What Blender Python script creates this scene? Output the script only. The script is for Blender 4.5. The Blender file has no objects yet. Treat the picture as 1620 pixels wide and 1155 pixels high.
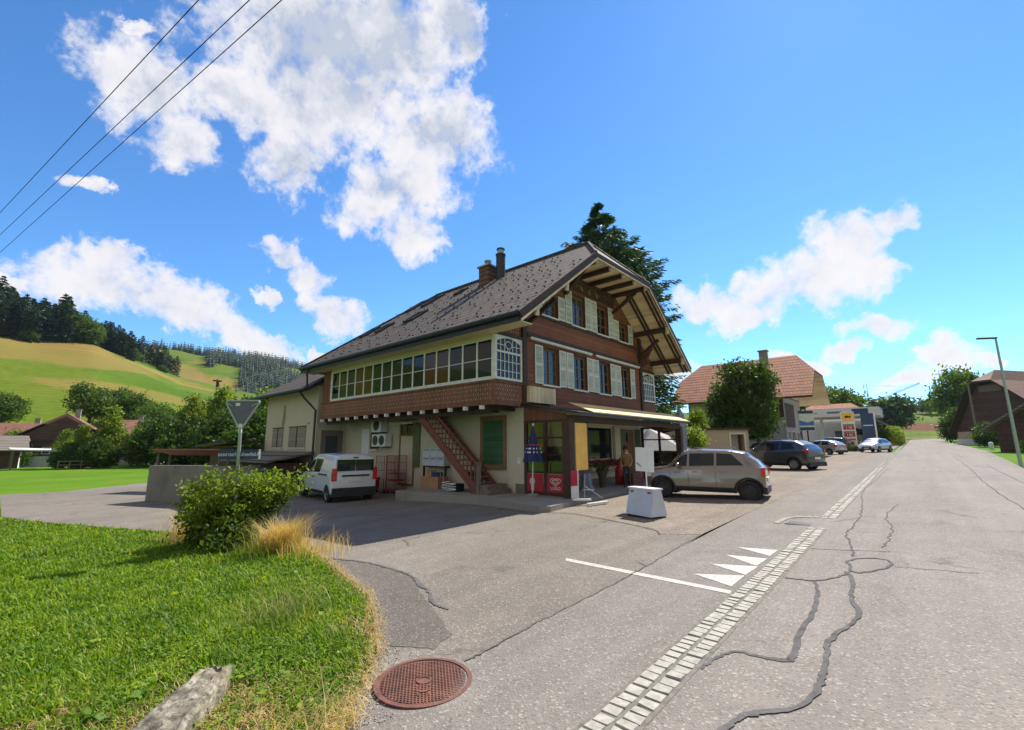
import bpy, bmesh, math, random
import numpy as np
from mathutils import Vector, Matrix
from mathutils.noise import noise as mnoise
random.seed(7); RNG=np.random.default_rng(7)
S=bpy.context.scene; C=S.collection; PI=math.pi; R=math.radians
# ------------------------------------------------------------ camera
W=((0.74823,0.12066,0.65238),(0.66343,-0.12906,-0.73703),(-0.00474,0.98427,-0.17661))
cd=bpy.data.cameras.new('camera'); cam=bpy.data.objects.new('camera',cd); C.objects.link(cam)
cam.matrix_world=Matrix(((*W[0],0),(*W[1],0),(*W[2],1.75),(0,0,0,1)))
cd.sensor_width=36; cd.lens=711/1620*36; cd.clip_start=.05; cd.clip_end=8000
S.camera=cam
S.view_settings.view_transform='Standard'; S.view_settings.look='None'
S.view_settings.exposure=0.72; S.view_settings.gamma=1
try: S.cycles.max_bounces=6; S.cycles.transparent_max_bounces=12
except Exception: pass
# ------------------------------------------------------------ ground function
def G(x,y):
    y=max(y,-20)
    a=.0155*y if y<70 else (1.085+.017*(min(y,200)-70))
    b=0 if x>0 else (0.028*x if x>-20 else -.56+.005*(max(x,-300)+20))
    return a+b
# ------------------------------------------------------------ node helpers
def newmat(name):
    m=bpy.data.materials.new(name); m.use_nodes=True
    nt=m.node_tree; b=nt.nodes['Principled BSDF']; return m,nt,b
def nd(nt,t,**k):
    n=nt.nodes.new(t)
    for a,v in k.items():
        if a in n.inputs: n.inputs[a].default_value=v
        else: setattr(n,a,v)
    return n
def c4(c): return (*c,1) if len(c)==3 else c
def ramp(nt,fac,stops):
    r=nt.nodes.new('ShaderNodeValToRGB'); e=r.color_ramp.elements
    while len(e)<len(stops): e.new(.5)
    for i,(p,c) in enumerate(stops): e[i].position=p; e[i].color=c4(c) if not isinstance(c,(int,float)) else (c,c,c,1)
    nt.links.new(fac,r.inputs[0]); return r.outputs[0]
def noi(nt,vec,scale,detail=4,rough=.6,dist=0):
    n=nt.nodes.new('ShaderNodeTexNoise'); n.inputs['Scale'].default_value=scale; n.inputs['Detail'].default_value=detail
    n.inputs['Roughness'].default_value=rough; n.inputs['Distortion'].default_value=dist
    nt.links.new(vec,n.inputs['Vector']); return n.outputs['Fac']
def mix(nt,fac,a,b,mode='MIX'):
    m=nt.nodes.new('ShaderNodeMix'); m.data_type='RGBA'; m.blend_type=mode
    for s,v in ((0,fac),(6,a),(7,b)):
        if hasattr(v,'is_linked') or hasattr(v,'links'): nt.links.new(v,m.inputs[s])
        else: m.inputs[s].default_value=v if s==0 else c4(v)
    return m.outputs[2]
def mth(nt,op,a,b=None,c=None,clamp=False):
    m=nt.nodes.new('ShaderNodeMath'); m.operation=op; m.use_clamp=clamp
    for i,v in enumerate((a,b,c)):
        if v is None: continue
        if hasattr(v,'links'): nt.links.new(v,m.inputs[i])
        else: m.inputs[i].default_value=v
    return m.outputs[0]
def pos(nt):
    return nt.nodes.new('ShaderNodeNewGeometry').outputs['Position']
def objc(nt):
    return nt.nodes.new('ShaderNodeTexCoord').outputs['Object']
def mapv(nt,v,sc=(1,1,1),rot=(0,0,0),loc=(0,0,0)):
    m=nt.nodes.new('ShaderNodeMapping'); m.inputs['Scale'].default_value=sc; m.inputs['Rotation'].default_value=rot; m.inputs['Location'].default_value=loc
    nt.links.new(v,m.inputs['Vector']); return m.outputs[0]
def bump(nt,b,h,strength=.5,dist=.02):
    n=nt.nodes.new('ShaderNodeBump'); n.inputs['Strength'].default_value=strength; n.inputs['Distance'].default_value=dist
    nt.links.new(h,n.inputs['Height']); nt.links.new(n.outputs[0],b.inputs['Normal'])
def simple(name,col,rough=.6,metal=0,var=.25,scale=6,bmp=.15,spec=None,coat=0):
    m,nt,b=newmat(name); p=objc(nt)
    f=noi(nt,p,scale,6)
    k0=tuple(max(0,x*(1-var)) for x in col); k1=tuple(min(1,x*(1+var)) for x in col)
    nt.links.new(ramp(nt,f,[(.3,k0),(.7,k1)]),b.inputs['Base Color'])
    b.inputs['Roughness'].default_value=rough; b.inputs['Metallic'].default_value=metal
    if bmp: bump(nt,b,noi(nt,p,scale*8,4),bmp,.01)
    if coat: b.inputs['Coat Weight'].default_value=coat; b.inputs['Coat Roughness'].default_value=.04
    return m
def planks(name,col,axis='z',width=.14,var=.3,rough=.75,gapc=.25,world=True):
    """boards running horizontally (axis z) or vertically (axis x / y = the direction the boards step along)"""
    m,nt,b=newmat(name); p=pos(nt) if world else objc(nt)
    s=nt.nodes.new('ShaderNodeSeparateXYZ'); nt.links.new(p,s.inputs[0])
    a={'x':0,'y':1,'z':2}.get(axis)
    c=s.outputs[a] if a is not None else mth(nt,'ADD',s.outputs[0],s.outputs[1])
    q=mth(nt,'DIVIDE',c,width); fr=mth(nt,'FRACT',q); fl=mth(nt,'FLOOR',q)
    wn=nt.nodes.new('ShaderNodeTexWhiteNoise'); wn.noise_dimensions='1D'; nt.links.new(fl,wn.inputs['W'])
    gap=ramp(nt,fr,[(0,gapc),(.07,1),(.93,1),(1,gapc*1.6)])
    sc={'z':(1.2,1.2,22),'x':(22,22,1.2),'y':(22,22,1.2),'xy':(22,22,1.2)}[axis]
    gr=noi(nt,mapv(nt,p,sc),1.0,5,.65)
    big=noi(nt,p,.9,3)
    base=ramp(nt,gr,[(.25,tuple(x*(1-var) for x in col)),(.75,tuple(x*(1+var) for x in col))])
    v=mth(nt,'MULTIPLY_ADD',wn.outputs[0],.35,.8)
    v=mth(nt,'MULTIPLY',v,mth(nt,'MULTIPLY_ADD',big,.7,.65))
    v=mth(nt,'MULTIPLY',v,gap)
    cc=nt.nodes.new('ShaderNodeCombineXYZ')
    for i in range(3): nt.links.new(v,cc.inputs[i])
    nt.links.new(mix(nt,1.0,base,cc.outputs[0],'MULTIPLY'),b.inputs['Base Color'])
    b.inputs['Roughness'].default_value=rough
    bump(nt,b,gap,.5,.012)
    return m
def tiles(name,cols,uax,tw,th,bmpd=.03,mort=.02,patch=None,rough=.85,seam=(.02,.018,.016)):
    """roof tiles: uax maps world position to (along, up-slope)"""
    m,nt,b=newmat(name); p=pos(nt)
    s=nt.nodes.new('ShaderNodeSeparateXYZ'); nt.links.new(p,s.inputs[0])
    u=s.outputs[uax[0]]; v=mth(nt,'MULTIPLY',s.outputs[2],uax[1])
    cb=nt.nodes.new('ShaderNodeCombineXYZ'); nt.links.new(u,cb.inputs[0]); nt.links.new(v,cb.inputs[1])
    br=nt.nodes.new('ShaderNodeTexBrick'); nt.links.new(cb.outputs[0],br.inputs['Vector'])
    br.inputs['Scale'].default_value=1; br.inputs['Brick Width'].default_value=tw; br.inputs['Row Height'].default_value=th
    br.inputs['Mortar Size'].default_value=mort*th; br.inputs['Mortar Smooth'].default_value=.3; br.inputs['Bias'].default_value=0
    br.inputs['Color1'].default_value=c4(cols[0]); br.inputs['Color2'].default_value=c4(cols[1]); br.inputs['Mortar'].default_value=c4(seam)
    n1=noi(nt,p,1.1,5); n2=noi(nt,p,9,4)
    col=mix(nt,ramp(nt,n1,[(.35,0.0),(.7,.45)]),br.outputs['Color'],cols[2])
    col=mix(nt,ramp(nt,n2,[(.45,0.0),(.8,.3)]),col,cols[3])
    # fine dark course lines
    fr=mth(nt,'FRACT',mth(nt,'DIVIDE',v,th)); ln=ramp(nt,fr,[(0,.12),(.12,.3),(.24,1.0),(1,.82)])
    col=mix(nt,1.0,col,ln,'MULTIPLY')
    nt.links.new(col,b.inputs['Base Color']); b.inputs['Roughness'].default_value=rough
    h=mth(nt,'ADD',mth(nt,'MULTIPLY',fr,-1.0),mth(nt,'MULTIPLY',br.outputs['Fac'],-.6))
    h=mth(nt,'ADD',h,mth(nt,'MULTIPLY',n2,.5))
    bump(nt,b,h,.8,bmpd)
    return m
def plaster(name,col,stain=.35,dark=(.25,.22,.17)):
    m,nt,b=newmat(name); p=pos(nt)
    n1=noi(nt,p,.8,6,.65); n2=noi(nt,mapv(nt,p,(5,5,.6)),1,5); n3=noi(nt,p,25,5)
    c=ramp(nt,n3,[(.3,tuple(x*.86 for x in col)),(.7,col)])
    c=mix(nt,ramp(nt,n1,[(.5,0.0),(.8,stain)]),c,dark)
    c=mix(nt,ramp(nt,n2,[(.55,0.0),(.8,stain*.8)]),c,dark)
    nt.links.new(c,b.inputs['Base Color']); b.inputs['Roughness'].default_value=.9
    bump(nt,b,n3,.6,.012); return m
def asphalt(name,c0,c1,spec=(.5,.48,.44),grain=110,wear=.5,cracks=True,tint=None):
    m,nt,b=newmat(name); p=pos(nt)
    big=noi(nt,p,.35,6,.6,.3); mid=noi(nt,p,2.2,6,.7); fine=noi(nt,p,grain,2,.7)
    vo=nt.nodes.new('ShaderNodeTexVoronoi'); vo.inputs['Scale'].default_value=grain*.55; nt.links.new(p,vo.inputs['Vector'])
    c=ramp(nt,big,[(.3,c0),(.72,c1)])
    lane=noi(nt,mapv(nt,p,(1.6,.05,1)),1,4,.6); c=mix(nt,ramp(nt,lane,[(.42,0.0),(.7,.5)]),c,tuple(x*.74 for x in c0))
    st_=noi(nt,mapv(nt,p,(.9,.7,1),loc=(3,9,0)),.8,7,.72,.8); c=mix(nt,ramp(nt,st_,[(.56,0.0),(.66,.5)]),c,tuple(x*.55 for x in c0))
    c=mix(nt,ramp(nt,mid,[(.35,0.0),(.75,.45)]),c,tuple(x*.72 for x in c0))
    c=mix(nt,ramp(nt,fine,[(.5,0.0),(.9,.42)]),c,spec)
    vc=nt.nodes.new('ShaderNodeSeparateColor'); nt.links.new(vo.outputs['Color'],vc.inputs[0])
    c=mix(nt,ramp(nt,vc.outputs[0],[(.76,0.0),(.98,.4)]),c,tuple(x*.35 for x in c0))
    c=mix(nt,ramp(nt,vc.outputs[1],[(.86,0.0),(1,.55)]),c,spec)
    if cracks:
        v2=nt.nodes.new('ShaderNodeTexVoronoi'); v2.feature='DISTANCE_TO_EDGE'; v2.inputs['Scale'].default_value=.32
        w=nt.nodes.new('ShaderNodeVectorMath'); w.operation='ADD'
        nn=nt.nodes.new('ShaderNodeTexNoise'); nn.inputs['Scale'].default_value=1.8; nn.inputs['Detail'].default_value=6; nt.links.new(p,nn.inputs['Vector'])
        sc=nt.nodes.new('ShaderNodeVectorMath'); sc.operation='SCALE'; sc.inputs['Scale'].default_value=1.1; nt.links.new(nn.outputs['Color'],sc.inputs[0])
        nt.links.new(p,w.inputs[0]); nt.links.new(sc.outputs[0],w.inputs[1]); nt.links.new(w.outputs[0],v2.inputs['Vector'])
        ln=ramp(nt,v2.outputs['Distance'],[(0,1.0),(.006,.55),(.013,0.0)])
        msk=ramp(nt,noi(nt,p,.55,3),[(.5,0.0),(.62,1.0)])
        c=mix(nt,mth(nt,'MULTIPLY',mth(nt,'MULTIPLY',ln,msk),wear),c,(.03,.03,.032))
    nt.links.new(c,b.inputs['Base Color']); b.inputs['Roughness'].default_value=.88
    b.inputs['Specular IOR Level'].default_value=.12
    h=mth(nt,'ADD',mth(nt,'MULTIPLY',fine,.6),vo.outputs['Distance'])
    bump(nt,b,h,.6,.008); return m
def glass(name,col=(.012,.016,.02),rough=.04):
    m,nt,b=newmat(name); b.inputs['Base Color'].default_value=c4(col); b.inputs['Roughness'].default_value=rough
    b.inputs['Specular IOR Level'].default_value=.38
    bump(nt,b,noi(nt,objc(nt),1.3,2),.05,.02); return m
def leafmat(name,c0,c1,c2,trans=.35):
    m,nt,b=newmat(name); g=nt.nodes.new('ShaderNodeNewGeometry')
    n=noi(nt,g.outputs['Position'],.9,3)
    n_2=noi(nt,g.outputs['Position'],.35 if name!='grass_blades' else 1.7,5,.7)
    f=mth(nt,'ADD',mth(nt,'MULTIPLY',g.outputs['Random Per Island'],.45),mth(nt,'ADD',mth(nt,'MULTIPLY',n,.35),mth(nt,'MULTIPLY_ADD',n_2,.9,-.28)))
    col=ramp(nt,f,[(.2,c0),(.55,c1),(.9,c2)])
    nt.links.new(col,b.inputs['Base Color']); b.inputs['Roughness'].default_value=.55; b.inputs['Specular IOR Level'].default_value=.3
    t=nt.nodes.new('ShaderNodeBsdfTranslucent'); nt.links.new(mix(nt,1.0,col,(1.5,1.5,.6),'MULTIPLY'),t.inputs[0])
    ms=nt.nodes.new('ShaderNodeMixShader'); ms.inputs[0].default_value=trans
    nt.links.new(b.outputs[0],ms.inputs[1]); nt.links.new(t.outputs[0],ms.inputs[2])
    nt.links.new(ms.outputs[0],nt.nodes['Material Output'].inputs[0]); return m
M={}
M['asphalt']=asphalt('asphalt_road',(.225,.200,.178),(.295,.265,.235),spec=(.50,.46,.40))
M['asphalt_side']=asphalt('asphalt_forecourt',(.165,.146,.125),(.25,.222,.19),spec=(.46,.41,.34),wear=.8)
M['asphalt_strip']=asphalt('asphalt_shoulder',(.20,.18,.16),(.265,.24,.212),spec=(.46,.42,.36),cracks=False)
M['gravel']=asphalt('gravel_lot',(.19,.155,.125),(.28,.235,.19),spec=(.5,.42,.33),grain=60,cracks=False)
M['patch']=asphalt('asphalt_patch',(.115,.102,.09),(.165,.148,.128),spec=(.36,.32,.27),cracks=False)
M['sealant']=simple('crack_sealant',(.125,.12,.12),.95,0,.3,9,.2); M['sealant'].node_tree.nodes['Principled BSDF'].inputs['Specular IOR Level'].default_value=.03
M['linepaint']=simple('line_paint',(.42,.40,.36),.7,0,.32,18,.3)
M['cobble']=simple('cobble_stone',(.36,.34,.29),.8,0,.3,14,.5)
M['joint']=simple('joint_dirt',(.17,.155,.13),.95,0,.4,12,.3)
M['concrete']=plaster('concrete_old',(.30,.28,.245),.7,(.10,.095,.08))
M['concwall']=plaster('concrete_wall',(.21,.20,.18),.8,(.055,.055,.05))
M['cream']=plaster('cream_render',(.60,.54,.41),.28,(.28,.25,.18))
M['creamlight']=plaster('cream_render_light',(.62,.57,.45),.15,(.35,.3,.2))
M['dado']=plaster('grey_dado',(.20,.18,.15),.4,(.08,.07,.06))
M['greywall']=plaster('grey_render',(.42,.41,.42),.3,(.24,.23,.22))
M['beigewall']=plaster('beige_render',(.46,.37,.27),.15,(.3,.24,.17))
M['white_wall']=plaster('white_render',(.66,.66,.66),.25,(.35,.35,.33))
M['wood']=planks('brown_boards',(.235,.082,.042),'z',.17)
M['woodv']=planks('brown_upright_boards',(.20,.078,.042),'xy',.125)
M['wooddark']=simple('dark_wood',(.055,.028,.018),.7,0,.35,7,.3)
M['woodstair']=simple('stair_wood',(.17,.052,.034),.7,0,.35,9,.3)
M['woodgrey']=simple('weathered_wood',(.17,.14,.115),.8,0,.35,9,.3)
M['carve']=simple('fretwork_light',(.40,.27,.18),.8,0,.2,9,.2)
M['soffit']=planks('cream_soffit_boards',(.74,.58,.38),'y',.11,var=.08,gapc=.75)
M['yellowsoffit']=simple('pale_yellow_soffit',(.62,.55,.30),.7,0,.1,3,.1)
M['white']=simple('white_paint',(.70,.71,.68),.5,0,.12,5,.08)
M['whitecl']=simple('white_plastic',(.74,.75,.77),.45,0,.06,5,.05)
M['sheet']=simple('white_canvas',(.80,.78,.80),.7,0,.06,5,.1)
M['shutter']=planks('grey_white_louvre',(.50,.53,.47),'z',.045,var=.1,gapc=.45)
M['green']=planks('green_shutter_paint',(.035,.115,.05),'z',.05,var=.2,gapc=.55)
M['olive']=simple('olive_paint',(.10,.125,.05),.6,0,.2,5,.15)
M['frame_brown']=simple('brown_window_frame',(.22,.12,.06),.6,0,.2,6,.15)
M['glass']=glass('window_glass'); M['glassblue']=glass('window_glass_pale',(.05,.065,.075),.06)
M['glassdim']=glass('smoked_glass',(.05,.048,.045),.12)
M['glasswarm']=glass('window_glass_over_brown_curtain',(.075,.035,.014),.06); M['glassgreen']=glass('window_glass_dark_room',(.014,.022,.014),.05)
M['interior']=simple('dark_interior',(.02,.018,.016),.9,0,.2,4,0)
M['curtain']=simple('net_curtain',(.42,.40,.36),.9,0,.15,6,.2)
M['slate']=tiles('grey_brown_roof_tiles',((.070,.046,.033),(.110,.074,.053),(.045,.033,.027),(.150,.108,.078)),(0,1.68),.60,.40,patch=None,mort=.09)
M['slateX']=tiles('grey_brown_hip_tiles',((.070,.046,.033),(.110,.074,.053),(.045,.033,.027),(.150,.108,.078)),(1,1.5),.60,.40,mort=.09)
M['redtile']=tiles('red_roof_tiles',((.46,.135,.042),(.30,.09,.035),(.40,.165,.07),(.24,.085,.04)),(0,1.3),.3,.42,.06,.03)
M['redtileY']=tiles('red_roof_tiles_side',((.46,.12,.05),(.34,.09,.045),(.46,.19,.09),(.26,.09,.05)),(1,1.3),.3,.42,.06,.03)
M['browntile']=tiles('brown_roof_tiles',((.17,.078,.05),(.22,.105,.07),(.13,.065,.045),(.26,.15,.10)),(0,1.4),.3,.35,.05,.03)
M['shingle']=planks('brown_shingles',(.085,.045,.032),'z',.2,var=.45,gapc=.3)
M['greytile']=tiles('weathered_grey_tiles',((.20,.17,.14),(.26,.22,.18),(.16,.13,.11),(.30,.26,.22)),(0,1.4),.3,.3,.05,.03)
M['metal']=simple('grey_metal',(.30,.31,.31),.4,.8,.15,8,.1)
M['darkmetal']=simple('dark_metal',(.045,.045,.05),.45,.6,.25,8,.1)
M['galv']=simple('galvanised_pole',(.36,.42,.38),.45,.5,.12,12,.1)
M['black']=simple('black_plastic',(.018,.018,.02),.6,0,.2,8,.1)
M['rubber']=simple('tyre_rubber',(.016,.016,.017),.85,0,.3,30,.2)
M['rim']=simple('alloy_rim',(.42,.42,.44),.3,.9,.1,8,0)
M['rimdark']=simple('dark_rim',(.04,.04,.045),.3,.7,.1,8,0)
M['redplastic']=simple('red_plastic',(.42,.02,.03),.4,0,.2,6,.05)
M['tail']=simple('red_lamp_glass',(.55,.015,.02),.12,0,.1,20,0,coat=.8)
M['lampclear']=simple('clear_lamp_glass',(.55,.56,.58),.1,.3,.1,20,0,coat=.8)
M['redmetal']=simple('red_painted_steel',(.26,.03,.035),.5,0,.3,9,.2)
M['rust']=None
m,nt,b=newmat('rusty_cast_iron'); p=objc(nt)
f=noi(nt,p,6,6); f2=noi(nt,p,60,3)
cc=mix(nt,ramp(nt,f2,[(.4,0.0),(.7,.6)]),ramp(nt,f,[(.3,(.10,.045,.035)),(.6,(.22,.085,.055)),(.8,(.32,.15,.07))]),(.07,.035,.03))
nt.links.new(cc,b.inputs['Base Color']); b.inputs['Roughness'].default_value=.75; b.inputs['Metallic'].default_value=.2; bump(nt,b,f2,.5,.004); M['rust']=m
M['cardboard']=simple('cardboard',(.36,.19,.10),.85,0,.2,4,.15)
M['paper']=simple('printed_paper',(.55,.53,.5),.8,0,.3,9,.05)
M['blue']=simple('dark_blue_fabric',(.012,.018,.11),.75,0,.3,9,.3)
M['greyfabric']=simple('grey_blue_fabric',(.22,.25,.33),.8,0,.3,7,.3)
M['awning']=simple('yellow_awning_cloth',(.78,.56,.26),.75,0,.08,4,.1)
M['yellow']=simple('yellow_panel',(.85,.50,.08),.55,0,.12,3,.05)
M['poster_red']=simple('red_poster',(.40,.015,.035),.4,0,.12,3,.02)
M['orange']=simple('peach_curtain',(.55,.33,.16),.8,0,.12,3,.1)
M['petal']=leafmat('geranium_petals',(.30,.005,.02),(.48,.01,.04),(.62,.04,.10),.2)
M['signblue']=simple('street_sign_blue',(.01,.045,.12),.45,0,.1,5,.02)
M['signgrey']=simple('sign_back_grey',(.13,.14,.18),.55,.2,.12,9,.05)
M['signbox']=simple('white_grey_sheet_metal',(.52,.56,.64),.5,.1,.10,3,.05)
M['rustroof']=simple('red_brown_sheet_roof',(.34,.12,.09),.7,0,.25,3,.2)
M['tarp']=simple('dark_green_tarpaulin',(.012,.045,.035),.6,0,.3,3,.3)
M['bark']=simple('tree_bark',(.085,.062,.045),.9,0,.4,9,.6)
M['leaf']=leafmat('leaf_green',(.028,.062,.008),(.065,.125,.014),(.14,.21,.025))
M['leafdark']=leafmat('leaf_dark_green',(.02,.048,.008),(.045,.092,.013),(.10,.16,.022))
M['leafbright']=leafmat('leaf_bright_green',(.05,.10,.010),(.13,.20,.02),(.28,.34,.045),.45)
M['leaffar']=leafmat('leaf_far',(.02,.055,.018),(.045,.09,.025),(.085,.145,.035),.3)
M['needle']=leafmat('spruce_needles',(.014,.040,.015),(.032,.072,.024),(.075,.125,.035),.25)
M['needlefar']=leafmat('far_spruce_needles',(.012,.034,.020),(.022,.052,.028),(.04,.082,.036),.12)
M['straw']=leafmat('dry_straw',(.36,.22,.09),(.55,.39,.17),(.70,.56,.30),.35)
M['grass']=leafmat('grass_blades',(.045,.12,.004),(.125,.25,.008),(.33,.39,.03),.42)
M['skin']=simple('skin',(.45,.26,.18),.55,0,.08,9,.03)
M['tanjacket']=simple('tan_cloth',(.30,.17,.08),.85,0,.2,9,.2)
M['maroon']=simple('maroon_cap',(.13,.012,.03),.8,0,.2,9,.2)
M['trouser']=simple('dark_trousers',(.04,.045,.06),.85,0,.2,9,.2)
def paint(name,col,metal=.3,rough=.28):
    m,nt,b=newmat(name); g=noi(nt,objc(nt),3,4)
    nt.links.new(ramp(nt,g,[(.3,tuple(x*.92 for x in col)),(.7,col)]),b.inputs['Base Color'])
    b.inputs['Metallic'].default_value=metal; b.inputs['Roughness'].default_value=rough
    b.inputs['Coat Weight'].default_value=1; b.inputs['Coat Roughness'].default_value=.05; return m
M['p_tan']=paint('taupe_car_paint',(.215,.182,.158),.45,.2); M['p_white']=paint('white_car_paint',(.66,.70,.76),0,.4)
M['p_dark']=paint('dark_grey_car_paint',(.055,.062,.075),.4); M['p_blue']=paint('bright_blue_car_paint',(.02,.22,.62),.2)
M['p_silver']=paint('silver_lilac_car_paint',(.48,.45,.56),.5); M['p_black']=paint('black_car_paint',(.02,.025,.03),.2)
M['p_grey']=paint('light_grey_car_paint',(.45,.46,.5),.4)
# meadow ground
def meadow(name,c0,c1,c2,sc=.05,straw=(.34,.23,.055),sa=.6,fine=8):
    m,nt,b=newmat(name); p=pos(nt)
    a=noi(nt,p,sc,6,.62,.4); f=noi(nt,p,fine,5,.7); s=noi(nt,mapv(nt,p,(.4,1,3)),sc*2.2,5,.6,.8)
    c=ramp(nt,a,[(.3,c0),(.5,c1),(.7,c2)])
    c=mix(nt,ramp(nt,s,[(.52,0.0),(.68,sa)]),c,straw)
    c=mix(nt,ramp(nt,f,[(.4,0.0),(.75,.5)]),c,tuple(x*.5 for x in c0))
    if name=='hill_pasture':
        for cc_,rad_,k_ in (((-243,6,0),(26,40,1),.6),((-238,-26,0),(30,22,1),.6),((-500,142,0),(70,34,1),.75),((-560,120,0),(60,20,1),.6),((-190,38,0),(10,34,1),.5),((-262,52,0),(14,26,1),.7)):
            m_=nt.nodes.new('ShaderNodeMapping'); m_.vector_type='POINT'; m_.inputs['Location'].default_value=tuple(-a/b_ for a,b_ in zip(cc_,rad_)); m_.inputs['Scale'].default_value=tuple(1/b_ for b_ in rad_[:2])+(0,); nt.links.new(p,m_.inputs['Vector'])
            l_=nt.nodes.new('ShaderNodeVectorMath'); l_.operation='LENGTH'; nt.links.new(m_.outputs[0],l_.inputs[0])
            d_=mth(nt,'ADD',l_.outputs['Value'],mth(nt,'MULTIPLY_ADD',s,1.6,-.8))
            c=mix(nt,ramp(nt,d_,[(.75,k_),(1.0,0.0)]),c,(.28,.17,.055))
        wv_=nt.nodes.new('ShaderNodeTexWave'); wv_.inputs['Scale'].default_value=.10; wv_.inputs['Distortion'].default_value=3.5; wv_.inputs['Detail'].default_value=2; wv_.inputs['Detail Scale'].default_value=.6; nt.links.new(p,wv_.inputs['Vector'])
        c=mix(nt,ramp(nt,wv_.outputs['Fac'],[(.55,0.0),(.95,.30)]),c,(.05,.10,.008))
    nt.links.new(c,b.inputs['Base Color']); b.inputs['Roughness'].default_value=.95; b.inputs['Specular IOR Level'].default_value=.1
    bump(nt,b,f,.8,.06); return m
M['meadow']=meadow('meadow_grass',(.060,.155,.006),(.095,.21,.008),(.13,.24,.014),.12,(.2,.2,.03),.4)
M['hill']=meadow('hill_pasture',(.050,.115,.006),(.095,.155,.008),(.15,.17,.014),.014,(.27,.175,.045),.8,.5)
M['soil']=meadow('verge_soil',(.022,.05,.006),(.032,.065,.007),(.045,.065,.012),.9,(.2,.13,.05),.5,30)
# ------------------------------------------------------------ mesh helpers
class MB:
    def __init__(s): s.v=[]; s.f=[]; s.mi=[]; s.cur=0
    def m(s,i): s.cur=i; return s
    def add(s,vs,fs):
        o=len(s.v); s.v+= [tuple(map(float,p)) for p in vs]; s.f+=[tuple(o+i for i in f) for f in fs]; s.mi+=[s.cur]*len(fs); return s
    def box(s,x0,y0,z0,x1,y1,z1):
        vs=[(x,y,z) for z in (z0,z1) for y in (y0,y1) for x in (x0,x1)]
        return s.add(vs,[(0,2,3,1),(4,5,7,6),(0,1,5,4),(2,6,7,3),(0,4,6,2),(1,3,7,5)])
    def obox(s,c,ax,ay,az,hx,hy,hz):
        c=Vector(c); ax,ay,az=(Vector(a).normalized() for a in (ax,ay,az))
        vs=[c+ax*(i*hx)+ay*(j*hy)+az*(k*hz) for k in (-1,1) for j in (-1,1) for i in (-1,1)]
        return s.add(vs,[(0,2,3,1),(4,5,7,6),(0,1,5,4),(2,6,7,3),(0,4,6,2),(1,3,7,5)])
    def beam(s,p,q,w,h,up=(0,0,1)):
        p=Vector(p);q=Vector(q); a=(q-p); L=a.length; a.normalize(); u=Vector(up)
        sd=a.cross(u)
        if sd.length<1e-4: sd=a.cross(Vector((1,0,0)))
        sd.normalize(); u=sd.cross(a)
        return s.obox((p+q)/2,a,sd,u,L/2,w/2,h/2)
    def poly(s,pts): return s.add(pts,[tuple(range(len(pts)))])
    def prism(s,pts,off):
        n=len(pts); off=Vector(off); q=[Vector(p)+off for p in pts]
        fs=[tuple(range(n))[::-1],tuple(range(n,2*n))]+[(i,(i+1)%n,n+(i+1)%n,n+i) for i in range(n)]
        return s.add(list(pts)+q,fs)
    def tube(s,pts,r,n=8,cap=True):
        pts=[Vector(p) for p in pts]; rs=r if isinstance(r,(list,tuple)) else [r]*len(pts)
        vs=[];pv=None
        for i,p in enumerate(pts):
            t=(pts[min(i+1,len(pts)-1)]-pts[max(i-1,0)]).normalized()
            if pv is None:
                a=t.cross(Vector((0,0,1)))
                if a.length<.01: a=t.cross(Vector((1,0,0)))
            else: a=pv-t*pv.dot(t)
            a.normalize(); pv=a; b=t.cross(a)
            vs+=[p+(a*math.cos(2*PI*k/n)+b*math.sin(2*PI*k/n))*rs[i] for k in range(n)]
        fs=[(i*n+k,i*n+(k+1)%n,(i+1)*n+(k+1)%n,(i+1)*n+k) for i in range(len(pts)-1) for k in range(n)]
        if cap: fs+=[tuple(range(n))[::-1],tuple((len(pts)-1)*n+k for k in range(n))]
        return s.add(vs,fs)
    def lathe(s,c,prof,n=20,axis='z',caps=True):
        c=Vector(c); vs=[]
        for r,h in prof:
            for k in range(n):
                a=2*PI*k/n; x,y=r*math.cos(a),r*math.sin(a)
                vs.append(c+(Vector((x,y,h)) if axis=='z' else Vector((x,h,y)) if axis=='y' else Vector((h,x,y))))
        fs=[(i*n+k,i*n+(k+1)%n,(i+1)*n+(k+1)%n,(i+1)*n+k) for i in range(len(prof)-1) for k in range(n)]
        if caps: fs+=[tuple(range(n))[::-1],tuple((len(prof)-1)*n+k for k in range(n))]
        return s.add(vs,fs)
    def build(s,name,mats,parent=None,smooth=False,local=False,label=None):
        me=bpy.data.meshes.new(name)
        v=s.v
        if parent is not None and not local:
            o=WL[parent.name]; v=[(p[0]-o[0],p[1]-o[1],p[2]-o[2]) for p in v]
        me.from_pydata(v,[],s.f)
        mats=mats if isinstance(mats,(list,tuple)) else [mats]
        for q in mats: me.materials.append(M[q] if isinstance(q,str) else q)
        if len(mats)>1: me.polygons.foreach_set('material_index',s.mi)
        bm=bmesh.new(); bm.from_mesh(me); bmesh.ops.recalc_face_normals(bm,faces=bm.faces); bm.to_mesh(me); bm.free()
        if smooth: 
            me.polygons.foreach_set('use_smooth',[True]*len(me.polygons))
            try: me.set_sharp_from_angle(angle=R(40))
            except Exception: pass
        ob=bpy.data.objects.new(name,me); C.objects.link(ob)
        if parent is not None: ob.parent=parent; WL[ob.name]=WL[parent.name] if not local else (0,0,0)
        else: WL[ob.name]=(0,0,0)
        if label: ob['label']=label
        return ob
WL={}
def tag(o,label,cat,group=None,kind=None):
    if label: o['label']=label
    if cat: o['category']=cat
    if group: o['group']=group
    if kind: o['kind']=kind
    return o
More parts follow.
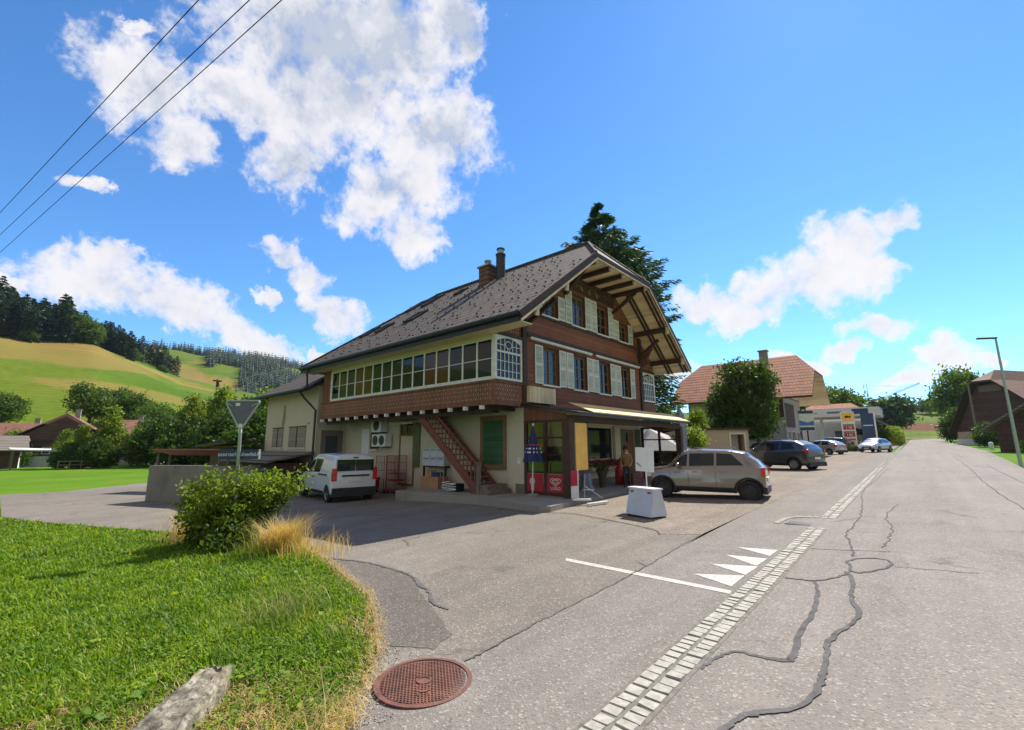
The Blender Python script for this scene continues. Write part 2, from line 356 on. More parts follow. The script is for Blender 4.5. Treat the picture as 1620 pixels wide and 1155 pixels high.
def thing(name,label,cat,loc=(0,0,0),rz=0,group=None):
    o=bpy.data.objects.new(name,None); C.objects.link(o); o.empty_display_size=.2
    o.location=loc; o.rotation_euler=(0,0,rz); WL[o.name]=tuple(loc); tag(o,label,cat,group); return o
def struct(o,kind='structure'): o['kind']=kind; return o
def recenter(o,label,cat,group=None,kind=None):
    """single-mesh thing: move origin to its base"""
    me=o.data; n=len(me.vertices); a=np.empty(n*3,'f'); me.vertices.foreach_get('co',a); a=a.reshape(-1,3)
    c=np.array([(a[:,0].min()+a[:,0].max())/2,(a[:,1].min()+a[:,1].max())/2,a[:,2].min()]); a-=c
    me.vertices.foreach_set('co',a.astype('f').ravel()); me.update(); o.location=tuple(float(x) for x in c)
    return tag(o,label,cat,group,kind)
def dup(root,loc,rz,label=None,scale=None,group=None):
    r=root.copy(); C.objects.link(r); r.location=loc; r.rotation_euler=(0,0,rz)
    if scale: r.scale=scale if isinstance(scale,(tuple,list)) else (scale,)*3
    if label: r['label']=label
    if group: r['group']=group
    for ch in list(root.children):
        c=ch.copy(); C.objects.link(c); c.parent=r
        for g in list(ch.children):
            d=g.copy(); C.objects.link(d); d.parent=c
    return r
def fastmesh(name,co,faces4=None,faces3=None,mats=(),smooth=False):
    me=bpy.data.meshes.new(name); co=np.asarray(co,'f'); me.vertices.add(len(co)); me.vertices.foreach_set('co',co.ravel())
    loops=[];starts=[];k=0
    F=faces4 if faces4 is not None else faces3; w=F.shape[1]
    me.loops.add(F.size); me.loops.foreach_set('vertex_index',F.astype('i').ravel())
    me.polygons.add(len(F)); me.polygons.foreach_set('loop_start',np.arange(0,F.size,w,dtype='i'))
    me.update(calc_edges=True); me.validate()
    for q in mats: me.materials.append(M[q] if isinstance(q,str) else q)
    if smooth: me.polygons.foreach_set('use_smooth',np.ones(len(F),bool))
    return me
def sheet(name,poly,dz,mat,kindlabel=None,cell=None):
    """flat-lying sheet that follows the ground exactly (creases included)"""
    bm=bmesh.new(); vs=[bm.verts.new((x,y,0)) for x,y in poly]; bm.faces.new(vs)
    bmesh.ops.triangulate(bm,faces=bm.faces[:])
    cuts=[((-20,0,0),(1,0,0)),((0,0,0),(1,0,0)),((0,-20,0),(0,1,0)),((0,70,0),(0,1,0)),((0,200,0),(0,1,0)),((-300,0,0),(1,0,0))]
    for co,no in cuts:
        bmesh.ops.bisect_plane(bm,geom=bm.verts[:]+bm.edges[:]+bm.faces[:],plane_co=co,plane_no=no,dist=1e-5)
    for v in bm.verts: v.co.z=G(v.co.x,v.co.y)+dz
    bmesh.ops.recalc_face_normals(bm,faces=bm.faces)
    for f in bm.faces:
        if f.normal.z<0: f.normal_flip()
    me=bpy.data.meshes.new(name); bm.to_mesh(me); bm.free(); me.materials.append(M[mat])
    o=bpy.data.objects.new(name,me); C.objects.link(o); WL[o.name]=(0,0,0); return o
def ribbon(pts,w,wob=0):
    """polyline -> closed polygon strip list of quads"""
    L=[];Rr=[]
    for i,p in enumerate(pts):
        a=Vector(pts[max(i-1,0)]);b=Vector(pts[min(i+1,len(pts)-1)]); t=(b-a).normalized(); n=Vector((-t.y,t.x))
        ww=(w if not isinstance(w,(list,tuple)) else w[i])*(1+random.uniform(-wob,wob))/2
        L.append(Vector(p)+n*ww); Rr.append(Vector(p)-n*ww)
    return L,Rr
def ribbon_mesh(mb,pts,w,dz,wob=0,sub=1):
    q=[pts[0]]
    for i in range(len(pts)-1):
        a,b=pts[i],pts[i+1]
        q+=[(a[0]*.75+b[0]*.25,a[1]*.75+b[1]*.25),(a[0]*.25+b[0]*.75,a[1]*.25+b[1]*.75)]
    pts=q+[pts[-1]]; wob*=.5; P=[]
    for i in range(len(pts)-1):
        for k in range(sub):
            t=k/sub; P.append((pts[i][0]*(1-t)+pts[i+1][0]*t+(random.uniform(-wob,wob)*.1 if k else 0),pts[i][1]*(1-t)+pts[i+1][1]*t+(random.uniform(-wob,wob)*.1 if k else 0)))
    P.append(pts[-1]); L,Q=ribbon(P,w if not isinstance(w,list) else np.interp(np.linspace(0,1,len(P)),np.linspace(0,1,len(w)),w).tolist(),wob)
    for i in range(len(P)-1):
        mb.poly([(a.x,a.y,G(a.x,a.y)+dz) for a in (L[i],Q[i],Q[i+1],L[i+1])])
def text_mesh(name,s,size,M4,mat,parent=None,extrude=.002,align='CENTER',label=None):
    cu=bpy.data.curves.new(name,'FONT'); cu.body=s; cu.size=size; cu.extrude=extrude; cu.align_x=align; cu.align_y='CENTER'
    t=bpy.data.objects.new(name+'_tmp',cu); C.objects.link(t); dg=bpy.context.evaluated_depsgraph_get(); dg.update()
    me=bpy.data.meshes.new_from_object(t.evaluated_get(dg)); bpy.data.objects.remove(t)
    me.name=name; me.materials.clear(); me.materials.append(M[mat]); me.transform(M4)
    o=bpy.data.objects.new(name,me); C.objects.link(o)
    if parent is not None:
        w=WL[parent.name]; me.transform(Matrix.Translation((-w[0],-w[1],-w[2]))); o.parent=parent
        WL[o.name]=w
    return o
# ------------------------------------------------------------ sky
w=bpy.data.worlds.new('World'); S.world=w; w.use_nodes=True; nt=w.node_tree; nt.nodes.clear()
SUN_EL,SUN_AZ=R(49),math.atan2(-.04,1)   # azimuth from +Y towards +X
sky=nd(nt,'ShaderNodeTexSky'); sky.sky_type='NISHITA'; sky.sun_disc=False; sky.sun_elevation=SUN_EL; sky.sun_rotation=SUN_AZ
sky.air_density=1.0; sky.dust_density=.1; sky.ozone_density=3.0; sky.altitude=900
hs=nd(nt,'ShaderNodeHueSaturation'); hs.inputs['Saturation'].default_value=1.12; nt.links.new(sky.outputs[0],hs.inputs['Color'])
skyc=mix(nt,1.0,hs.outputs[0],(.63,.885,1.04),'MULTIPLY')
tc=nt.nodes.new('ShaderNodeTexCoord').outputs['Generated']
CL=[(-0.662,0.283,0.694,2.315,3.21,0.902,-4.583,5.123,-6.467),
(-0.754,0.277,0.595,2.595,5.61,0.675,-4.804,3.13,-7.542),
(-0.632,0.493,0.598,4.149,5.683,-0.298,-5.413,3.501,-8.597),
(-0.518,0.453,0.726,12.532,12.578,1.082,-6.825,7.629,-9.631),
(-0.808,0.283,0.517,5.51,10.509,2.847,-5.825,6.48,-12.644),
(-0.713,0.48,0.511,4.669,5.065,1.756,-3.115,6.496,-10.452),
(-0.739,0.518,0.431,7.704,10.061,1.124,-5.078,5.616,-15.475),
(-0.771,0.44,0.46,8.837,13.255,2.142,-6.53,7.237,-17.845),
(-0.835,0.071,0.545,1.55,13.162,0.659,-8.103,1.586,-12.619),
(-0.863,0.131,0.488,-3.499,13.29,-9.756,-7.103,-9.266,-10.075),
(-0.807,0.172,0.565,7.075,15.08,5.515,-10.267,11.45,-18.138),
(-0.921,0.052,0.385,3.67,33.393,4.268,-21.21,8.971,-51.953),
(-0.965,0.096,0.245,0.942,9.818,-0.155,-4.702,0.158,-18.564),
(-0.953,0.201,0.227,0.99,6.307,-1.422,-5.197,-3.42,-18.786),
(-0.93,0.312,0.192,2.212,8.127,-2.497,-7.889,-6.409,-27.851),
(-0.952,0.102,0.288,4.195,23.046,5.724,-6.925,7.627,-25.634),
(-0.974,-0.02,0.226,-0.902,39.587,-0.368,-16.202,-1.02,-69.984),
(-0.874,0.31,0.373,1.621,17.336,-10.607,-14.258,-12.659,-22.867),
(-0.87,0.366,0.331,2.65,15.711,-10.43,-10.921,-9.93,-17.732),
(-0.865,0.427,0.265,4.878,12.036,-3.505,-8.123,-3.019,-21.67),
(-0.909,0.31,0.28,20.667,52.961,8.37,-9.714,10.646,-43.379),
(-0.889,0.418,0.187,18.13,37.181,3.056,-8.792,9.466,-63.019),
(-0.282,0.917,0.282,11.447,3.312,0.658,-0.674,6.978,-23.412),
(-0.194,0.938,0.286,10.853,1.817,1.382,1.366,5.938,-18.534),
(-0.126,0.947,0.297,10.854,1.431,0.032,-0.56,4.585,-14.846),
(-0.05,0.941,0.334,11.196,-1.426,5.689,7.219,4.987,-12.958),
(0.022,0.929,0.369,22.635,-1.55,2.558,4.459,12.538,-31.855),
(-0.029,0.956,0.292,19.446,2.023,-4.651,-5.833,6.424,-21.592),
(-0.227,0.943,0.243,14.876,4.097,-2.016,-5.351,5.838,-27.623),
(-0.036,0.977,0.21,18.734,0.507,0.844,1.248,6.892,-31.844),
(-0.071,0.982,0.175,25.286,1.971,-0.742,-2.683,10.911,-62.418),
(-0.14,0.977,0.16,19.286,3.797,-6.367,-17.612,5.677,-49.959),
(0.059,0.987,0.147,23.797,-1.751,2.136,3.11,4.436,-31.01),
(-0.002,0.994,0.112,17.18,-0.202,2.134,5.948,5.339,-47.374),
(-0.341,0.929,0.144,15.66,5.903,-1.02,-5.85,6.213,-53.829),
(-0.793,0.057,0.607,18.718,42.52,20.416,-45.775,51.164,-64.592),
(0.095,0.988,0.125,60.37,-4.733,-8.497,-13.181,14.141,-101.527)]
CL+=[(-.62,.36,.697,3.4,4.4,0,-5.5,5.0,-7.0),(-.70,.33,.633,4.2,5.6,1,-6,5.6,-9)]
def dotn(v,t):
    n=nt.nodes.new('ShaderNodeVectorMath'); n.operation='DOT_PRODUCT'; nt.links.new(v,n.inputs[0]); n.inputs[1].default_value=t; return n.outputs['Value']
def vsub(v,c):
    n=nt.nodes.new('ShaderNodeVectorMath'); n.operation='SUBTRACT'; nt.links.new(v,n.inputs[0]); n.inputs[1].default_value=c; return n.outputs[0]
def warp(v,scale,amt,det=7,rough=.62):
    n=nt.nodes.new('ShaderNodeTexNoise'); n.inputs['Scale'].default_value=scale; n.inputs['Detail'].default_value=det; n.inputs['Roughness'].default_value=rough
    nt.links.new(v,n.inputs['Vector'])
    s=nt.nodes.new('ShaderNodeVectorMath'); s.operation='SUBTRACT'; nt.links.new(n.outputs['Color'],s.inputs[0]); s.inputs[1].default_value=(.5,.5,.5)
    k=nt.nodes.new('ShaderNodeVectorMath'); k.operation='SCALE'; nt.links.new(s.outputs[0],k.inputs[0]); k.inputs['Scale'].default_value=amt
    a=nt.nodes.new('ShaderNodeVectorMath'); a.operation='ADD'; nt.links.new(v,a.inputs[0]); nt.links.new(k.outputs[0],a.inputs[1]); return a.outputs[0]
wv=warp(warp(tc,3.2,.12,3,.5),9,.13,9,.66)
acc=None
for q in CL:
    c,e1,e2=q[:3],q[3:6],q[6:9]
    d=vsub(wv,c); a=dotn(d,e1); b_=dotn(d,e2)
    r2=mth(nt,'MULTIPLY_ADD',a,a,mth(nt,'MULTIPLY',b_,b_))
    f=mth(nt,'SUBTRACT',1.0,r2)
    # keep the far side of the sphere out
    acc=f if acc is None else mth(nt,'SMOOTH_MAX',acc,f,.35)
front=ramp(nt,mth(nt,'MULTIPLY_ADD',dotn(tc,(-.65,.74,.18)),.5,.5),[(.55,0.0),(.62,1.0)])
bil=noi(nt,warp(tc,9,.05,4),13,9,.62); bil2=noi(nt,tc,34,6,.6); big=noi(nt,tc,3.3,5,.55)
den=mth(nt,'ADD',acc,mth(nt,'MULTIPLY_ADD',bil,2.7,-1.33)); den=mth(nt,'ADD',den,mth(nt,'MULTIPLY_ADD',bil2,1.3,-.62))
mask=mth(nt,'MULTIPLY',ramp(nt,den,[(.0,0.0),(.16,.12),(.45,.60),(.78,.93),(1.0,1.0)]),front)
sh=mth(nt,'ADD',mth(nt,'MULTIPLY',mth(nt,'MINIMUM',acc,1.0),.42),mth(nt,'MULTIPLY_ADD',bil,-1.5,.95))
sh=mth(nt,'ADD',sh,mth(nt,'MULTIPLY_ADD',big,.5,-.25))
top=ramp(nt,dotn(tc,(0,0,1)),[(.33,0.0),(.66,.42)])   # the big cloud overhead is thicker and greyer below
sh=mth(nt,'ADD',sh,mth(nt,'MULTIPLY',top,mth(nt,'MINIMUM',mth(nt,'MAXIMUM',acc,0.0),1.0)))
ccol=ramp(nt,sh,[(.38,(.96,.945,.97)),(.68,(.87,.86,.92)),(.94,(.64,.68,.78)),(1.0,(.55,.61,.74))])
sv=nt.nodes.new('ShaderNodeVectorMath'); sv.operation='SCALE'; nt.links.new(ccol,sv.inputs[0]); sv.inputs['Scale'].default_value=.60/.13
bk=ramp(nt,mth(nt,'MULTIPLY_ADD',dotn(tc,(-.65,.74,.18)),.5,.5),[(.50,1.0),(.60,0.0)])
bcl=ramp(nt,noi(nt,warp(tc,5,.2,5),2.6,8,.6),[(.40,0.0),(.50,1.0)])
skyc=mix(nt,mth(nt,'MULTIPLY',bk,bcl),skyc,(2.9,2.6,2.25))   # unseen cloud cover behind the viewer, added to fill the shade with warm-white light
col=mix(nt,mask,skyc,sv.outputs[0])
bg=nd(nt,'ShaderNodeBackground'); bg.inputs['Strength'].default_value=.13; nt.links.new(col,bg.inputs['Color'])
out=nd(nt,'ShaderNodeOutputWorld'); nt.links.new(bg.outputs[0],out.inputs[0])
try: w.cycles.sampling_method='MANUAL'; w.cycles.sample_map_resolution=1024
except Exception: pass
sd=Vector((math.sin(SUN_AZ)*math.cos(SUN_EL),math.cos(SUN_AZ)*math.cos(SUN_EL),math.sin(SUN_EL)))
sl=bpy.data.lights.new('sun','SUN'); sl.energy=4.7; sl.angle=R(.5); sl.color=(1,.94,.84)
so=bpy.data.objects.new('sun',sl); C.objects.link(so); so.rotation_euler=sd.to_track_quat('Z','Y').to_euler()
# ------------------------------------------------------------ ground, roads
struct(sheet('ground',[(-3000,-600),(3000,-600),(3000,3000),(-3000,3000)],-.05,'meadow'))
SX=-1.77
road=[(-1.66,-30),(-1.66,14),(-1.62,30),(-1.5,60),(-1.3,110),(-1.2,200),(-1.5,285),(6,285),(5.6,200),(4.9,108),(5.05,80),(5.15,66),(4.5,50),(4.2,42),(3.8,33),(3.9,20),(4.1,5),(4.1,-30)]
struct(sheet('road',road,0,'asphalt'))
struct(sheet('road_shoulder',[(-3.05,-2),(-1.66,-2),(-1.66,60),(-2.4,60),(-2.85,50),(-2.95,27),(-3.3,12.4),(-3.22,8.1),(-3.12,6),(-3.1,3.1)],.0,'asphalt_strip'))
struct(sheet('side_road',[(-3.05,-2),(-3.1,3.1),(-3.12,6),(-3.22,8.1),(-3.3,9.2),(-4.0,8.85),(-4.3,9.3),(-5.8,9.97),(-7.1,10.46),(-7.8,10.3),(-8,13),(-28,13),(-30,9.5),(-38.7,7.1),(-37.3,5.4),(-35,2.7),(-35.8,.45),(-36,-8),(-20,-8),(-4,-8)],0,'asphalt_side'))
struct(sheet('parking_lot',[(-3.3,9.2),(-4.0,8.85),(-4.3,9.3),(-5.8,9.97),(-7.1,10.46),(-7.8,10.3),(-8,13),(-8,24),(-22,26),(-24,110),(-9,125),(-2.0,110),(-2.2,75),(-2.4,60),(-2.85,50),(-2.95,27),(-3.3,12.4)],.004,'gravel'))
struct(sheet('verge_ground',[(-36,.4),(-23.4,.4),(-18.5,1.85),(-14.5,3.0),(-12.4,3.6),(-10.3,4.45),(-7.8,3.95),(-5.95,3.47),(-5.25,3.27),(-4.55,2.9),(-3.8,2.47),(-3.44,2.16),(-3.25,1.97),(-2.97,1.77),(-2.7,1.2),(-2.5,0),(-2.5,-9),(-36,-9)],.03,'soil'))
# asphalt repair, seam and oil stains
mb=MB()
def blob(mb,pts,dz,wob=.06,n=6):
    P=[]
    for i in range(len(pts)):
        a=Vector(pts[i]);b=Vector(pts[(i+1)%len(pts)])
        for k in range(n):
            q=a.lerp(b,k/n); P.append((q.x+random.uniform(-wob,wob),q.y+random.uniform(-wob,wob)))
    return P
struct(sheet('asphalt_patch',blob(mb,[(-7.95,3.98),(-7.0,4.22),(-6.3,4.27),(-5.65,4.18),(-5.05,3.86),(-4.3,3.5),(-3.6,3.14),(-3.45,2.85),(-3.9,2.62),(-4.6,3.0),(-5.3,3.33)],0,.03),.004,'patch'))
for k,(pts,wd) in enumerate([([(-3.07,2.86),(-3.07,3.11),(-3.11,3.79),(-3.11,4.45),(-3.12,5.97),(-3.26,8.15),(-3.3,9.1)],[.016,.022,.014,.01,.014,.01,.008]),
    ([(-8.2,3.95),(-7.4,4.2),(-6.83,4.29),(-6.28,4.28),(-5.63,4.22),(-5.2,3.98),(-4.89,3.92),(-4.5,3.62),(-4.15,3.6)],[.03,.05,.03,.06,.04,.07,.03,.05,.02]),
    ([(-7.8,10.16),(-7.1,10.38),(-5.8,9.9),(-4.22,9.24),(-3.95,8.78)],[.02,.03,.025,.03,.02])]):
    mb=MB(); ribbon_mesh(mb,pts,wd,.009,.3,6); tag(struct(mb.build('asphalt_crack','sealant')),None,None)
mb=MB()
cA=[(-1.48,3.89),(-1.43,4.22),(-1.35,4.38),(-1.18,4.36),(-1.01,4.41),(-.95,4.47),(-1.01,5.03),(-.99,5.83),(-1.08,6.68),(-1.16,6.94)]
A2=[(-1.47,6.92),(-1.14,6.94),(-.9,7.38),(-.84,7.85),(-.99,8.37),(-.54,8.75),(-.42,8.24),(-.75,7.61),(-.86,7.7)]
Bk=[(-1.13,2.6),(-1.1,3.2),(-1.07,3.35),(-1.01,3.49),(-.77,3.74),(-.72,4.2),(-.75,4.54),(-.79,5.1),(-.67,5.54),(-.62,5.98),(-.76,6.48),(-.78,7.19),(-.89,7.63)]
ribbon_mesh(mb,cA,[.02,.035,.03,.035,.06,.055,.05,.045,.035,.035],.005,.22,4); ribbon_mesh(mb,A2,.035,.0065,.3,4); ribbon_mesh(mb,Bk,[.04,.05,.03,.055,.035,.05,.04,.05,.03,.05,.04,.045,.055],.008,.25,4)
ribbon_mesh(mb,[(-.9,8.6),(-1.0,9.6),(-1.2,10.6),(-1.1,11.7),(-1.2,14.9),(-1.5,18),(-1.4,23),(-1.3,32)],.022,.005,.6,6)
ribbon_mesh(mb,[(-.6,9.5),(-.5,11.5),(-.75,13),(-.55,15.5)],.018,.005,.6,6)
ribbon_mesh(mb,[(-.42,8.24),(-.1,8.3),(.4,8.43)],.015,.005,.5,4); ribbon_mesh(mb,[(-1.47,8.9),(-1.1,9.0),(-.5,9.25)],.02,.005,.4,4)
ribbon_mesh(mb,[(1.55,9),(1.7,14),(1.6,22),(1.9,34),(2.0,50)],.03,.005,.5,6); ribbon_mesh(mb,[(2.5,10),(2.6,20),(2.75,36)],.03,.005,.5,6)
struct(mb.build('crack_sealant','sealant'))
# painted markings
mk=MB(); mk.poly([(x,y,G(x,y)+.004) for x,y in ((-4.42,6.27),(-4.32,6.12),(-1.83,5.87),(-1.85,6.0))]); struct(mk.build('stop_line','linepaint'))
for a,b_,c in (((-2.47,6.47),(-1.9,6.74),(-1.9,6.17)),((-2.46,7.12),(-1.87,7.31),(-1.9,6.78)),((-2.45,7.78),(-1.87,7.85),(-1.9,7.33)),((-2.45,8.42),(-1.87,8.52),(-1.88,8.04))):
    mk=MB(); mk.poly([(x,y,G(x,y)+.004) for x,y in (a,b_,c)]); struct(mk.build('give_way_triangle','linepaint'))
mk=MB(); 
for x0,x1,y0,y1 in ((3.55,3.63,9,60),):
    for k in range(12): 
        ya=y0+k*4.2; mk.poly([(x,y,G(x,y)+.004) for x,y in ((x0,ya),(x1,ya),(x1+.05,ya+4.2),(x0+.05,ya+4.2))])
# cobbled gutter: bed + single stones (one pattern, one mesh)
def gutter(y0,y1,lod):
    bed=MB(); bed.poly([(x,y,G(x,y)+.003) for x,y in ((-1.83,y0),(-1.49,y0),(-1.49,y1),(-1.83,y1))])
    st=MB(); rows=((-1.795,-1.675),(-1.645,-1.52)); 
    for (a,b_) in rows:
        y=y0
        while y<y1:
            L=random.uniform(.085,.125)*lod
            j=lambda:random.uniform(-.006,.006)
            z=G((a+b_)/2,y)+.012+random.uniform(-.004,.006)
            p=[(a+j(),y+j()+.006),(b_+j(),y+j()+.006),(b_+j(),y+L-.006+j()),(a+j(),y+L-.006+j())]
            cx=sum(q[0] for q in p)/4; cy=sum(q[1] for q in p)/4
            top=[(cx+(q[0]-cx)*.92,cy+(q[1]-cy)*.92,z+random.uniform(-.003,.004)) for q in p]; bot=[(q[0],q[1],z-.016) for q in p]
            st.add(bot+top,[(4,5,6,7),(0,1,5,4),(1,2,6,5),(2,3,7,6),(3,0,4,7)])
            y+=L+.004
    return bed,st
for y0,y1,l in ((-1,10.84,1),(12.3,60,1.6),(60,200,4)):
    bed,st=gutter(y0,y1,l); struct(bed.build('gutter_bed','joint')); struct(st.build('cobble_gutter','cobble',smooth=False))
st=MB()
arc=[(-2.42,11.12),(-2.4,11.5),(-2.37,11.95),(-2.18,12.26),(-1.95,12.3),(-1.8,12.3)]
for i in range(len(arc)-1):
    a=Vector(arc[i]);b_=Vector(arc[i+1]); n=max(1,int((b_-a).length/.11))
    for k in range(n):
        q=a.lerp(b_,(k+.5)/n); t=(b_-a).normalized(); st.obox((q.x,q.y,G(q.x,q.y)+.004),(t.x,t.y,0),(-t.y,t.x,0),(0,0,1),.045,.055,.012)
struct(st.build('cobble_kerb_arc','cobble'))
g=MB(); dx,dy=-2.03,11.33; z=G(dx,dy)+.006
g.box(dx-.24,dy-.2,z-.01,dx+.24,dy+.2,z+.001)
g.m(1)
for k in range(9): g.box(dx-.2+k*.048,dy-.17,z+.001,dx-.2+k*.048+.022,dy+.17,z+.01)
recenter(g.build('drain_grate',['black','darkmetal']),'small slotted iron drain grate beside the cobbled gutter','drain grate')
# manhole cover
mx,my=-3.08,2.43; mz=G(mx,my)+.002; RM=.375
t=thing('manhole_cover','round rusty iron manhole cover with grid pattern in the asphalt','manhole cover',(mx,my,mz))
f=MB(); f.lathe((mx,my,mz),[(RM,0),(RM,.012),(RM-.035,.014),(RM-.04,.005)],48,caps=False); f.build('rim_ring','rust',t)
g=MB(); g.lathe((mx,my,mz),[(RM-.038,.0),(RM-.04,.004)],48); n=15
ca,sa=math.cos(R(52)),math.sin(R(52))
for i in range(-n,n+1):
    d=i*.0245
    if abs(d)>RM-.06: continue
    h=math.sqrt((RM-.05)**2-d*d)
    for ux,uy in ((ca,sa),(-sa,ca)):
        nx,ny=-uy,ux
        for s0,s1 in ((-h,-.06 if abs(d)<.06 else 0),(.06 if abs(d)<.06 else 0,h)):
            if s1-s0<.02: continue
            c=(mx+nx*d+ux*(s0+s1)/2,my+ny*d+uy*(s0+s1)/2,mz+.007)
            g.obox(c,(ux,uy,0),(nx,ny,0),(0,0,1),(s1-s0)/2,.0045,.003+(.0006 if ux==ca else 0))
g.build('grid_lid','rust',t)
g=MB(); g.lathe((mx,my,mz),[(.058,.004),(.058,.013),(.046,.015),(.044,.008),(.0,.008)],24,caps=False); g.build('centre_boss','rust',t)
g=MB()
for o in (.17,):
    for a,b_ in ((-.05,-.03),(.03,.05)): g.obox((mx+ca*.02+sa*o+ca*(a),my-ca*o+sa*(a),mz+.012),(sa,-ca,0),(ca,sa,0),(0,0,1),.035,.008,.003)
    g.obox((mx+sa*o,my-ca*o,mz+.012),(ca,sa,0),(sa,-ca,0),(0,0,1),.045,.008,.003)
g.build('cast_mark','rust',t)
# ------------------------------------------------------------ hills
C1=[(-60,8),(-30,11),(-1,10.9),(1.3,10.4),(5,9.9),(8.4,8.5),(12,6.9),(15.4,6.35),(18.4,6.1),(21,5.8),(26,5.2),(30,4.5),(40,3.5),(60,3),(75,3.1),(88,3.3),(92,3.5),(96,3.6),(110,4),(140,4),(200,3)]
C2=[(-60,6),(-30,8),(0,7.6),(5,8.2),(8,8.8),(11.6,9.3),(14.4,9.3),(18,9.1),(21.2,8.9),(24,8.5),(30,7),(40,5),(60,4),(80,3),(88,2.9),(100,3),(140,3),(200,3)]
def azr(x,y): return math.degrees(math.atan2(y,-x)), math.hypot(x,y)
def sstep(t): t=min(1,max(0,t)); return t*t*(3-2*t)
def hz_ar(az,r):
    x,y=-math.cos(R(az))*r, math.sin(R(az))*r
    g=G(x,y)
    w=sstep((az-35)/30)
    r0=95*(1-w)+235*w; r1=330*(1-w)+385*w
    H1=1.75+r1*math.tan(R(np.interp(az,*zip(*C1)))); H2=1.75+810*math.tan(R(np.interp(az,*zip(*C2))))
    t=(r-r0)/(r1-r0)
    if r<=r1: z=g-1.2+ (H1-g+1.2)*( .75*max(0,t)**1.15+.25*sstep(t))
    else:
        u=(r-r1)/(810-r1)
        dip=H1-16*math.sin(PI*min(1,u*2.1)) if u<.476 else H1
        z=dip*(1-sstep((u-.15)/.85))+H2*sstep((u-.15)/.85)
        if r>810: z=H2-(r-810)*.12
    k=sstep((r-r0-10)/60)
    z+=k*(mnoise(Vector((x*.012,y*.012,1)))*5+mnoise(Vector((x*.04,y*.04,7)))*1.4)*(1 if r<330 else 1.3)
    # terrace bump under the big beech
    z+=3.0*math.exp(-((az-4)/3.2)**2-((r-262)/16)**2)
    return z
def hz(x,y):
    a,r=azr(x,y); return hz_ar(a,r)
azs=np.concatenate([np.arange(-60,40,.4),np.arange(40,180,1.2)]); rs=np.concatenate([np.arange(90,420,6),np.arange(420,1300,14)])
co=[(-math.cos(R(a))*r,math.sin(R(a))*r,hz_ar(a,r)) for a in azs for r in rs]
na,nr=len(azs),len(rs); I=np.arange(na*nr).reshape(na,nr)
F=np.stack([I[:-1,:-1],I[1:,:-1],I[1:,1:],I[:-1,1:]],-1).reshape(-1,4)
me=fastmesh('hills',co,F,mats=('hill',),smooth=True); o=bpy.data.objects.new('hills',me); C.objects.link(o); struct(o)
# ------------------------------------------------------------ planes for walls
class Pl:
    """u runs along the wall, v up, d outwards"""
    def __init__(s,o,u,n): s.o=Vector(o); s.u=Vector(u); s.n=Vector(n)
    def __call__(s,u,v,d=0): return tuple(s.o+s.u*u+Vector((0,0,1))*v+s.n*d)
def pbox(mb,pl,u0,u1,v0,v1,d0,d1):
    vs=[pl(u,v,d) for d in (d0,d1) for v in (v0,v1) for u in (u0,u1)]
    return mb.add(vs,[(0,2,3,1),(4,5,7,6),(0,1,5,4),(2,6,7,3),(0,4,6,2),(1,3,7,5)])
def window(par,pl,u0,u1,v0,v1,dep=-.12,fw=.06,mu=(.5,),mv=(),fm='white',gm='glass',bw=.045,sill=None,fth=.05,curtain=False,name='window'):
    f=MB(); W_=u1-u0;H_=v1-v0
    pbox(f,pl,u0,u0+fw,v0,v1,dep,dep+fth); pbox(f,pl,u1-fw,u1,v0,v1,dep,dep+fth)
    pbox(f,pl,u0+fw,u1-fw,v0,v0+fw,dep,dep+fth); pbox(f,pl,u0+fw,u1-fw,v1-fw,v1,dep,dep+fth)
    for a in mu: pbox(f,pl,u0+W_*a-bw/2,u0+W_*a+bw/2,v0+fw,v1-fw,dep+.004,dep+fth+.004)
    for a in mv: pbox(f,pl,u0+fw,u1-fw,v0+H_*a-bw/3,v0+H_*a+bw/3,dep+.006,dep+fth-.004)
    w_=f.build(name,fm,par)
    g=MB(); pbox(g,pl,u0+fw*.5,u1-fw*.5,v0+fw*.5,v1-fw*.5,dep+.008,dep+.016); g.build('pane',gm,w_)
    if sill:
        g=MB(); pbox(g,pl,u0-.06,u1+.06,v0-.07,v0-.004,dep,sill); g.build('sill','white',w_)
    return w_
def shutter(par,pl,u0,u1,v0,v1,d=.02,mat='shutter',fm='white',cut=0,ang=0):
    f=MB(); b_=.05
    f.m(0); pbox(f,pl,u0+b_,u1-b_,v0+b_,v1-b_-cut*.5,d+.008,d+.026)
    f.m(1)
    if cut:
        f.prism([pl(u0,v0,d),pl(u0+b_,v0,d),pl(u0+b_,v1-cut,d),pl(u0,v1-cut-.03,d)],Vector(pl(0,0,.035))-Vector(pl(0,0,0)))
        f.prism([pl(u1-b_,v0,d),pl(u1,v0,d),pl(u1,v1,d),pl(u1-b_,v1-.04,d)],Vector(pl(0,0,.035))-Vector(pl(0,0,0)))
    else:
        pbox(f,pl,u0,u0+b_,v0,v1,d,d+.035); pbox(f,pl,u1-b_,u1,v0,v1,d,d+.035); pbox(f,pl,u0+b_,u1-b_,v1-b_,v1,d,d+.035)
    pbox(f,pl,u0+b_,u1-b_,v0,v0+b_,d,d+.035); vm=(v0+v1)/2; pbox(f,pl,u0+b_,u1-b_,vm-.03,vm+.03,d,d+.035)
    return f.build('shutter',[mat,fm],par)
def clip(pts,fn):
    out=[]
    for i in range(len(pts)):
        a,b_=pts[i],pts[(i+1)%len(pts)]; fa,fb=fn(a),fn(b_)
        if fa>=0: out.append(a)
        if (fa>=0)!=(fb>=0): t=fa/(fa-fb); out.append((a[0]+(b_[0]-a[0])*t,a[1]+(b_[1]-a[1])*t))
    return out
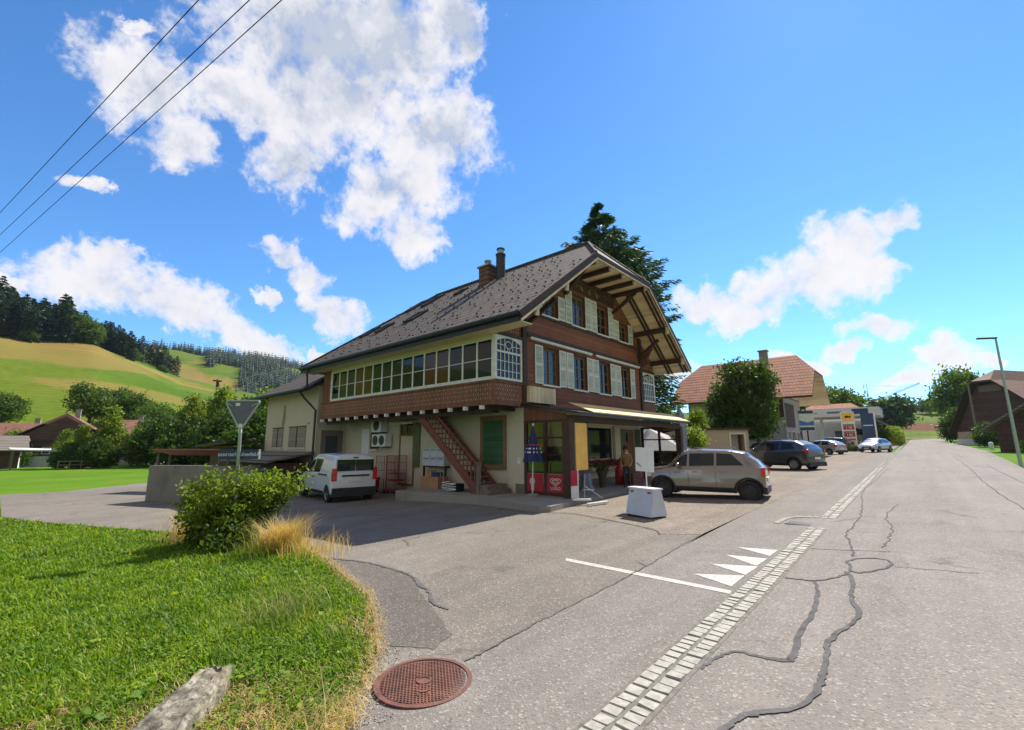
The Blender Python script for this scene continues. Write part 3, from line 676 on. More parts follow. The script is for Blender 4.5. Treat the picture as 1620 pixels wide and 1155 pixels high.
def wallcells(mb,pl,us,vs,opens,clips=(),rev=.18):
    for i in range(len(us)-1):
        for j in range(len(vs)-1):
            cu,cv=(us[i]+us[i+1])/2,(vs[j]+vs[j+1])/2
            if any(a<cu<b_ and c<cv<d for a,b_,c,d in opens): continue
            P=[(us[i],vs[j]),(us[i+1],vs[j]),(us[i+1],vs[j+1]),(us[i],vs[j+1])]
            for f in clips: P=clip(P,f) if P else P
            if len(P)>=3: mb.poly([pl(u,v,0) for u,v in P])
    for a,b_,c,d in opens:
        for q in (((a,c),(b_,c)),((b_,c),(b_,d)),((b_,d),(a,d)),((a,d),(a,c))):
            mb.poly([pl(q[0][0],q[0][1],0),pl(q[1][0],q[1][1],0),pl(q[1][0],q[1][1],-rev),pl(q[0][0],q[0][1],-rev)])
XF,YN,YF,YV0,YV1=-10.45,12.44,21.97,10.87,23.6; XB=-23.0
zr=lambda y:5.84+.745*((y-10.17) if y<17.23 else (24.29-y))
H=thing('chalet','large brown timber chalet with cream ground floor, glazed veranda and broad tiled roof','chalet',(-16.5,17.2,-.3))
# ---- ground floor
w_=MB()
south=Pl((0,YN,0),(1,0,0),(0,-1,0)); east=Pl((XF,0,0),(0,1,0),(1,0,0))
w_.poly([south(XB,-1),south(XF,-1),south(XF,3.15),south(XB,3.15)])
op=[(16.45,18.87,1.1,2.58),(20.0,20.95,.12,2.5)]
wallcells(w_,east,[YN,16.45,18.87,20.0,20.95,YF],[-.6,.12,1.1,2.5,2.58,3.15],op)
w_.poly([(XB,YN,-1),(XB,YF+1.6,-1),(XB,YF+1.6,5.7),(XB,YN,5.7)]); w_.poly([(XB,YF,-1),(XF,YF,-1),(XF,YF,3.15),(XB,YF,3.15)])
w_.build('wall','cream',H)
d=MB(); d.box(-11.15+.3,YN-.025,-.3,XF+.02,YN-.003,.42); pbox(d,east,YN,16.4,-.3,.35,.003,.02); pbox(d,east,18.9,20.0,-.3,.35,.003,.02); pbox(d,east,16.4,18.9,-.3,.35,.003,.02); d.build('plinth','dado',H)
d=MB(); d.box(-11.15,YN-.02,.08,-10.45,YN-.002,3.1); d.build('corner_render','creamlight',H)
# ---- upper timber walls
u=MB()
wl=[(13.6,14.62),(15.7,16.7),(17.75,18.75),(19.82,20.75)]
opl=[(a,b_,4.07,5.52) for a,b_ in wl]; opu=[(a,b_,6.86,t) for (a,b_),t in zip(wl,(7.72,8.22,8.22,7.72))]
us=[YN]+[x for p in wl for x in p]+[YF]
clips=(lambda p:zr(p[0])-.24-p[1],lambda p:9.2-p[1])
wallcells(u,east,us,[3.15,4.07,5.52,6.86,7.72,8.22,10.9],opl+opu,clips)
u.build('timber_wall','wood',H)
u=MB()
for ya,yb in ((YV0,YN-.1),(YF+.1,YV1)):
    P=[(ya,5.62),(yb,5.62),(yb,8),(ya,8)]; P=clip(P,lambda p:zr(p[0])-.24-p[1]); u=MB(); u.poly([east(a,b_,-.01) for a,b_ in P]); u.build('gable_boards','woodv',H)
u=MB(); u.box(-22.75,YV0+.02,3.95,-21.8,YV0+.08,5.7); u.box(-22.75,YV0+.08,3.0,-22.69,YN,5.9); u.build('end_boards','woodv',H)
u=MB(); pbox(u,east,YF+.1,YV1,3.15,3.95,-.02,.02); u.build('side_parapet','woodv',H)
# corner posts, string course, carved boards
u=MB()
for y in (YN,YF): 
    pbox(u,east,y-.11,y+.11,3.15,zr(y)-.25,.0,.10)
pbox(u,east,YN+.11,YF-.11,5.78,5.93,0,.12); pbox(u,east,YN+.11,YF-.11,6.70,6.78,0,.06); pbox(u,east,YV0,YN-.11,5.56,5.66,-.02,.09); pbox(u,east,YF+.11,YV1,5.56,5.66,-.02,.09)
for p in opl+opu:
    pbox(u,east,p[0]-.06,p[0],p[2],p[3]+.06,.0,.03); pbox(u,east,p[1],p[1]+.06,p[2],p[3]+.06,.0,.03); pbox(u,east,p[0],p[1],p[3],p[3]+.06,.0,.035)
u.build('dark_posts','wooddark',H)
u=MB()
for a,b_ in ((12.76,17.1),(17.42,21.73)):
    pbox(u,east,a,b_,5.72,5.775,.0,.13)
    k=a
    while k<b_-.08: 
        u.add([east(k,5.72,.125),east(k+.085,5.72,.125),east(k+.0425,5.65,.125),east(k,5.72,.10),east(k+.085,5.72,.10),east(k+.0425,5.65,.10)],[(0,1,2),(5,4,3),(0,2,5,3),(1,4,5,2)]); k+=.1
u.build('scalloped_trim','white',H)
# carved gable board with golden ornament
u=MB(); u.m(0)
u.poly([east(a,b_,.03) for a,b_ in ((15.0,8.42),(19.4,8.42),(19.4,9.1),(15.0,9.1))])
u.m(1); rr=random.Random(3)
for i in range(60):
    a=15.15+rr.random()*4.1; b_=8.6+rr.random()*.45; s_=.03+rr.random()*.03
    u.poly([east(a-s_,b_,.036),east(a,b_-s_,.036),east(a+s_,b_,.036),east(a,b_+s_,.036)])
u.m(2)
for i in range(16):
    a=i*PI/8; r0=.05; r1=.17 if i%2 else .11; c_=(17.15,8.64)
    u.poly([east(c_[0]+r0*math.cos(a-.2),c_[1]+r0*math.sin(a-.2),.042),east(c_[0]+r0*math.cos(a+.2),c_[1]+r0*math.sin(a+.2),.042),east(c_[0]+r1*math.cos(a),c_[1]+r1*math.sin(a),.042)])
for s_ in (-.62,.62):
    for k in range(3): u.poly([east(17.15+s_+.05*math.cos(q)+.02*k,8.7-.06*k+.05*math.sin(q),.042) for q in np.linspace(0,2*PI,7)[:-1]])
M['gold']=simple('gilt_ornament',(.55,.40,.14),.5,.2,.2,9,.1)
u.build('carved_gable_board',['wooddark','frame_brown','gold'],H)
# windows and shutters
for i,(a,b_) in enumerate(wl):
    window(H,east,a,b_,4.07,5.52,-.14,.07,(.5,),(.33,.66),'frame_brown','glass' if i else 'glassblue',sill=.07)
    window(H,east,a,b_,6.86,(7.72,8.22,8.22,7.72)[i],-.14,.07,(.5,),(.33,.66),'frame_brown','glassblue' if i<2 else 'glass',sill=.07)
    for a0,a1 in ((a-.52,a-.03),(b_+.04,b_+.50)):
        shutter(H,east,a0,a1,4.06,5.55)
        top=(7.84,8.32,8.32,7.84)[i]
        cut=0
        if i==0 and a0<a: shutter(H,east,a0+.04,a1,6.86,7.66,cut=.22)
        else: shutter(H,east,a0,a1,6.84,top)
# ---- verandas
vl=Pl((0,YV0,0),(1,0,0),(0,-1,0))
X0,X1=-21.80,-10.52; n=15; pw=(X1-X0)/n
for k in range(n):
    window(H,vl,X0+k*pw,X0+(k+1)*pw,4.06,5.42,-.04,.035,(),(.48,),'white',('glass','glassgreen','glasswarm','glassgreen','glass','glasswarm','glass')[(k*3)%7],bw=.035,name='veranda_window')
def lattice(pl,a,b_,inv=False):
    f=MB(); 
    pbox(f,pl,a,a+.09,4.0,5.62,-.01,.05); pbox(f,pl,b_-.09,b_,4.0,5.62,-.01,.05); pbox(f,pl,a+.09,b_-.09,4.0,4.08,-.01,.05); pbox(f,pl,a+.09,b_-.09,4.95,5.02,-.01,.045)
    # arched head
    c=(a+b_)/2; hw=(b_-a)/2-.09; N=12
    for i in range(N):
        q0,q1=-1+2*i/N,-1+2*(i+1)/N; z=lambda q:5.50-.16*q*q
        f.prism([pl(c+q0*hw,z(q0),-.01),pl(c+q1*hw,z(q1),-.01),pl(c+q1*hw,5.62,-.01),pl(c+q0*hw,5.62,-.01)],Vector(pl(0,0,.055))-Vector(pl(0,0,0)))
        f.add([pl(c+q0*hw,5.62,.06),pl(c+q1*hw,5.62,.06),pl(c+(q0+q1)/2*hw,5.56,.06)],[(0,1,2)])
    for k in range(1,6):
        x=a+.09+(b_-a-.18)*k/6; pbox(f,pl,x-.013,x+.013,4.08,4.95,.0,.03)
        if k not in (3,): pbox(f,pl,x-.013,x+.013,5.02,5.48,.0,.03)
    for z in (4.32,4.66): pbox(f,pl,a+.09,b_-.09,z-.012,z+.012,.002,.028)
    pbox(f,pl,a+.09,c-.18,5.22,5.245,.002,.028); pbox(f,pl,c+.18,b_-.09,5.22,5.245,.002,.028)
    for i in range(12):
        t0,t1=i*PI/6,(i+1)*PI/6; f.beam(pl(c+.17*math.cos(t0),5.26+.13*math.sin(t0),.015),pl(c+.17*math.cos(t1),5.26+.13*math.sin(t1),.015),.025,.025)
    for s_ in (-.05,.05): pbox(f,pl,c+s_-.01,c+s_+.01,5.02,5.14,.002,.028)
    o_=f.build('lattice_window','white',H)
    g=MB(); pbox(g,pl,a+.05,b_-.05,4.04,5.52,-.008,-.002); g.build('pane','glass',o_)
lattice(east,YV0+.02,YN-.12); lattice(east,YF+.12,YV1-.02)
v=MB(); v.box(X0-.1,YV0,3.98,X1+.07,YV0+.12,4.055); v.box(X0-.14,YV0-.0,4.055,X0-.003,YV0+.1,5.5); v.box(X1+.003,YV0-.005,4.055,XF,YV0+.1,5.62); v.build('veranda_frame','white',H)
v=MB(); v.box(X0-.1,YV0+.01,5.425,X1+.0,YV0+.12,6.15); v.build('veranda_frieze','yellowsoffit',H)
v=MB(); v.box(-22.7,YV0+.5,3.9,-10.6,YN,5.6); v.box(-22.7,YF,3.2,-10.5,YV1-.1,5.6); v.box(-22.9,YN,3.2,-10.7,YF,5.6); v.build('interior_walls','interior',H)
# balcony parapet with fretwork
par=MB(); par.m(0); par.box(-22.75,YV0-.03,3.2,XF+.03,YV0+.0,3.96); par.box(XF,YV0,3.2,XF+.03,YN-.1,3.96)
par.box(-22.78,YV0-.07,3.9,XF+.07,YV0-.03,3.97); par.box(-22.78,YV0-.06,3.12,XF+.07,YV0-.03,3.22); par.box(XF+.03,YV0-.03,3.9,XF+.07,YN-.1,3.97); par.box(XF+.03,YV0-.03,3.12,XF+.06,YN-.1,3.22)
par.m(1); 
def fret(pl,a,b_,d):
    k=a+.08; j=0
    while k<b_-.06:
        for r_,z in enumerate((3.34,3.50,3.66,3.80)):
            s_=.020+.010*((j+r_)%2); hh=.050 if (j+r_)%2 else .032
            par.poly([pl(k-s_,z,d),pl(k,z-hh,d),pl(k+s_,z,d),pl(k,z+hh,d)])
        for z in (3.42,3.58,3.73): par.poly([pl(k+.05,z-.022,d),pl(k+.062,z,d),pl(k+.05,z+.022,d),pl(k+.038,z,d)])
        k+=.115; j+=1
fret(vl,-22.75,XF,.034); fret(east,YV0,YN-.1,.034)
par.build('carved_parapet',['woodv','carve'],H)
# fretwork in the small gable triangles
u=MB(); 
for pl_,ya,yb in ((east,YV0,YN-.12),(east,YF+.12,YV1)):
    k=ya+.25
    while k<yb-.05:
        z=5.80
        while z<zr(k)-.42:
            u.poly([pl_(k-.03,z,.004),pl_(k,z-.06,.004),pl_(k+.03,z,.004),pl_(k,z+.06,.004)]); z+=.17
        k+=.13
u.build('gable_fretwork','carve',H)
b=MB(); b.box(-22.75,YF,3.12,XF,YV1,3.2); b.build('balcony_floor','wooddark',H)
b=MB(); b.box(-22.75,YV0,3.12,XF,YN,3.2); b.box(-22.7,YV0+.3,2.86,-10.9,YV0+.46,3.1); b.build('balcony_floor','wooddark',H)
for k in range(15):
    x=-22.4+k*.82
    j=MB(); j.m(0).box(x-.06,YV0-.02,2.98,x+.06,YN,3.12); j.m(1).box(x-.062,YV0-.16,2.975,x+.062,YV0-.021,3.105); j.build('balcony_joist',['wooddark','white'],H)
# ---- roof
XO,XE,XR1,XR0=-8.65,-24.0,-21.6,-10.42; YL,YR,YC=10.17,24.29,17.23; zE,zA,zP=5.84,9.33,11.10; ya,yb=14.86,19.60
top=MB(); th=.2
def slab(mb,pts,mt,mside=2,mbot=3):
    n=len(pts); lo=[(p[0],p[1],p[2]-th) for p in pts]; o=len(mb.v)
    mb.m(mt).add(list(pts),[tuple(range(n))]); mb.m(mbot).add(lo,[tuple(range(n))[::-1]])
    mb.m(mside); 
    for i in range(n): mb.add([pts[i],pts[(i+1)%n],lo[(i+1)%n],lo[i]],[(0,1,2,3)])
slab(top,[(XO,YL,zE),(XO,ya,zA),(XR0,YC,zP),(XR1,YC,zP),(XE,YL,zE)],0)
slab(top,[(XO,YR,zE),(XE,YR,zE),(XR1,YC,zP),(XR0,YC,zP),(XO,yb,zA)],0)
slab(top,[(XO,ya,zA),(XO,yb,zA),(XR0,YC,zP)],1)
slab(top,[(XE,YR,zE),(XE,YL,zE),(XR1,YC,zP)],1)
# snow hooks
rr=random.Random(5)
for i in range(38):
    for j in range(14):
        x=XO-.35-i*.4; y=YL+.35+j*.47+(.12 if i%2 else 0)
        lim=XR1-(YC-y)/(YC-YL)*(XR1-XE)*-1
        if y>YC-.25 or x<-23 or (x>-10.3 and y>ya-.2) or rr.random()<.12 or (j%2==1 and i%3): continue
        z=zr(y); top.m(4).box(x-.035,y-.05,z+.005,x+.035,y-.02,z+.055)
rf=top.build('roof',['slate','slateX','darkmetal','yellowsoffit','black'],H)
k_=MB(); k_.tube([(XR0,YC,zP+.03),(XR1,YC,zP+.03)],.09,6); k_.tube([(XO,ya,zA+.02),(XR0,YC,zP+.03)],.07,6); k_.tube([(XO,yb,zA+.02),(XR0,YC,zP+.03)],.07,6); k_.tube([(XE,YL,zE+.02),(XR1,YC,zP+.03)],.07,6); k_.build('ridge_cap','slate',rf,smooth=True)
k_=MB(); k_.prism([(-14.75,15.9,zr(15.9)+.01),(-14.67,15.9,zr(15.9)+.01),(-15.95,11.0,zr(11)+.01),(-16.03,11.0,zr(11)+.01)],(0,0,.02)); k_.build('conductor_strip','metal',rf)
# soffit sheets, purlins, rafters, barge boards
s_=MB()
def undl(x0,x1,y0,y1,off,side=1):
    z0,z1=zr(y0)-off,zr(y1)-off
    s_.poly([(x0,y0,z0),(x1,y0,z0),(x1,y1,z1),(x0,y1,z1)])
undl(XF,XO+.02,YL+.05,ya,th+.03); undl(XF,XO+.02,yb,YR-.05,th+.03); s_.poly([(XF,ya,zA-.2),(XO+.02,ya,zA-.2),(XO+.02,yb,zA-.2),(XF,yb,zA-.2)])
s_.build('gable_soffit','soffit',H)
p=MB()
for y in (15.0,16.1,17.17,18.24,19.35): p=MB(); p.box(XF,y-.07,zA-.40,XO-.12,y+.07,zA-.21); p.build('purlin','wooddark',H)
for y in (12.8,21.62,11.05,23.4): z=zr(y)-.24; p=MB(); p.box(XF,y-.08,z-.24,XO-.12,y+.08,z-.0); p.build('purlin','wooddark',H)
p=MB()
for y in (15.0,16.1,17.17,18.24,19.35):
    p=MB(); p.obox((XO-.06,y,zA-.31),(1,0,0),(0,1,0),(0,0,1),.05,.05,.09); p.build('carved_purlin_end','creamlight',H)
for y in (12.8,21.62,11.05,23.4): p=MB(); p.obox((XO-.05,y,zr(y)-.36),(1,0,0),(0,1,0),(0,0,1),.06,.07,.13); p.obox((XO-.05,y,zr(y)-.53),(1,0,0),(0,1,0),(0,0,1),.04,.09,.06); p.build('carved_purlin_end','creamlight',H)
for x in (-8.80,-8.98,-9.62,-9.80):
    for (a,b_) in ((YL+.1,ya),(yb,YR-.1)):
        p=MB(); p.beam((x,a,zr(a)-.29),(x,b_,zr(b_)-.29),.07,.12); p.build('rafter','wooddark',H)
for y0,y1,z0,z1 in ((19.2,19.35,8.1,8.95),(21.8,21.62,6.25,7.0),(15.2,15.0,8.1,8.95),(12.6,12.8,6.25,7.0)):
    p=MB(); p.beam((XF+.05,y0,z0),(XF+1.25,y1,z1),.13,.15); p.build('bracket_strut','wooddark',H)
p=MB()
p.prism([(XF+.0,22.0,5.7),(XF+.0,22.0,6.55),(XF+.75,22.0,6.7),(XF+.45,22.0,6.2),(XF+.5,22.0,5.95)],(0,.08,0)); p.build('carved_bracket','woodstair',H)
p=MB()
for (a,b_) in ((YL,ya),(YR,yb)):
    p.m(0); p.beam((XO+.02,a,zr(a)-.14),(XO+.02,b_,zA-.14),.045,.30); p.m(1); p.beam((XO+.05,a,zr(a)-.29),(XO+.05,b_,zA-.29),.03,.07)
p.m(0); p.beam((XO+.02,ya,zA-.14),(XO+.02,yb,zA-.14),.045,.26); p.m(1); p.beam((XO+.05,ya,zA-.26),(XO+.05,yb,zA-.26),.03,.06)
p.build('barge_board',['wooddark','soffit'],H)
# eave fascia, gutter, downpipe
p=MB(); p.tube([(XO-.02,YL-.07,zE-.06),(XE+.1,YL-.07,zE-.06)],.085,8); p.m(0); p.box(XE+.05,YL-.01,zE-.30,XO-.03,YL+.03,zE-.1); p.build('gutter','darkmetal',H,smooth=False)
p=MB(); p.tube([(-23.05,YL-.05,zE-.15),(-23.05,YL-.05,zE-.45),(-23.15,YL+.05,4.75)],.05,8); p.build('downpipe','darkmetal',H)
p=MB(); p.box(XE+.1,YL+.04,5.56,XO-.1,YV0,5.60); p.build('eave_soffit','yellowsoffit',H)
# skylights
def sky_l(x0,x1,y0,y1,glass_='glassblue'):
    f=MB(); 
    def q(x,y,o): return (x,y,zr(y)+o)
    for a,b_,c,d_ in ((x0,x1,y0,y0+.07),(x0,x1,y1-.07,y1),(x0,x0+.07,y0+.07,y1-.07),(x1-.07,x1,y0+.07,y1-.07)):
        f.prism([q(a,c,.0),q(b_,c,.0),q(b_,d_,.0),q(a,d_,.0)],(0,-.05,.09))
    o_=f.build('skylight','darkmetal',rf)
    g=MB(); g.prism([q(x0+.06,y0+.06,.04),q(x1-.06,y0+.06,.04),q(x1-.06,y1-.06,.04),q(x0+.06,y1-.06,.04)],(0,-.008,.015)); g.build('pane',glass_,o_)
for a in ((-18.95,-18.1,13.0,13.95),(-22.75,-21.95,12.75,13.6),(-21.1,-20.4,12.7,13.5),(-22.2,-21.5,15.4,16.6),(-20.75,-20.0,15.4,16.6),(-18.1,-17.5,15.6,16.2)): sky_l(*a)
# chimneys
c=MB(); c.m(0).box(-16.25,15.75,9.6,-15.55,16.4,11.0); c.m(1).box(-16.33,15.67,11.0,-15.47,16.48,11.09); c.lathe((-15.9,16.08,11.09),[(.16,0),(.15,.25),(.2,.26),(.2,.34),(.1,.36)],14)
c.build('chimney',['browntile','metal'],rf)
c=MB(); c.m(0).lathe((-15.0,16.1,9.9),[(.24,0),(.24,1.55),(.27,1.56),(.27,1.63),(.2,1.64)],18); c.m(1).lathe((-15.0,16.1,11.54),[(.17,0),(.17,.25)],18); c.m(0).lathe((-15.0,16.1,11.79),[(.22,0),(.22,.05),(.14,.10)],18)
c.build('flue_pipe',['darkmetal','metal'],rf,smooth=True)
# ---- ground-floor south side fittings
def sur(a,b_,c_,d_,t=.12,mat='dado',dd=.03):
    f=MB(); pbox(f,south,a-t,a,c_-t,d_+t,0,dd); pbox(f,south,b_,b_+t,c_-t,d_+t,0,dd); pbox(f,south,a,b_,d_,d_+t,0,dd); pbox(f,south,a,b_,c_-t,c_,0,dd+.03)
    return f.build('window_surround',mat,H)
sur(-12.49,-11.46,1.05,2.70,.17,'frame_brown'); g=MB(); pbox(g,south,-12.49,-11.98,1.05,2.70,0,.03); pbox(g,south,-11.97,-11.46,1.05,2.70,0,.03); g.build('closed_shutters','green',H)
g=MB(); pbox(g,south,-21.35,-20.65,-.3,2.62,-.02,.03); g.build('white_door','whitecl',H)
window(H,south,-20.5,-19.8,1.6,2.6,.0,.06,(.5,),(),'frame_brown','glass',sill=.12)
o_=window(H,south,-17.95,-16.95,2.2,2.85,.0,.06,(.5,),(),'frame_brown','glass',name='transom_window')
g=MB(); pbox(g,south,-17.9,-17.0,.1,2.2,.0,.03); g.build('board_panel','cream',H)
g=MB(); pbox(g,south,-16.9,-16.45,.85,2.92,.03,.07); g.build('folded_shutter','olive',H)
sur(-17.95,-16.95,.1,2.85,.09,'frame_brown')
g=MB(); pbox(g,south,-10.76,-10.60,1.1,1.34,0,.03); g.build('socket_box','white',H)
g=MB(); g.box(-18.2,YN-.5,2.72,-16.4,YN-.42,2.80); g.box(-18.9,YN-.12,2.78,-16.0,YN-.02,2.90); g.build('cable_duct','cream',H)
# stair
S0=Vector((-11.55,11.25,.12)); S1=Vector((-15.05,11.25,3.12)); ns=15
st=thing('outdoor_stair','red-brown wooden stair with slatted railing rising to the balcony','stair',(-13.3,11.8,.1))
for y in (11.25,12.25):
    f=MB(); f.beam(S0.lerp(S1,0)+Vector((0,y-11.25,.02)),S1+Vector((0,y-11.25,-.12)),.06,.30); f.build('stringer','woodstair',st)
f=MB()
for k in range(ns):
    q=S0.lerp(S1,(k+.6)/ns); f.box(q.x-.15,11.28,q.z-.03,q.x+.15,12.22,q.z+.015); 
    if k<4: f.box(q.x-.13,11.28,q.z-.2,q.x-.11,12.22,q.z-.03)
f.build('treads','woodgrey',st)
f=MB(); f.beam(S0+Vector((0,-.02,.95)),S1+Vector((0,-.02,.78)),.07,.07); f.build('handrail','woodstair',st)
for k in range(16):
    t_=(k+.7)/17; q=S0.lerp(S1,t_); f=MB(); zt=min(q.z+.93,3.1); f.box(q.x-.035,11.225,q.z-.02,q.x+.035,11.25,zt); f.build('baluster','woodstair',st)
f=MB(); f.box(-11.6,11.2,.1,-11.48,11.32,1.2); f.build('newel_post','woodgrey',st)
f=MB(); f.box(-11.45,11.2,.1,-10.95,12.3,.26); f.box(-11.45,11.25,.26,-11.1,12.25,.42); f.build('bottom_steps','woodgrey',st)
# ---- porch
P_=thing('shop_porch','dark timber shop porch with yellow awning and glazed side screens','porch',(-9.4,17,.1))
f=MB(); f.box(-8.6,12.15,-.1,-8.3,12.42,2.62); f.build('corner_post','wooddark',P_)
f=MB(); f.box(-8.6,21.5,.1,-8.34,21.76,2.62); f.build('end_post','wooddark',P_)
f=MB(); f.box(-8.58,12.42,2.52,-8.36,21.5,2.74); f.build('front_beam','wooddark',P_)
f=MB(); f.prism([(XF+.02,12.2,3.24),(XF+.02,12.2,3.16),(-7.95,12.2,2.74),(-7.95,12.2,2.82)],(0,9.75,0)); f.build('porch_roof','darkmetal',P_)
f=MB(); f.prism([(-8.95,13.1,3.24),(-7.98,13.1,2.86),(-7.98,13.1,2.845),(-8.95,13.1,3.225)],(0,8.7,0)); f.prism([(-7.98,13.1,2.86),(-7.96,13.1,2.86),(-7.96,13.1,2.76),(-7.98,13.1,2.76)],(0,8.7,0)); f.build('awning_cloth','awning',P_)
f=MB(); f.prism([(XF+.03,YN-.03,2.62),(-8.6,YN-.03,2.62),(-8.6,YN-.03,2.80),(XF+.03,YN-.03,3.14)],(0,.03,0)); f.build('boarded_gable','woodv',P_)
sc_=Pl((0,YN,0),(1,0,0),(0,-1,0))
f=MB()
for a,b_,c_,d_ in ((-10.42,-10.30,.1,2.62),(-9.56,-9.44,.1,2.62),(-8.68,-8.6,.1,2.62),(-10.3,-9.56,2.54,2.62),(-9.44,-8.68,2.54,2.62),(-10.3,-9.56,1.98,2.04),(-9.44,-8.68,1.98,2.04),(-10.3,-9.56,1.42,1.46),(-9.44,-8.68,1.42,1.46),(-10.3,-9.56,.82,.88),(-9.44,-8.68,.82,.88),(-10.3,-9.56,.1,.26),(-9.44,-8.68,.1,.26)):
    pbox(f,sc_,a,b_,c_,d_,-.04,.04)
sf=f.build('side_screen','wooddark',P_)
m,nt,b=newmat('clear_screen_glass'); b.inputs['Base Color'].default_value=(.55,.55,.52,1); b.inputs['Roughness'].default_value=.05
tr=nt.nodes.new('ShaderNodeBsdfTransparent'); tr.inputs[0].default_value=(.72,.72,.70,1); ms=nt.nodes.new('ShaderNodeMixShader'); fr=nt.nodes.new('ShaderNodeFresnel'); fr.inputs[0].default_value=1.5
gl=nt.nodes.new('ShaderNodeBsdfGlossy'); gl.inputs['Roughness'].default_value=.03
nt.links.new(fr.outputs[0],ms.inputs[0]); nt.links.new(tr.outputs[0],ms.inputs[1]); nt.links.new(gl.outputs[0],ms.inputs[2]); nt.links.new(ms.outputs[0],nt.nodes['Material Output'].inputs[0]); M['clear']=m
g=MB(); pbox(g,sc_,-10.3,-9.56,.88,2.54,-.01,.0); pbox(g,sc_,-9.44,-8.68,.88,2.54,-.01,.0); g.build('pane','clear',sf)
g=MB(); pbox(g,sc_,-10.3,-9.56,.88,1.72,-.03,-.02); pbox(g,sc_,-9.44,-8.68,.88,1.72,-.03,-.02); g.build('grey_film','dado',sf)
g=MB(); pbox(g,sc_,-10.3,-9.56,1.75,2.54,-.09,-.08); g.build('peach_blind','orange',sf)
def heart(mb,pl,cx,cz,s,d,w=.02):
    for k_ in (1,.55):
        pts=[]
        for i in range(25):
            t=2*PI*i/24; x=16*math.sin(t)**3; z=13*math.cos(t)-5*math.cos(2*t)-2*math.cos(3*t)-math.cos(4*t)
            pts.append((cx+x*s*k_*1.25/16,cz+z*s*k_*.8/16+ (0 if k_==1 else .02*s)))
        for i in range(24): mb.beam(pl(*pts[i],d),pl(*pts[i+1],d),w,.004,up=tuple(pl.n))
def poster(a,b_,c_,d_,dd,logo):
    f=MB(); pbox(f,sc_,a,b_,c_,d_,dd,dd+.012); o_=f.build('poster','poster_red',P_)
    g=MB(); cx=(a+b_)/2
    if logo:
        heart(g,sc_,cx,c_+(d_-c_)*.6,.17,dd+.018,.022); g.build('heart_emblem','white',o_)
        Mx=Matrix(((1,0,0,cx),(0,0,-1,YN-dd-.016),(0,1,0,c_+.13),(0,0,0,1))); text_mesh('lettering','LUSSO',.14,Mx,'white',o_)
    else:
        g.lathe((cx-.12,YN-dd-.013,c_+.33),[(.0,-.003),(.11,-.002),(.12,0)],16,axis='y'); g.prism([sc_(cx-.2,c_+.3,dd+.014),sc_(cx-.03,c_+.3,dd+.014),sc_(cx-.05,c_+.02,dd+.014),sc_(cx-.16,c_+.02,dd+.014)],(0,-.004,0)); g.build('ice_cream_picture','paper',o_)
poster(-10.28,-9.58,.22,.80,.045,False); poster(-9.42,-8.72,.22,.80,.045,True)
sc2=Pl((-8.34,0,0),(0,1,0),(1,0,0))
f=MB(); pbox(f,sc2,12.5,13.2,.95,2.48,.0,.03); yb_=f.build('yellow_banner','yellow',P_); f=MB(); pbox(f,sc2,12.42,13.3,.84,.94,-.02,.05); pbox(f,sc2,13.2,13.26,.94,2.5,-.02,.03); f.build('banner_frame','wooddark',P_)
# far side screen
f=MB(); fs=Pl((0,21.6,0),(1,0,0),(0,-1,0))
for a,b_,c_,d_ in ((-10.40,-10.28,.1,2.62),(-9.5,-9.4,.1,2.62),(-10.28,-9.5,2.54,2.62),(-9.4,-8.6,2.54,2.62),(-10.28,-9.5,1.98,2.04),(-9.4,-8.6,1.98,2.04),(-10.28,-9.5,1.40,1.46),(-9.4,-8.6,1.40,1.46),(-10.28,-9.5,.1,.85),(-9.4,-8.6,.1,.85)): pbox(f,fs,a,b_,c_,d_,-.04,.04)
sf=f.build('far_screen','wooddark',P_); g=MB(); pbox(g,fs,-10.28,-9.5,.85,2.54,0,.01); pbox(g,fs,-9.4,-8.6,.85,2.54,0,.01); g.build('pane','clear',sf)
# shop front
window(H,east,16.45,18.87,1.1,2.58,-.12,.07,(),(),'creamlight','glass',name='shop_window')
g=MB(); pbox(g,east,18.9,19.42,.35,2.62,.0,.06); g.build('pilaster','creamlight',H)
dr=MB(); pbox(dr,east,20.0,20.95,.12,2.5,-.12,-.06); dro=dr.build('door','frame_brown',H); g=MB(); pbox(g,east,20.15,20.35,1.9,2.35,-.05,-.045); g.build('door_pane','glass',dro); g=MB(); pbox(g,east,20.06,20.09,1.1,1.3,-.06,0); g.build('handle','metal',dro)
for a in (19.46,20.98): g=MB(); pbox(g,east,a,a+.5,.5,2.5,.02,.06); g.build('olive_shutter','olive',H)
g=MB(); g.box(-10.42,12.5,3.29,-10.2,14.0,3.88); lb=g.build('light_box_sign','soffit',H); g=MB(); g.box(-10.43,14.0,3.27,-10.19,14.04,3.90); g.build('light_box_end','whitecl',lb)
# ---- platform
pf=MB(); pts=[(-15.0,10.25),(-13.1,10.55),(-10.9,10.65),(-8.0,10.12),(-7.75,10.35),(-7.98,12.0),(-8.2,16),(-8.25,22.3),(-10.4,22.3),(-10.4,12.5),(-15.0,12.5)]
pf.prism([(x,y,-.55) for x,y in pts],(0,0,.65)); struct(pf.build('concrete_platform','concrete'))
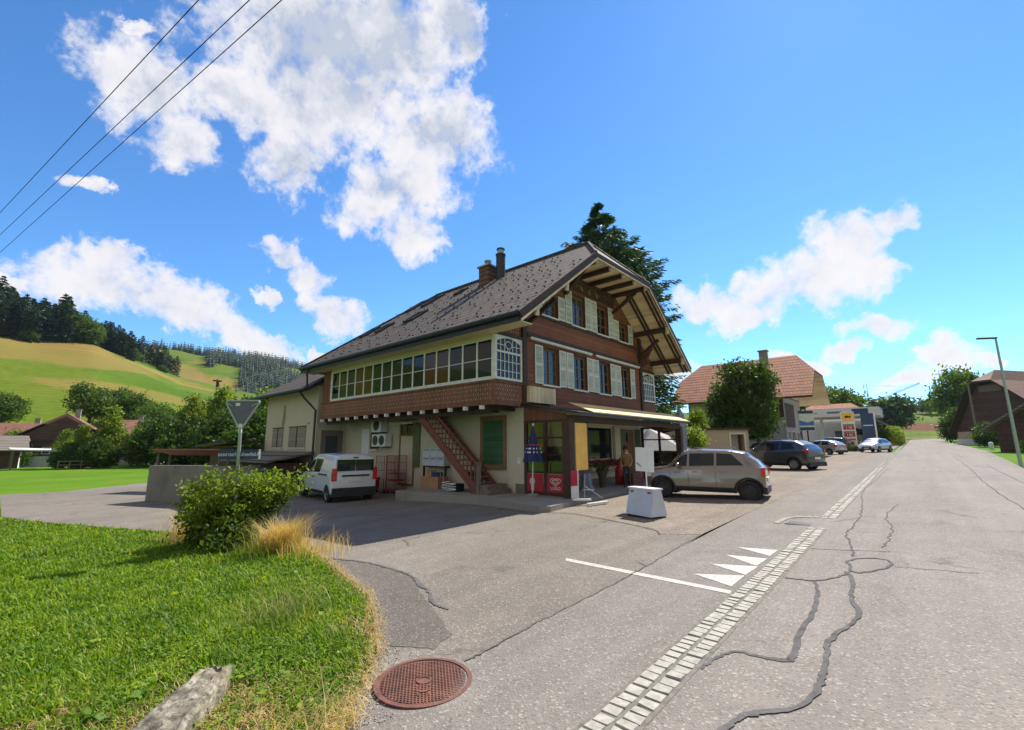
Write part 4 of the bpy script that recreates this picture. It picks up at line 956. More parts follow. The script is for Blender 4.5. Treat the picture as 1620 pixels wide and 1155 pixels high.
# ------------------------------------------------------------ annex and shed left of the chalet
A=thing('annex_house','cream rendered annex with louvred windows and tiled roof left of the chalet','annex',(-26.5,13.5,-.7))
an=Pl((0,YV0,0),(1,0,0),(0,-1,0)); XA0,XA1=-29.9,-23.2
f=MB(); f.poly([an(XA0,-1),an(XA1,-1),an(XA1,4.95),an(XA0,4.75)]); f.poly([(XA1,YV0,-1),(XA1,YN+.3,-1),(XA1,YN+.3,5.6),(XA1,YV0,4.9)]); f.poly([(XA0,YV0,-1),(XA0,17,-1),(XA0,17,8),(XA0,YV0,4.8)]); f.build('wall','cream',A)
# roof of annex: eave parallel to the chalet, rising to the back
zan=lambda y:4.72+.62*(y-10.1)
f=MB(); q=[(-30.6,10.1,zan(10.1)),(-22.9,10.1,zan(10.1)),(-22.9,12.6,zan(12.6)),(-24.4,14.5,zan(14.5)),(-27.5,14.5,zan(14.5))]
f.m(0).add(q,[tuple(range(5))]); f.m(2).add([(a,b_,c_-.18) for a,b_,c_ in q],[tuple(range(5))[::-1]]); f.m(1)
for i in range(5): a,b_=q[i],q[(i+1)%5]; f.add([a,b_,(b_[0],b_[1],b_[2]-.18),(a[0],a[1],a[2]-.18)],[(0,1,2,3)])
f.m(0).add([(-30.6,10.1,zan(10.1)),(-27.5,14.5,zan(14.5)),(-30.6,19,zan(10.1))],[(0,1,2)])
f.build('roof',['slate','darkmetal','wooddark'],A)
f=MB(); f.tube([(-30.6,10.02,4.66),(-22.9,10.02,4.66)],.075,8); f.tube([(-23.6,10.05,4.6),(-23.6,10.3,4.25),(-23.35,10.6,3.85),(-23.1,10.72,3.6),(-23.1,10.72,0)],.055,8); f.build('gutter','darkmetal',A,smooth=True)
M['blind']=planks('grey_slat_blind',(.28,.24,.20),'z',.085,var=.1,gapc=.12)
for a,b_ in ((-28.75,-27.25),(-26.45,-24.35)):
    f=MB(); pbox(f,an,a,b_,1.72,2.80,.0,.03); o_=f.build('louvre_blind','blind',A); f=MB(); m_=(a+b_)/2; pbox(f,an,m_-.06,m_+.06,1.72,2.8,.03,.045); pbox(f,an,a,b_,2.80,2.86,.0,.05); f.build('frame','wooddark',o_)
    f=MB(); pbox(f,an,a-.08,b_+.08,1.62,1.70,.0,.07); f.build('sill','creamlight',o_)
se=Pl((XA1,0,0),(0,1,0),(1,0,0)); f=MB(); pbox(f,se,11.15,12.35,-.4,2.6,.0,.02); dd_=f.build('side_door','dado',A); f=MB(); pbox(f,se,11.4,12.05,1.2,2.3,.02,.03); f.build('door_pane','glassblue',dd_)
f=MB(); f.lathe((-24.1,YV0-.08,3.0),[(.05,-.06),(.07,0),(.05,.06)],10,axis='x'); f.build('wall_lamp','white',A)
M['soot']=plaster('soot_stained_render',(.30,.27,.2),.9,(.06,.055,.05))
f=MB(); f.poly([an(a,b_,.003) for a,b_ in ((-27.62,2.9),(-27.2,2.9),(-27.12,3.5),(-27.2,4.1),(-27.42,4.15),(-27.5,3.6))]); f.build('soot_stain','soot',A)
# low brown shed in front of it
B=thing('brown_lean_to','low brown boarded lean-to shed with dark roofs below the annex','shed',(-26,9.8,-.75))
f=MB(); f.box(-30.2,9.0,-1,-23.4,10.8,.95); f.build('wall','shingle',B)
f=MB(); f.prism([(-30.4,8.6,.98),(-30.4,10.85,1.4),(-30.4,10.85,1.5),(-30.4,8.6,1.08)],(7.2,0,0)); f.build('roof','greytile',B)
f=MB(); f.prism([(-34.5,8.4,1.75),(-29.2,8.6,1.95),(-29.9,10.8,2.0),(-35.5,10.8,1.8)],(0,0,.14)); f.build('upper_roof','wooddark',B)
f=MB(); f.box(-34.5,9.3,-1,-30.2,10.8,1.75); f.build('upper_wall','wooddark',B)
K=thing('carport','small carport with rusty red sheet roof behind the concrete wall','carport',(-28,7,-.6))
f=MB(); f.prism([(-31.2,5.6,1.62),(-26.8,7.6,1.60),(-27.2,8.4,1.30),(-31.6,6.6,1.32)],(0,0,.05)); f.build('roof','rustroof',K)
for x,y in ((-31,5.9),(-27,7.7),(-27.3,8.2),(-31.3,6.5)): f=MB(); f.box(x-.05,y-.05,-.7,x+.05,y+.05,1.35); f.build('post','woodgrey',K)
# concrete wall
f=MB(); pts=[(-25.0,4.5),(-21.2,5.8),(-20.3,6.2),(-20.0,7.0)]
for i in range(3):
    a,b_=pts[i],pts[i+1]; f.prism([(a[0],a[1],-.9),(b_[0],b_[1],-.9),(b_[0],b_[1],1.02),(a[0],a[1],.98)],(-.1,.22,0))
o_=f.build('retaining_wall','concwall'); recenter(o_,'weathered grey concrete retaining wall behind the street-name post','wall')
# dark green tarp covered trailer
T=thing('covered_trailer','dark green tarpaulin-covered trailer parked behind the white van','trailer',(-24,8.3,-.65))
f=MB(); N=10
prof=[(-.7,-.0),(-.72,.75),(-.55,1.0),(0,1.12),(.55,1.0),(.72,.75),(.7,0)]
vs=[];
for i in range(N+1):
    x=-26.0+i*.42; w_=1+.03*math.sin(i*2.1)
    for a,z in prof: vs.append((x,8.3+a*w_,-.35+z*(1+.02*math.sin(i*1.7+a*4))))
n7=len(prof); fs=[(i*n7+k,i*n7+k+1,(i+1)*n7+k+1,(i+1)*n7+k) for i in range(N) for k in range(n7-1)]+[tuple(range(n7)),tuple(N*n7+k for k in range(n7))]
f.add(vs,fs); f.build('tarpaulin','tarp',T,smooth=True)
f=MB(); f.box(-26,7.7,-.42,-21.8,8.9,-.34); f.tube([(-21.8,8.3,-.38),(-20.9,8.3,-.4)],.04); f.build('chassis','darkmetal',T)
for y in (7.6,9.0): f=MB(); f.lathe((-24,y-.09,-.38),[(.2,0),(.29,.01),(.29,.17),(.2,.18)],18,axis='y'); f.build('wheel','rubber',T,smooth=True)
# ------------------------------------------------------------ vehicles
def car(name,label,cat,loc,heading,L,Wd,Hh,prof,wx,wr,pm,clad=True,plate=True,rimm='rim',windows=None,van=False,rearglass=None,frontglass=None,tail=None,rails=False,group=None,detail=True,rim_spokes=8,sx=1):
    """prof: list of (x, zbot, zbelt, zroof, wl, wb, wr) with x from rear 0 to front L; widths as half-widths"""
    fx,fy=math.cos(heading),math.sin(heading)
    root=thing(name,label,cat,loc,heading,group)
    if sx!=1:
        k=lambda P:[(a*sx,b) for a,b in P]
        prof=[(p[0]*sx,)+tuple(p[1:]) for p in prof]; wx=[a*sx for a in wx]; windows=[(k(a),k(b)) for a,b in windows]
        if frontglass: frontglass=(tuple(k(frontglass[0])),)+tuple(frontglass[1:])
        if rearglass: rearglass=(tuple(k(rearglass[0])),)+tuple(rearglass[1:])
    cx=(wx[0]+wx[1])/2
    prof=[(p[0]-cx,)+tuple(p[1:]) for p in prof]; WX=[a-cx for a in wx]
    xs=[p[0] for p in prof]
    def at(x,i): return float(np.interp(x,xs,[p[i] for p in prof]))
    X=sorted(set(xs+[x for x in np.arange(xs[0],xs[-1],.12)]))
    ring=[]
    for x in X:
        zb,zt,zr_,wl_,wb_,wr_=[at(x,i) for i in range(1,7)]
        gl=zr_-zt
        zm=zb+(zt-zb)*.55
        pts=[(0,zb),(wl_*.86,zb),(wl_*.97,zb+.07),(wl_,zb+.20),(wl_*1.0,zm),(wl_*.985+.0,zt-.10),(wb_,zt-.0)]
        if gl>.06: pts+=[(wr_+(.0),zr_-.09*min(1,gl/.3)),(wr_-.035,zr_-.035*min(1,gl/.3)),(wr_-.12,zr_),(wr_*.5,zr_+.025),(0,zr_+.035)]
        else: pts+=[(wb_-.03,zt+gl*.5+.015),(wb_-.08,zt+gl*.7+.025),(wb_-.18,zt+gl+.03),(wb_*.5,zt+gl+.045),(0,zt+gl+.05)]
        full=pts+[(-a,b) for a,b in pts[-2:0:-1]]
        ring.append([(x,a,b) for a,b in full])
    n=len(ring[0]); mb=MB(); mb.add([p for r_ in ring for p in r_],[(i*n+k,(i+1)*n+k,(i+1)*n+(k+1)%n,i*n+(k+1)%n) for i in range(len(X)-1) for k in range(n)]+[tuple(range(n)),tuple((len(X)-1)*n+k for k in range(n))[::-1]])
    body=mb.build('body',pm,root,local=True)
    # cut wheel arches
    cut=MB()
    for x in WX:
        for s_ in (-1,1): cut.lathe((x,s_*(Wd/2-.06),wr),[(0,-.22),(wr*1.17,-.22),(wr*1.17,.22),(0,.22)],24,axis='y',caps=False)
    co_=cut.build('cutter','black',None); co_.location=(0,0,0)
    md=body.modifiers.new('b','BOOLEAN'); md.operation='DIFFERENCE'; md.object=co_; md.solver='EXACT'
    po=body.parent; body.parent=None
    dg=bpy.context.evaluated_depsgraph_get(); dg.update(); me=bpy.data.meshes.new_from_object(body.evaluated_get(dg))
    body.modifiers.clear(); 
    if len(me.polygons)>50:
        body.data=me; me.materials.clear(); me.materials.append(M[pm])
    body.parent=po; bpy.data.objects.remove(co_)
    body.data.polygons.foreach_set('use_smooth',[True]*len(body.data.polygons)); body.data.set_sharp_from_angle(angle=R(34))
    def yside(x,z):
        zb,zt,zr_,wl_,wb_,wr_=[at(x,i) for i in range(1,7)]
        if z>=zt: return wb_+(wr_-wb_)*min(1,(z-zt)/max(.01,zr_-.09-zt))
        zm=zb+(zt-zb)*.55
        return float(np.interp(z,[zb,zb+.07,zb+.2,zm,zt-.10,zt],[wl_*.86,wl_*.97,wl_,wl_,wl_*.985,wb_]))
    def strip(mb_,s_,P0,P1,off,N=6):
        """ruled strip between lower polyline P0 and upper polyline P1 ((x,z) pairs, same ends in x order)"""
        g=[]
        for i in range(N+1):
            t=i/N
            a=(np.interp(t,np.linspace(0,1,len(P0)),[p[0] for p in P0]),np.interp(t,np.linspace(0,1,len(P0)),[p[1] for p in P0]))
            b=(np.interp(t,np.linspace(0,1,len(P1)),[p[0] for p in P1]),np.interp(t,np.linspace(0,1,len(P1)),[p[1] for p in P1]))
            for j in range(4):
                u=j/3; x=a[0]*(1-u)+b[0]*u; z=a[1]*(1-u)+b[1]*u; g.append((x,s_*(yside(x,z)+off),z))
        mb_.add(g,[(i*4+j,(i+1)*4+j,(i+1)*4+j+1,i*4+j+1) for i in range(N) for j in range(3)])
    for s_ in (-1,1):
        for (P0,P1) in windows:
            g=MB(); strip(g,s_,[(a-cx,b) for a,b in P0],[(a-cx,b) for a,b in P1],.012); g.build('side_window','glass',root,local=True,smooth=True)
    def cross(P,w0,w1,off,mat,nm):
        (x0,z0),(x1,z1)=P; x0-=cx;x1-=cx; nx,nz=(z1-z0),-(x1-x0); l=math.hypot(nx,nz); nx/=l;nz/=l
        if nm=='rear_window': nx,nz=-abs(nx),abs(nz)
        else: nx,nz=abs(nx),abs(nz)
        g=MB(); vs=[]
        for t in (0,.5,1):
            x=x0+(x1-x0)*t; z=z0+(z1-z0)*t; w_=w0+(w1-w0)*t
            for k in (-1,-.5,0,.5,1): vs.append((x+nx*off-(.05*k*k if nm=='windscreen' else -.04*k*k),k*w_,z+nz*off+.015*(1-k*k)))
        g.add(vs,[(i*5+j,i*5+j+1,(i+1)*5+j+1,(i+1)*5+j) for i in range(2) for j in range(4)]); return g.build(nm,mat,root,local=True,smooth=True)
    if frontglass: cross(frontglass[0],*frontglass[1:],.035,'glassblue' if not van else 'glass','windscreen')
    if rearglass: cross(rearglass[0],*rearglass[1:],.03,'glass','rear_window')
    for x in WX:
        for s_ in (-1,1):
            y=s_*(Wd/2-.115); w_=MB(); w_.lathe((x,y,wr),[(wr*.64,-.10),(wr*.93,-.105),(wr,-.07),(wr,.07),(wr*.93,.105),(wr*.64,.10)],28,axis='y',caps=False)
            wo=w_.build('wheel','rubber',root,smooth=True,local=True)
            r_=MB(); yo=y+s_*.07; r_.lathe((x,yo,wr),[(wr*.66,-.03 *s_),(wr*.66,.02*s_),(wr*.58,.005*s_)],24,axis='y',caps=False); r_.lathe((x,yo-s_*.06,wr),[(0,0),(wr*.62,0)],24,axis='y',caps=False)
            for k in range(rim_spokes):
                a=2*PI*k/rim_spokes+.2; c_=(x+math.cos(a)*wr*.34,yo-.005*s_,wr+math.sin(a)*wr*.34); r_.obox(c_,(math.cos(a),0,math.sin(a)),(-math.sin(a),0,math.cos(a)),(0,1,0),wr*.29,wr*.055,.012)
            r_.lathe((x,yo-.01*s_,wr),[(0,.03*s_),(wr*.13,.025*s_),(wr*.15,0)],14,axis='y',caps=False)
            r_.build('rim',rimm,wo,local=True)
    if not detail: return root
    if clad:
        for x in WX:
            for s_ in (-1,1):
                f=MB(); f.tube([(x+math.cos(a)*wr*1.2,s_*(yside(min(max(x+math.cos(a)*wr*1.2,xs[0]+.05),xs[-1]-.05),.5)+.0),wr+math.sin(a)*wr*1.2) for a in np.linspace(-.25,PI+.25,14)],.035,6); f.build('arch_trim','black',root,local=True,smooth=True)
    for s_ in (-1,1):
        f=MB(); x0,x1=WX[0]+wr*1.25,WX[1]-wr*1.25; zb=at(0,1); strip(f,s_,[(x0,zb+.04),(x1,zb+.04)],[(x0,zb+.17),(x1,zb+.17)],.014); f.build('sill_trim','black',root,local=True)
    for s_ in (-1,1):
        mx_=frontglass[0][0][0]-cx-.42; f=MB(); zt=at(mx_,2); f.lathe((mx_,s_*(at(mx_,5)+.14),zt+.10),[(0,-.05),(.075,-.04),(.095,0),(.085,.05),(0,.06)],12,axis='x',caps=False); f.beam((mx_-.02,s_*(at(mx_,5)-.03),zt+.05),(mx_,s_*(at(mx_,5)+.1),zt+.07),.05,.04); f.build('wing_mirror',pm if not van else 'black',root,local=True,smooth=True)
    zb=at(0,1)
    # bumpers lower edge
    f=MB(); f.box(xs[0]-.02,-Wd/2+.1,zb+.0,xs[0]+.12,Wd/2-.1,zb+.22); f.build('rear_bumper','black',root,local=True)
    f=MB(); f.box(xs[-1]-.12,-Wd/2+.22,zb+.02,xs[-1]+.015,Wd/2-.22,zb+.2); f.build('front_bumper','black',root,local=True)
    if tail:
        for s_ in (-1,1):
            f=MB(); x0,z0,z1,ln=tail; 
            yo=yside(xs[0]+.1,(z0+z1)/2)
            f.box(xs[0]-.015,s_*(yo-.16) if s_>0 else -yo-.015,z0,xs[0]+ln,yo+.015 if s_>0 else -(yo-.16),z1); f.build('tail_light','tail',root,local=True)
    for s_ in (-1,1):
        zf=at(xs[-1]-.12,2); yo=at(xs[-1]-.15,4); f=MB(); f.box(xs[-1]-.30,s_*(yo-.28) if s_>0 else -yo-.01,zf-.19,xs[-1]+.005,yo+.01 if s_>0 else -(yo-.28),zf-.03); f.build('headlight','lampclear',root,local=True)
    f=MB(); f.box(xs[-1]-.05,-.42,at(xs[-1],2)-.30,xs[-1]+.012,.42,at(xs[-1],2)-.10); f.build('grille','black',root,local=True)
    f=MB(); f.box(xs[0]-.03,-.26,zb+.38 if not van else .78,xs[0]-.005,.26,(zb+.38 if not van else .78)+.12); f.build('rear_plate','white',root,local=True)
    f=MB(); f.box(xs[-1]+.015,-.2,zb+.16,xs[-1]+.03,.2,zb+.26); f.build('front_plate','white',root,local=True)
    seams=[windows[0][0][0][0]-cx-.06]+[ (w_[0][0][0]-cx-.04) for w_ in windows[1:]]
    for x in [ (windows[i][0][-1][0]+windows[i+1][0][0][0])/2-cx for i in range(len(windows)-1)]+[windows[-1][0][-1][0]-cx+.05]:
        for s_ in (-1,1):
            f=MB(); strip(f,s_,[(x-.006,zb+.2),(x+.006,zb+.2)],[(x-.006,at(x,2)-.01),(x+.006,at(x,2)-.01)],.004,1); f.build('door_seam','black',root,local=True)
            xh=x-.22; f=MB(); zh=at(xh,2)-.13; yy=s_*(yside(xh,zh)+.02); f.box(xh-.09,yy-.015,zh-.018,xh+.09,yy+.015,zh+.018); f.build('door_handle',pm if not van else 'black',root,local=True)
    if rails:
        for s_ in (-1,1):
            f=MB(); f.tube([(windows[0][0][0][0]-cx+.3,s_*(at(0,6)-.1),at(0,3)-.0),(windows[0][0][0][0]-cx+.4,s_*(at(0,6)-.1),at(0,3)+.06),(windows[-1][0][-1][0]-cx-.75,s_*(at(0,6)-.1),at(0,3)+.06),(windows[-1][0][-1][0]-cx-.6,s_*(at(0,6)-.1),at(0,3)+.01)],.018,6); f.build('roof_rail','metal',root,local=True,smooth=True)
    return root
# small taupe crossover
hd=math.atan2(-.14,-.99)
pI=[(0,.42,.95,.98,.74,.74,.66),(.06,.30,1.02,1.05,.80,.79,.68),(.22,.25,1.05,1.25,.83,.81,.66),(.62,.23,1.05,1.53,.85,.82,.61),(1.1,.22,1.04,1.60,.85,.82,.60),(2.0,.22,1.02,1.62,.85,.82,.60),(2.55,.22,1.00,1.56,.85,.82,.61),(2.75,.22,.99,1.47,.85,.82,.62),(3.15,.22,.98,1.10,.85,.81,.72),(3.35,.22,.97,1.0,.85,.80,.78),(3.75,.24,.92,.95,.83,.77,.7),(3.92,.30,.84,.88,.78,.72,.65),(3.99,.42,.72,.74,.68,.62,.55)]
wI=[([(.62,1.12),(1.48,1.10)],[(1.0,1.47),(1.48,1.50)]),([(1.56,1.10),(2.40,1.07)],[(1.56,1.50),(2.40,1.49)]),([(2.48,1.07),(3.02,1.04)],[(2.48,1.48),(2.68,1.40)])]
ig=car('parked_car','taupe small crossover with dark wheels parked in front of the shop porch','car',(-5.22,15.55,G(-5.22,15.55)+.004),hd,3.99,1.7,1.62,pI,(.50,3.36),.325,'p_tan',True,rimm='rimdark',windows=wI,frontglass=(((3.22,1.06),(2.72,1.49)),.66,.52),rearglass=(((.14,1.12),(.55,1.50)),.58,.50),tail=(0,.78,1.05,.10),rails=True,sx=.895)
ig.scale=(.985,.96,.925)
# white compact van
pV=[(0,.40,1.02,1.05,.76,.74,.66),(.03,.32,1.05,1.30,.84,.82,.76),(.10,.28,1.06,1.70,.87,.85,.73),(.25,.26,1.06,1.78,.875,.855,.71),(1.6,.24,1.05,1.82,.875,.855,.70),(2.7,.24,1.03,1.80,.875,.855,.69),(3.15,.24,1.02,1.70,.875,.85,.69),(3.5,.24,1.01,1.50,.875,.85,.72),(4.05,.24,1.0,1.12,.87,.83,.78),(4.3,.24,.99,1.02,.86,.82,.78),(4.75,.27,.90,.93,.82,.77,.72),(4.92,.33,.76,.79,.74,.69,.62),(4.97,.45,.66,.68,.62,.57,.5)]
wV=[([(1.75,1.10),(2.62,1.08)],[(1.66,1.60),(2.62,1.62)]),([(2.78,1.08),(3.85,1.05)],[(2.78,1.62),(3.30,1.48)])]
vhd=math.atan2(.16,-.987)
v=car('delivery_van','white compact van with black bumper parked beside the chalet wall','van',(-18.5,9.65,G(-18.5,9.65)+.02),vhd,4.97,1.76,1.82,pV,(.62,4.12),.31,'p_white',False,windows=wV,van=True,frontglass=(((4.1,1.07),(3.28,1.60)),.68,.56),tail=(0,.82,1.28,.10),rim_spokes=6,sx=.93)
f=MB(); cxv=(.62+4.12)/2*.93
f.box(-cxv-.035,-.70,1.18,-cxv+.02,-.02,1.60); f.build('rear_window','glass',v,local=True); f=MB(); f.box(-cxv-.035,.02,1.18,-cxv+.02,.70,1.60); f.build('rear_window','glass',v,local=True)
f=MB(); f.box(-cxv-.03,-.55,.97,-cxv-.003,.50,1.03); f.build('rear_trim_bar','black',v,local=True)
f=MB(); f.box(-cxv-.06,-.84,.24,-cxv+.22,.84,.56); f.build('black_bumper','black',v,local=True)
f=MB(); f.box(-cxv-.012,-.1,1.66,-cxv+.01,.1,1.70); f.build('brake_light','black',v,local=True)
f=MB()
for s_ in (-1,1): f.box(1.1-cxv-.45,s_*.875-.012,1.0,1.1-cxv+.55,s_*.875+.012,1.05)
f.build('slider_rail','black',v,local=True)
# dark grey estate SUV and the others
pS=[(0,.45,.98,1.0,.76,.75,.66),(.06,.32,1.08,1.12,.84,.82,.72),(.3,.27,1.10,1.40,.89,.86,.68),(.75,.25,1.09,1.62,.91,.87,.64),(1.6,.24,1.06,1.68,.91,.87,.63),(2.5,.24,1.03,1.66,.91,.87,.63),(3.0,.24,1.01,1.50,.91,.86,.65),(3.6,.24,1.0,1.10,.90,.84,.74),(4.1,.27,.92,.95,.87,.80,.72),(4.35,.36,.78,.8,.76,.68,.6)]
wS=[([(.72,1.20),(1.55,1.12)],[(.98,1.50),(1.55,1.56)]),([(1.63,1.12),(2.45,1.09)],[(1.63,1.56),(2.45,1.55)]),([(2.53,1.09),(3.35,1.06)],[(2.53,1.55),(2.95,1.42)])]
kS=dict(windows=wS,frontglass=(((3.5,1.08),(2.95,1.50)),.7,.56),rearglass=(((.2,1.18),(.65,1.55)),.62,.54),tail=(0,.92,1.14,.30))
def gz(x,y): return (x,y,G(x,y)+.004)
car('parked_car','dark grey estate SUV with red tail lamps parked behind the taupe crossover','car',gz(-6.2,31.0),math.atan2(.36,-.93),4.35,1.82,1.68,pS,(.8,3.5),.345,'p_dark',True,rails=True,**kS)
pH=[(0,.42,.9,.92,.72,.70,.62),(.06,.30,.95,1.0,.80,.78,.68),(.3,.25,.95,1.22,.84,.80,.64),(.8,.24,.95,1.42,.86,.81,.60),(1.8,.22,.93,1.47,.86,.81,.58),(2.4,.22,.92,1.43,.86,.81,.59),(2.8,.22,.91,1.25,.86,.80,.62),(3.2,.22,.90,.98,.85,.79,.70),(3.8,.25,.82,.85,.82,.74,.66),(4.05,.34,.70,.72,.7,.62,.55)]
wH=[([(.7,1.0),(1.55,.98)],[(.95,1.33),(1.55,1.37)]),([(1.63,.98),(2.9,.96)],[(1.63,1.37),(2.5,1.30)])]
kH=dict(windows=wH,frontglass=(((3.1,.98),(2.6,1.36)),.66,.54),rearglass=(((.15,1.02),(.6,1.36)),.6,.5),tail=(0,.78,1.0,.2))
car('parked_car','light grey hatchback parked right of the dark grey SUV','car',gz(-7.4,57.5),math.atan2(.5,-.87),4.05,1.72,1.47,pH,(.72,3.25),.31,'p_grey',False,**kH)
car('parked_car','silver-lilac hatchback facing the camera beside the gutter near the fuel station','car',gz(-3.35,62.5),R(-108),4.05,1.76,1.5,pH,(.72,3.25),.31,'p_silver',False,**kH)
car('parked_car','bright blue car half hidden left of the dark grey SUV','car',gz(-10.3,38.5),R(100),4.05,1.72,1.6,pH,(.72,3.25),.31,'p_blue',False,**kH)
car('parked_car','black car with its nose showing above the dark grey SUV bonnet','car',gz(-9.9,43.5),R(95),4.05,1.72,1.5,pH,(.72,3.25),.31,'p_black',False,**kH)
car('parked_car','dark SUV standing behind the yellow and red fuel price sign','car',gz(-8.2,72),R(165),4.35,1.82,1.68,pS,(.8,3.5),.345,'p_black',False,**kS)
# ------------------------------------------------------------ things around the shop
def one(mb,name,mats,label,cat,group=None,smooth=False): return recenter(mb.build(name,mats,None,smooth),label,cat,group)
# folded dark blue parasol
t=thing('folded_parasol','folded dark blue parasol with pale bands beside the shop porch corner','parasol',(-9.7,11.95,.1))
f=MB(); f.lathe((-9.7,11.95,.1),[(.23,0),(.24,.05),(.1,.09),(.03,.1)],18); f.build('base','concrete',t,smooth=True)
f=MB(); f.tube([(-9.7,11.95,.15),(-9.63,11.95,2.42)],.022,8); f.build('pole','white',t,smooth=True)
f=MB(); rings=[(2.40,.03),(2.2,.07),(1.9,.14),(1.6,.22),(1.38,.29),(1.25,.33)]; N=24; vs=[]
for z,r_ in rings:
    for k in range(N): a=2*PI*k/N; q=r_*(1+.22*math.cos(a*8)*(r_/.33)); vs.append((-9.64+q*math.cos(a),11.95+q*math.sin(a)*.8,z-(.06 if k%3==0 and r_>.3 else 0)))
f.add(vs,[(i*N+k,i*N+(k+1)%N,(i+1)*N+(k+1)%N,(i+1)*N+k) for i in range(len(rings)-1) for k in range(N)]); fo=f.build('folded_canopy','blue',t,smooth=True)
for z,r_,mt in ((1.74,.195,'redplastic'),(1.62,.232,'white'),(1.50,.262,'white')):
    f=MB()
    for k in range(N):
        if k%2 and mt=='white': continue
        a0,a1=2*PI*k/N,2*PI*(k+.8)/N; q=lambda a:r_*(1+.22*math.cos(a*8)*(r_/.33))+.012
        f.poly([(-9.64+q(a0)*math.cos(a0),11.95+q(a0)*.8*math.sin(a0),z),(-9.64+q(a1)*math.cos(a1),11.95+q(a1)*.8*math.sin(a1),z+.01),(-9.64+q(a1)*math.cos(a1),11.95+q(a1)*.8*math.sin(a1),z+.06),(-9.64+q(a0)*math.cos(a0),11.95+q(a0)*.8*math.sin(a0),z+.05)])
    f.build('printed_band',mt,fo)
f=MB(); f.lathe((-9.63,11.95,2.42),[(.0,0),(.03,.01),(.03,.06),(0,.08)],8); f.build('finial','white',t)
# folded grey parasol behind the porch
t=thing('folded_parasol','folded pale grey-blue parasol standing behind the far end of the porch','parasol',(-9.3,24,.15))
f=MB(); f.tube([(-9.3,24,.15),(-9.3,24,3.7)],.03); f.build('pole','metal',t)
f=MB(); vs=[]; rings=[(3.68,.05),(3.3,.2),(2.7,.26),(2.0,.27),(1.45,.22)]
for z,r_ in rings:
    for k in range(16): a=2*PI*k/16; q=r_*(1+.2*math.cos(a*5)); vs.append((-9.3+q*math.cos(a),24+q*math.sin(a),z))
f.add(vs,[(i*16+k,i*16+(k+1)%16,(i+1)*16+(k+1)%16,(i+1)*16+k) for i in range(4) for k in range(16)]); f.build('folded_canopy','greyfabric',t,smooth=True)
# white tent
t=thing('garden_tent','white sloping tent roof seen through the far porch glazing','tent',(-10.5,26,.15))
f=MB(); ap=(-12.3,26.5,2.75); q=[(-14.6,24.6,1.5),(-9.4,24.9,1.38),(-9.6,28.6,1.5),(-14.8,28.5,1.6)]
for i in range(4): f.prism([q[i],q[(i+1)%4],ap],(0,0,.03))
f.build('canopy','sheet',t)
for i in range(4): f=MB(); f.tube([(q[i][0],q[i][1],.1),q[i]],.03); f.build('pole','white',t)
# flower box and geraniums
def crowd(n,box,sz,seed,flat=.0,shape=None):
    r_=np.random.default_rng(seed); c=r_.uniform(box[0],box[1],(n,3)) if shape is None else shape(r_,n)
    a=r_.normal(size=(n,3)); a/=np.linalg.norm(a,axis=1)[:,None]; b=r_.normal(size=(n,3)); b-=a*(a*b).sum(1)[:,None]; b/=np.linalg.norm(b,axis=1)[:,None]
    s=r_.uniform(.6,1.3,(n,1))*sz; s2=s*.62
    v=np.stack([c-a*s,c-b*s2*.8,c+a*s,c+b*s2*.8],1).reshape(-1,3); F=np.arange(4*n).reshape(n,4); return v,F
t=thing('flower_box','long window box of red geraniums under the shop window','flower box',(-10.25,17.95,.72))
f=MB(); f.box(-10.38,16.4,.70,-10.12,19.45,.86); f.build('trough','creamlight',t)
v_,F=crowd(1300,((-10.42,16.4,.84),(-10.0,19.5,1.12)),.035,1); v_-=np.array((-10.25,17.95,.72)); me=fastmesh('leaves',v_,F,mats=('leafdark',)); o=bpy.data.objects.new('leaves',me); C.objects.link(o); o.parent=t
def pet(r_,n):
    cc=r_.uniform((-10.40,16.42,.80),(-9.98,19.5,1.16),(70,3)); return cc[r_.integers(0,70,n)]+r_.normal(size=(n,3))*.045
v_,F=crowd(1800,None,.028,2,shape=pet); v_-=np.array((-10.25,17.95,.72)); me=fastmesh('petals',v_,F,mats=('petal',)); o=bpy.data.objects.new('petals',me); C.objects.link(o); o.parent=t
# gas bottle pile: two stacked red bottles
t=thing('gas_bottle','tall glossy red gas bottle standing left of the shop door','gas bottle',(-9.75,18.0,.1))
f=MB(); f.lathe((-9.75,18.0,.1),[(.0,0),(.19,0),(.2,.03),(.2,.42),(.19,.46),(.19,.5),(.2,.54),(.19,.66),(.13,.76),(.05,.8),(0,.8)],20); f.build('cylinder','redplastic',t,smooth=True)
f=MB(); f.lathe((-9.75,18.0,.88),[(.09,0),(.1,.02),(.1,.1),(.08,.11)],14,caps=False); f.lathe((-9.75,18.0,.88),[(.03,0),(.03,.08)],8); f.build('valve_guard','redplastic',t)
# carved log stool / bark figure
t=thing('log_planter','brown tapered tree-stump planter before the shop window','planter',(-9.55,16.2,.1))
f=MB(); f.lathe((-9.55,16.2,.1),[(.12,0),(.13,.2),(.17,.45),(.24,.68),(.20,.70),(0,.66)],14); f.build('trunk_pot','bark',t,smooth=True)
v_,F=crowd(260,((-9.8,15.95,.72),(-9.3,16.45,.98)),.045,4); v_-=np.array((-9.55,16.2,.1)); me=fastmesh('plant',v_,F,mats=('leafdark',)); o=bpy.data.objects.new('plant',me); C.objects.link(o); o.parent=t
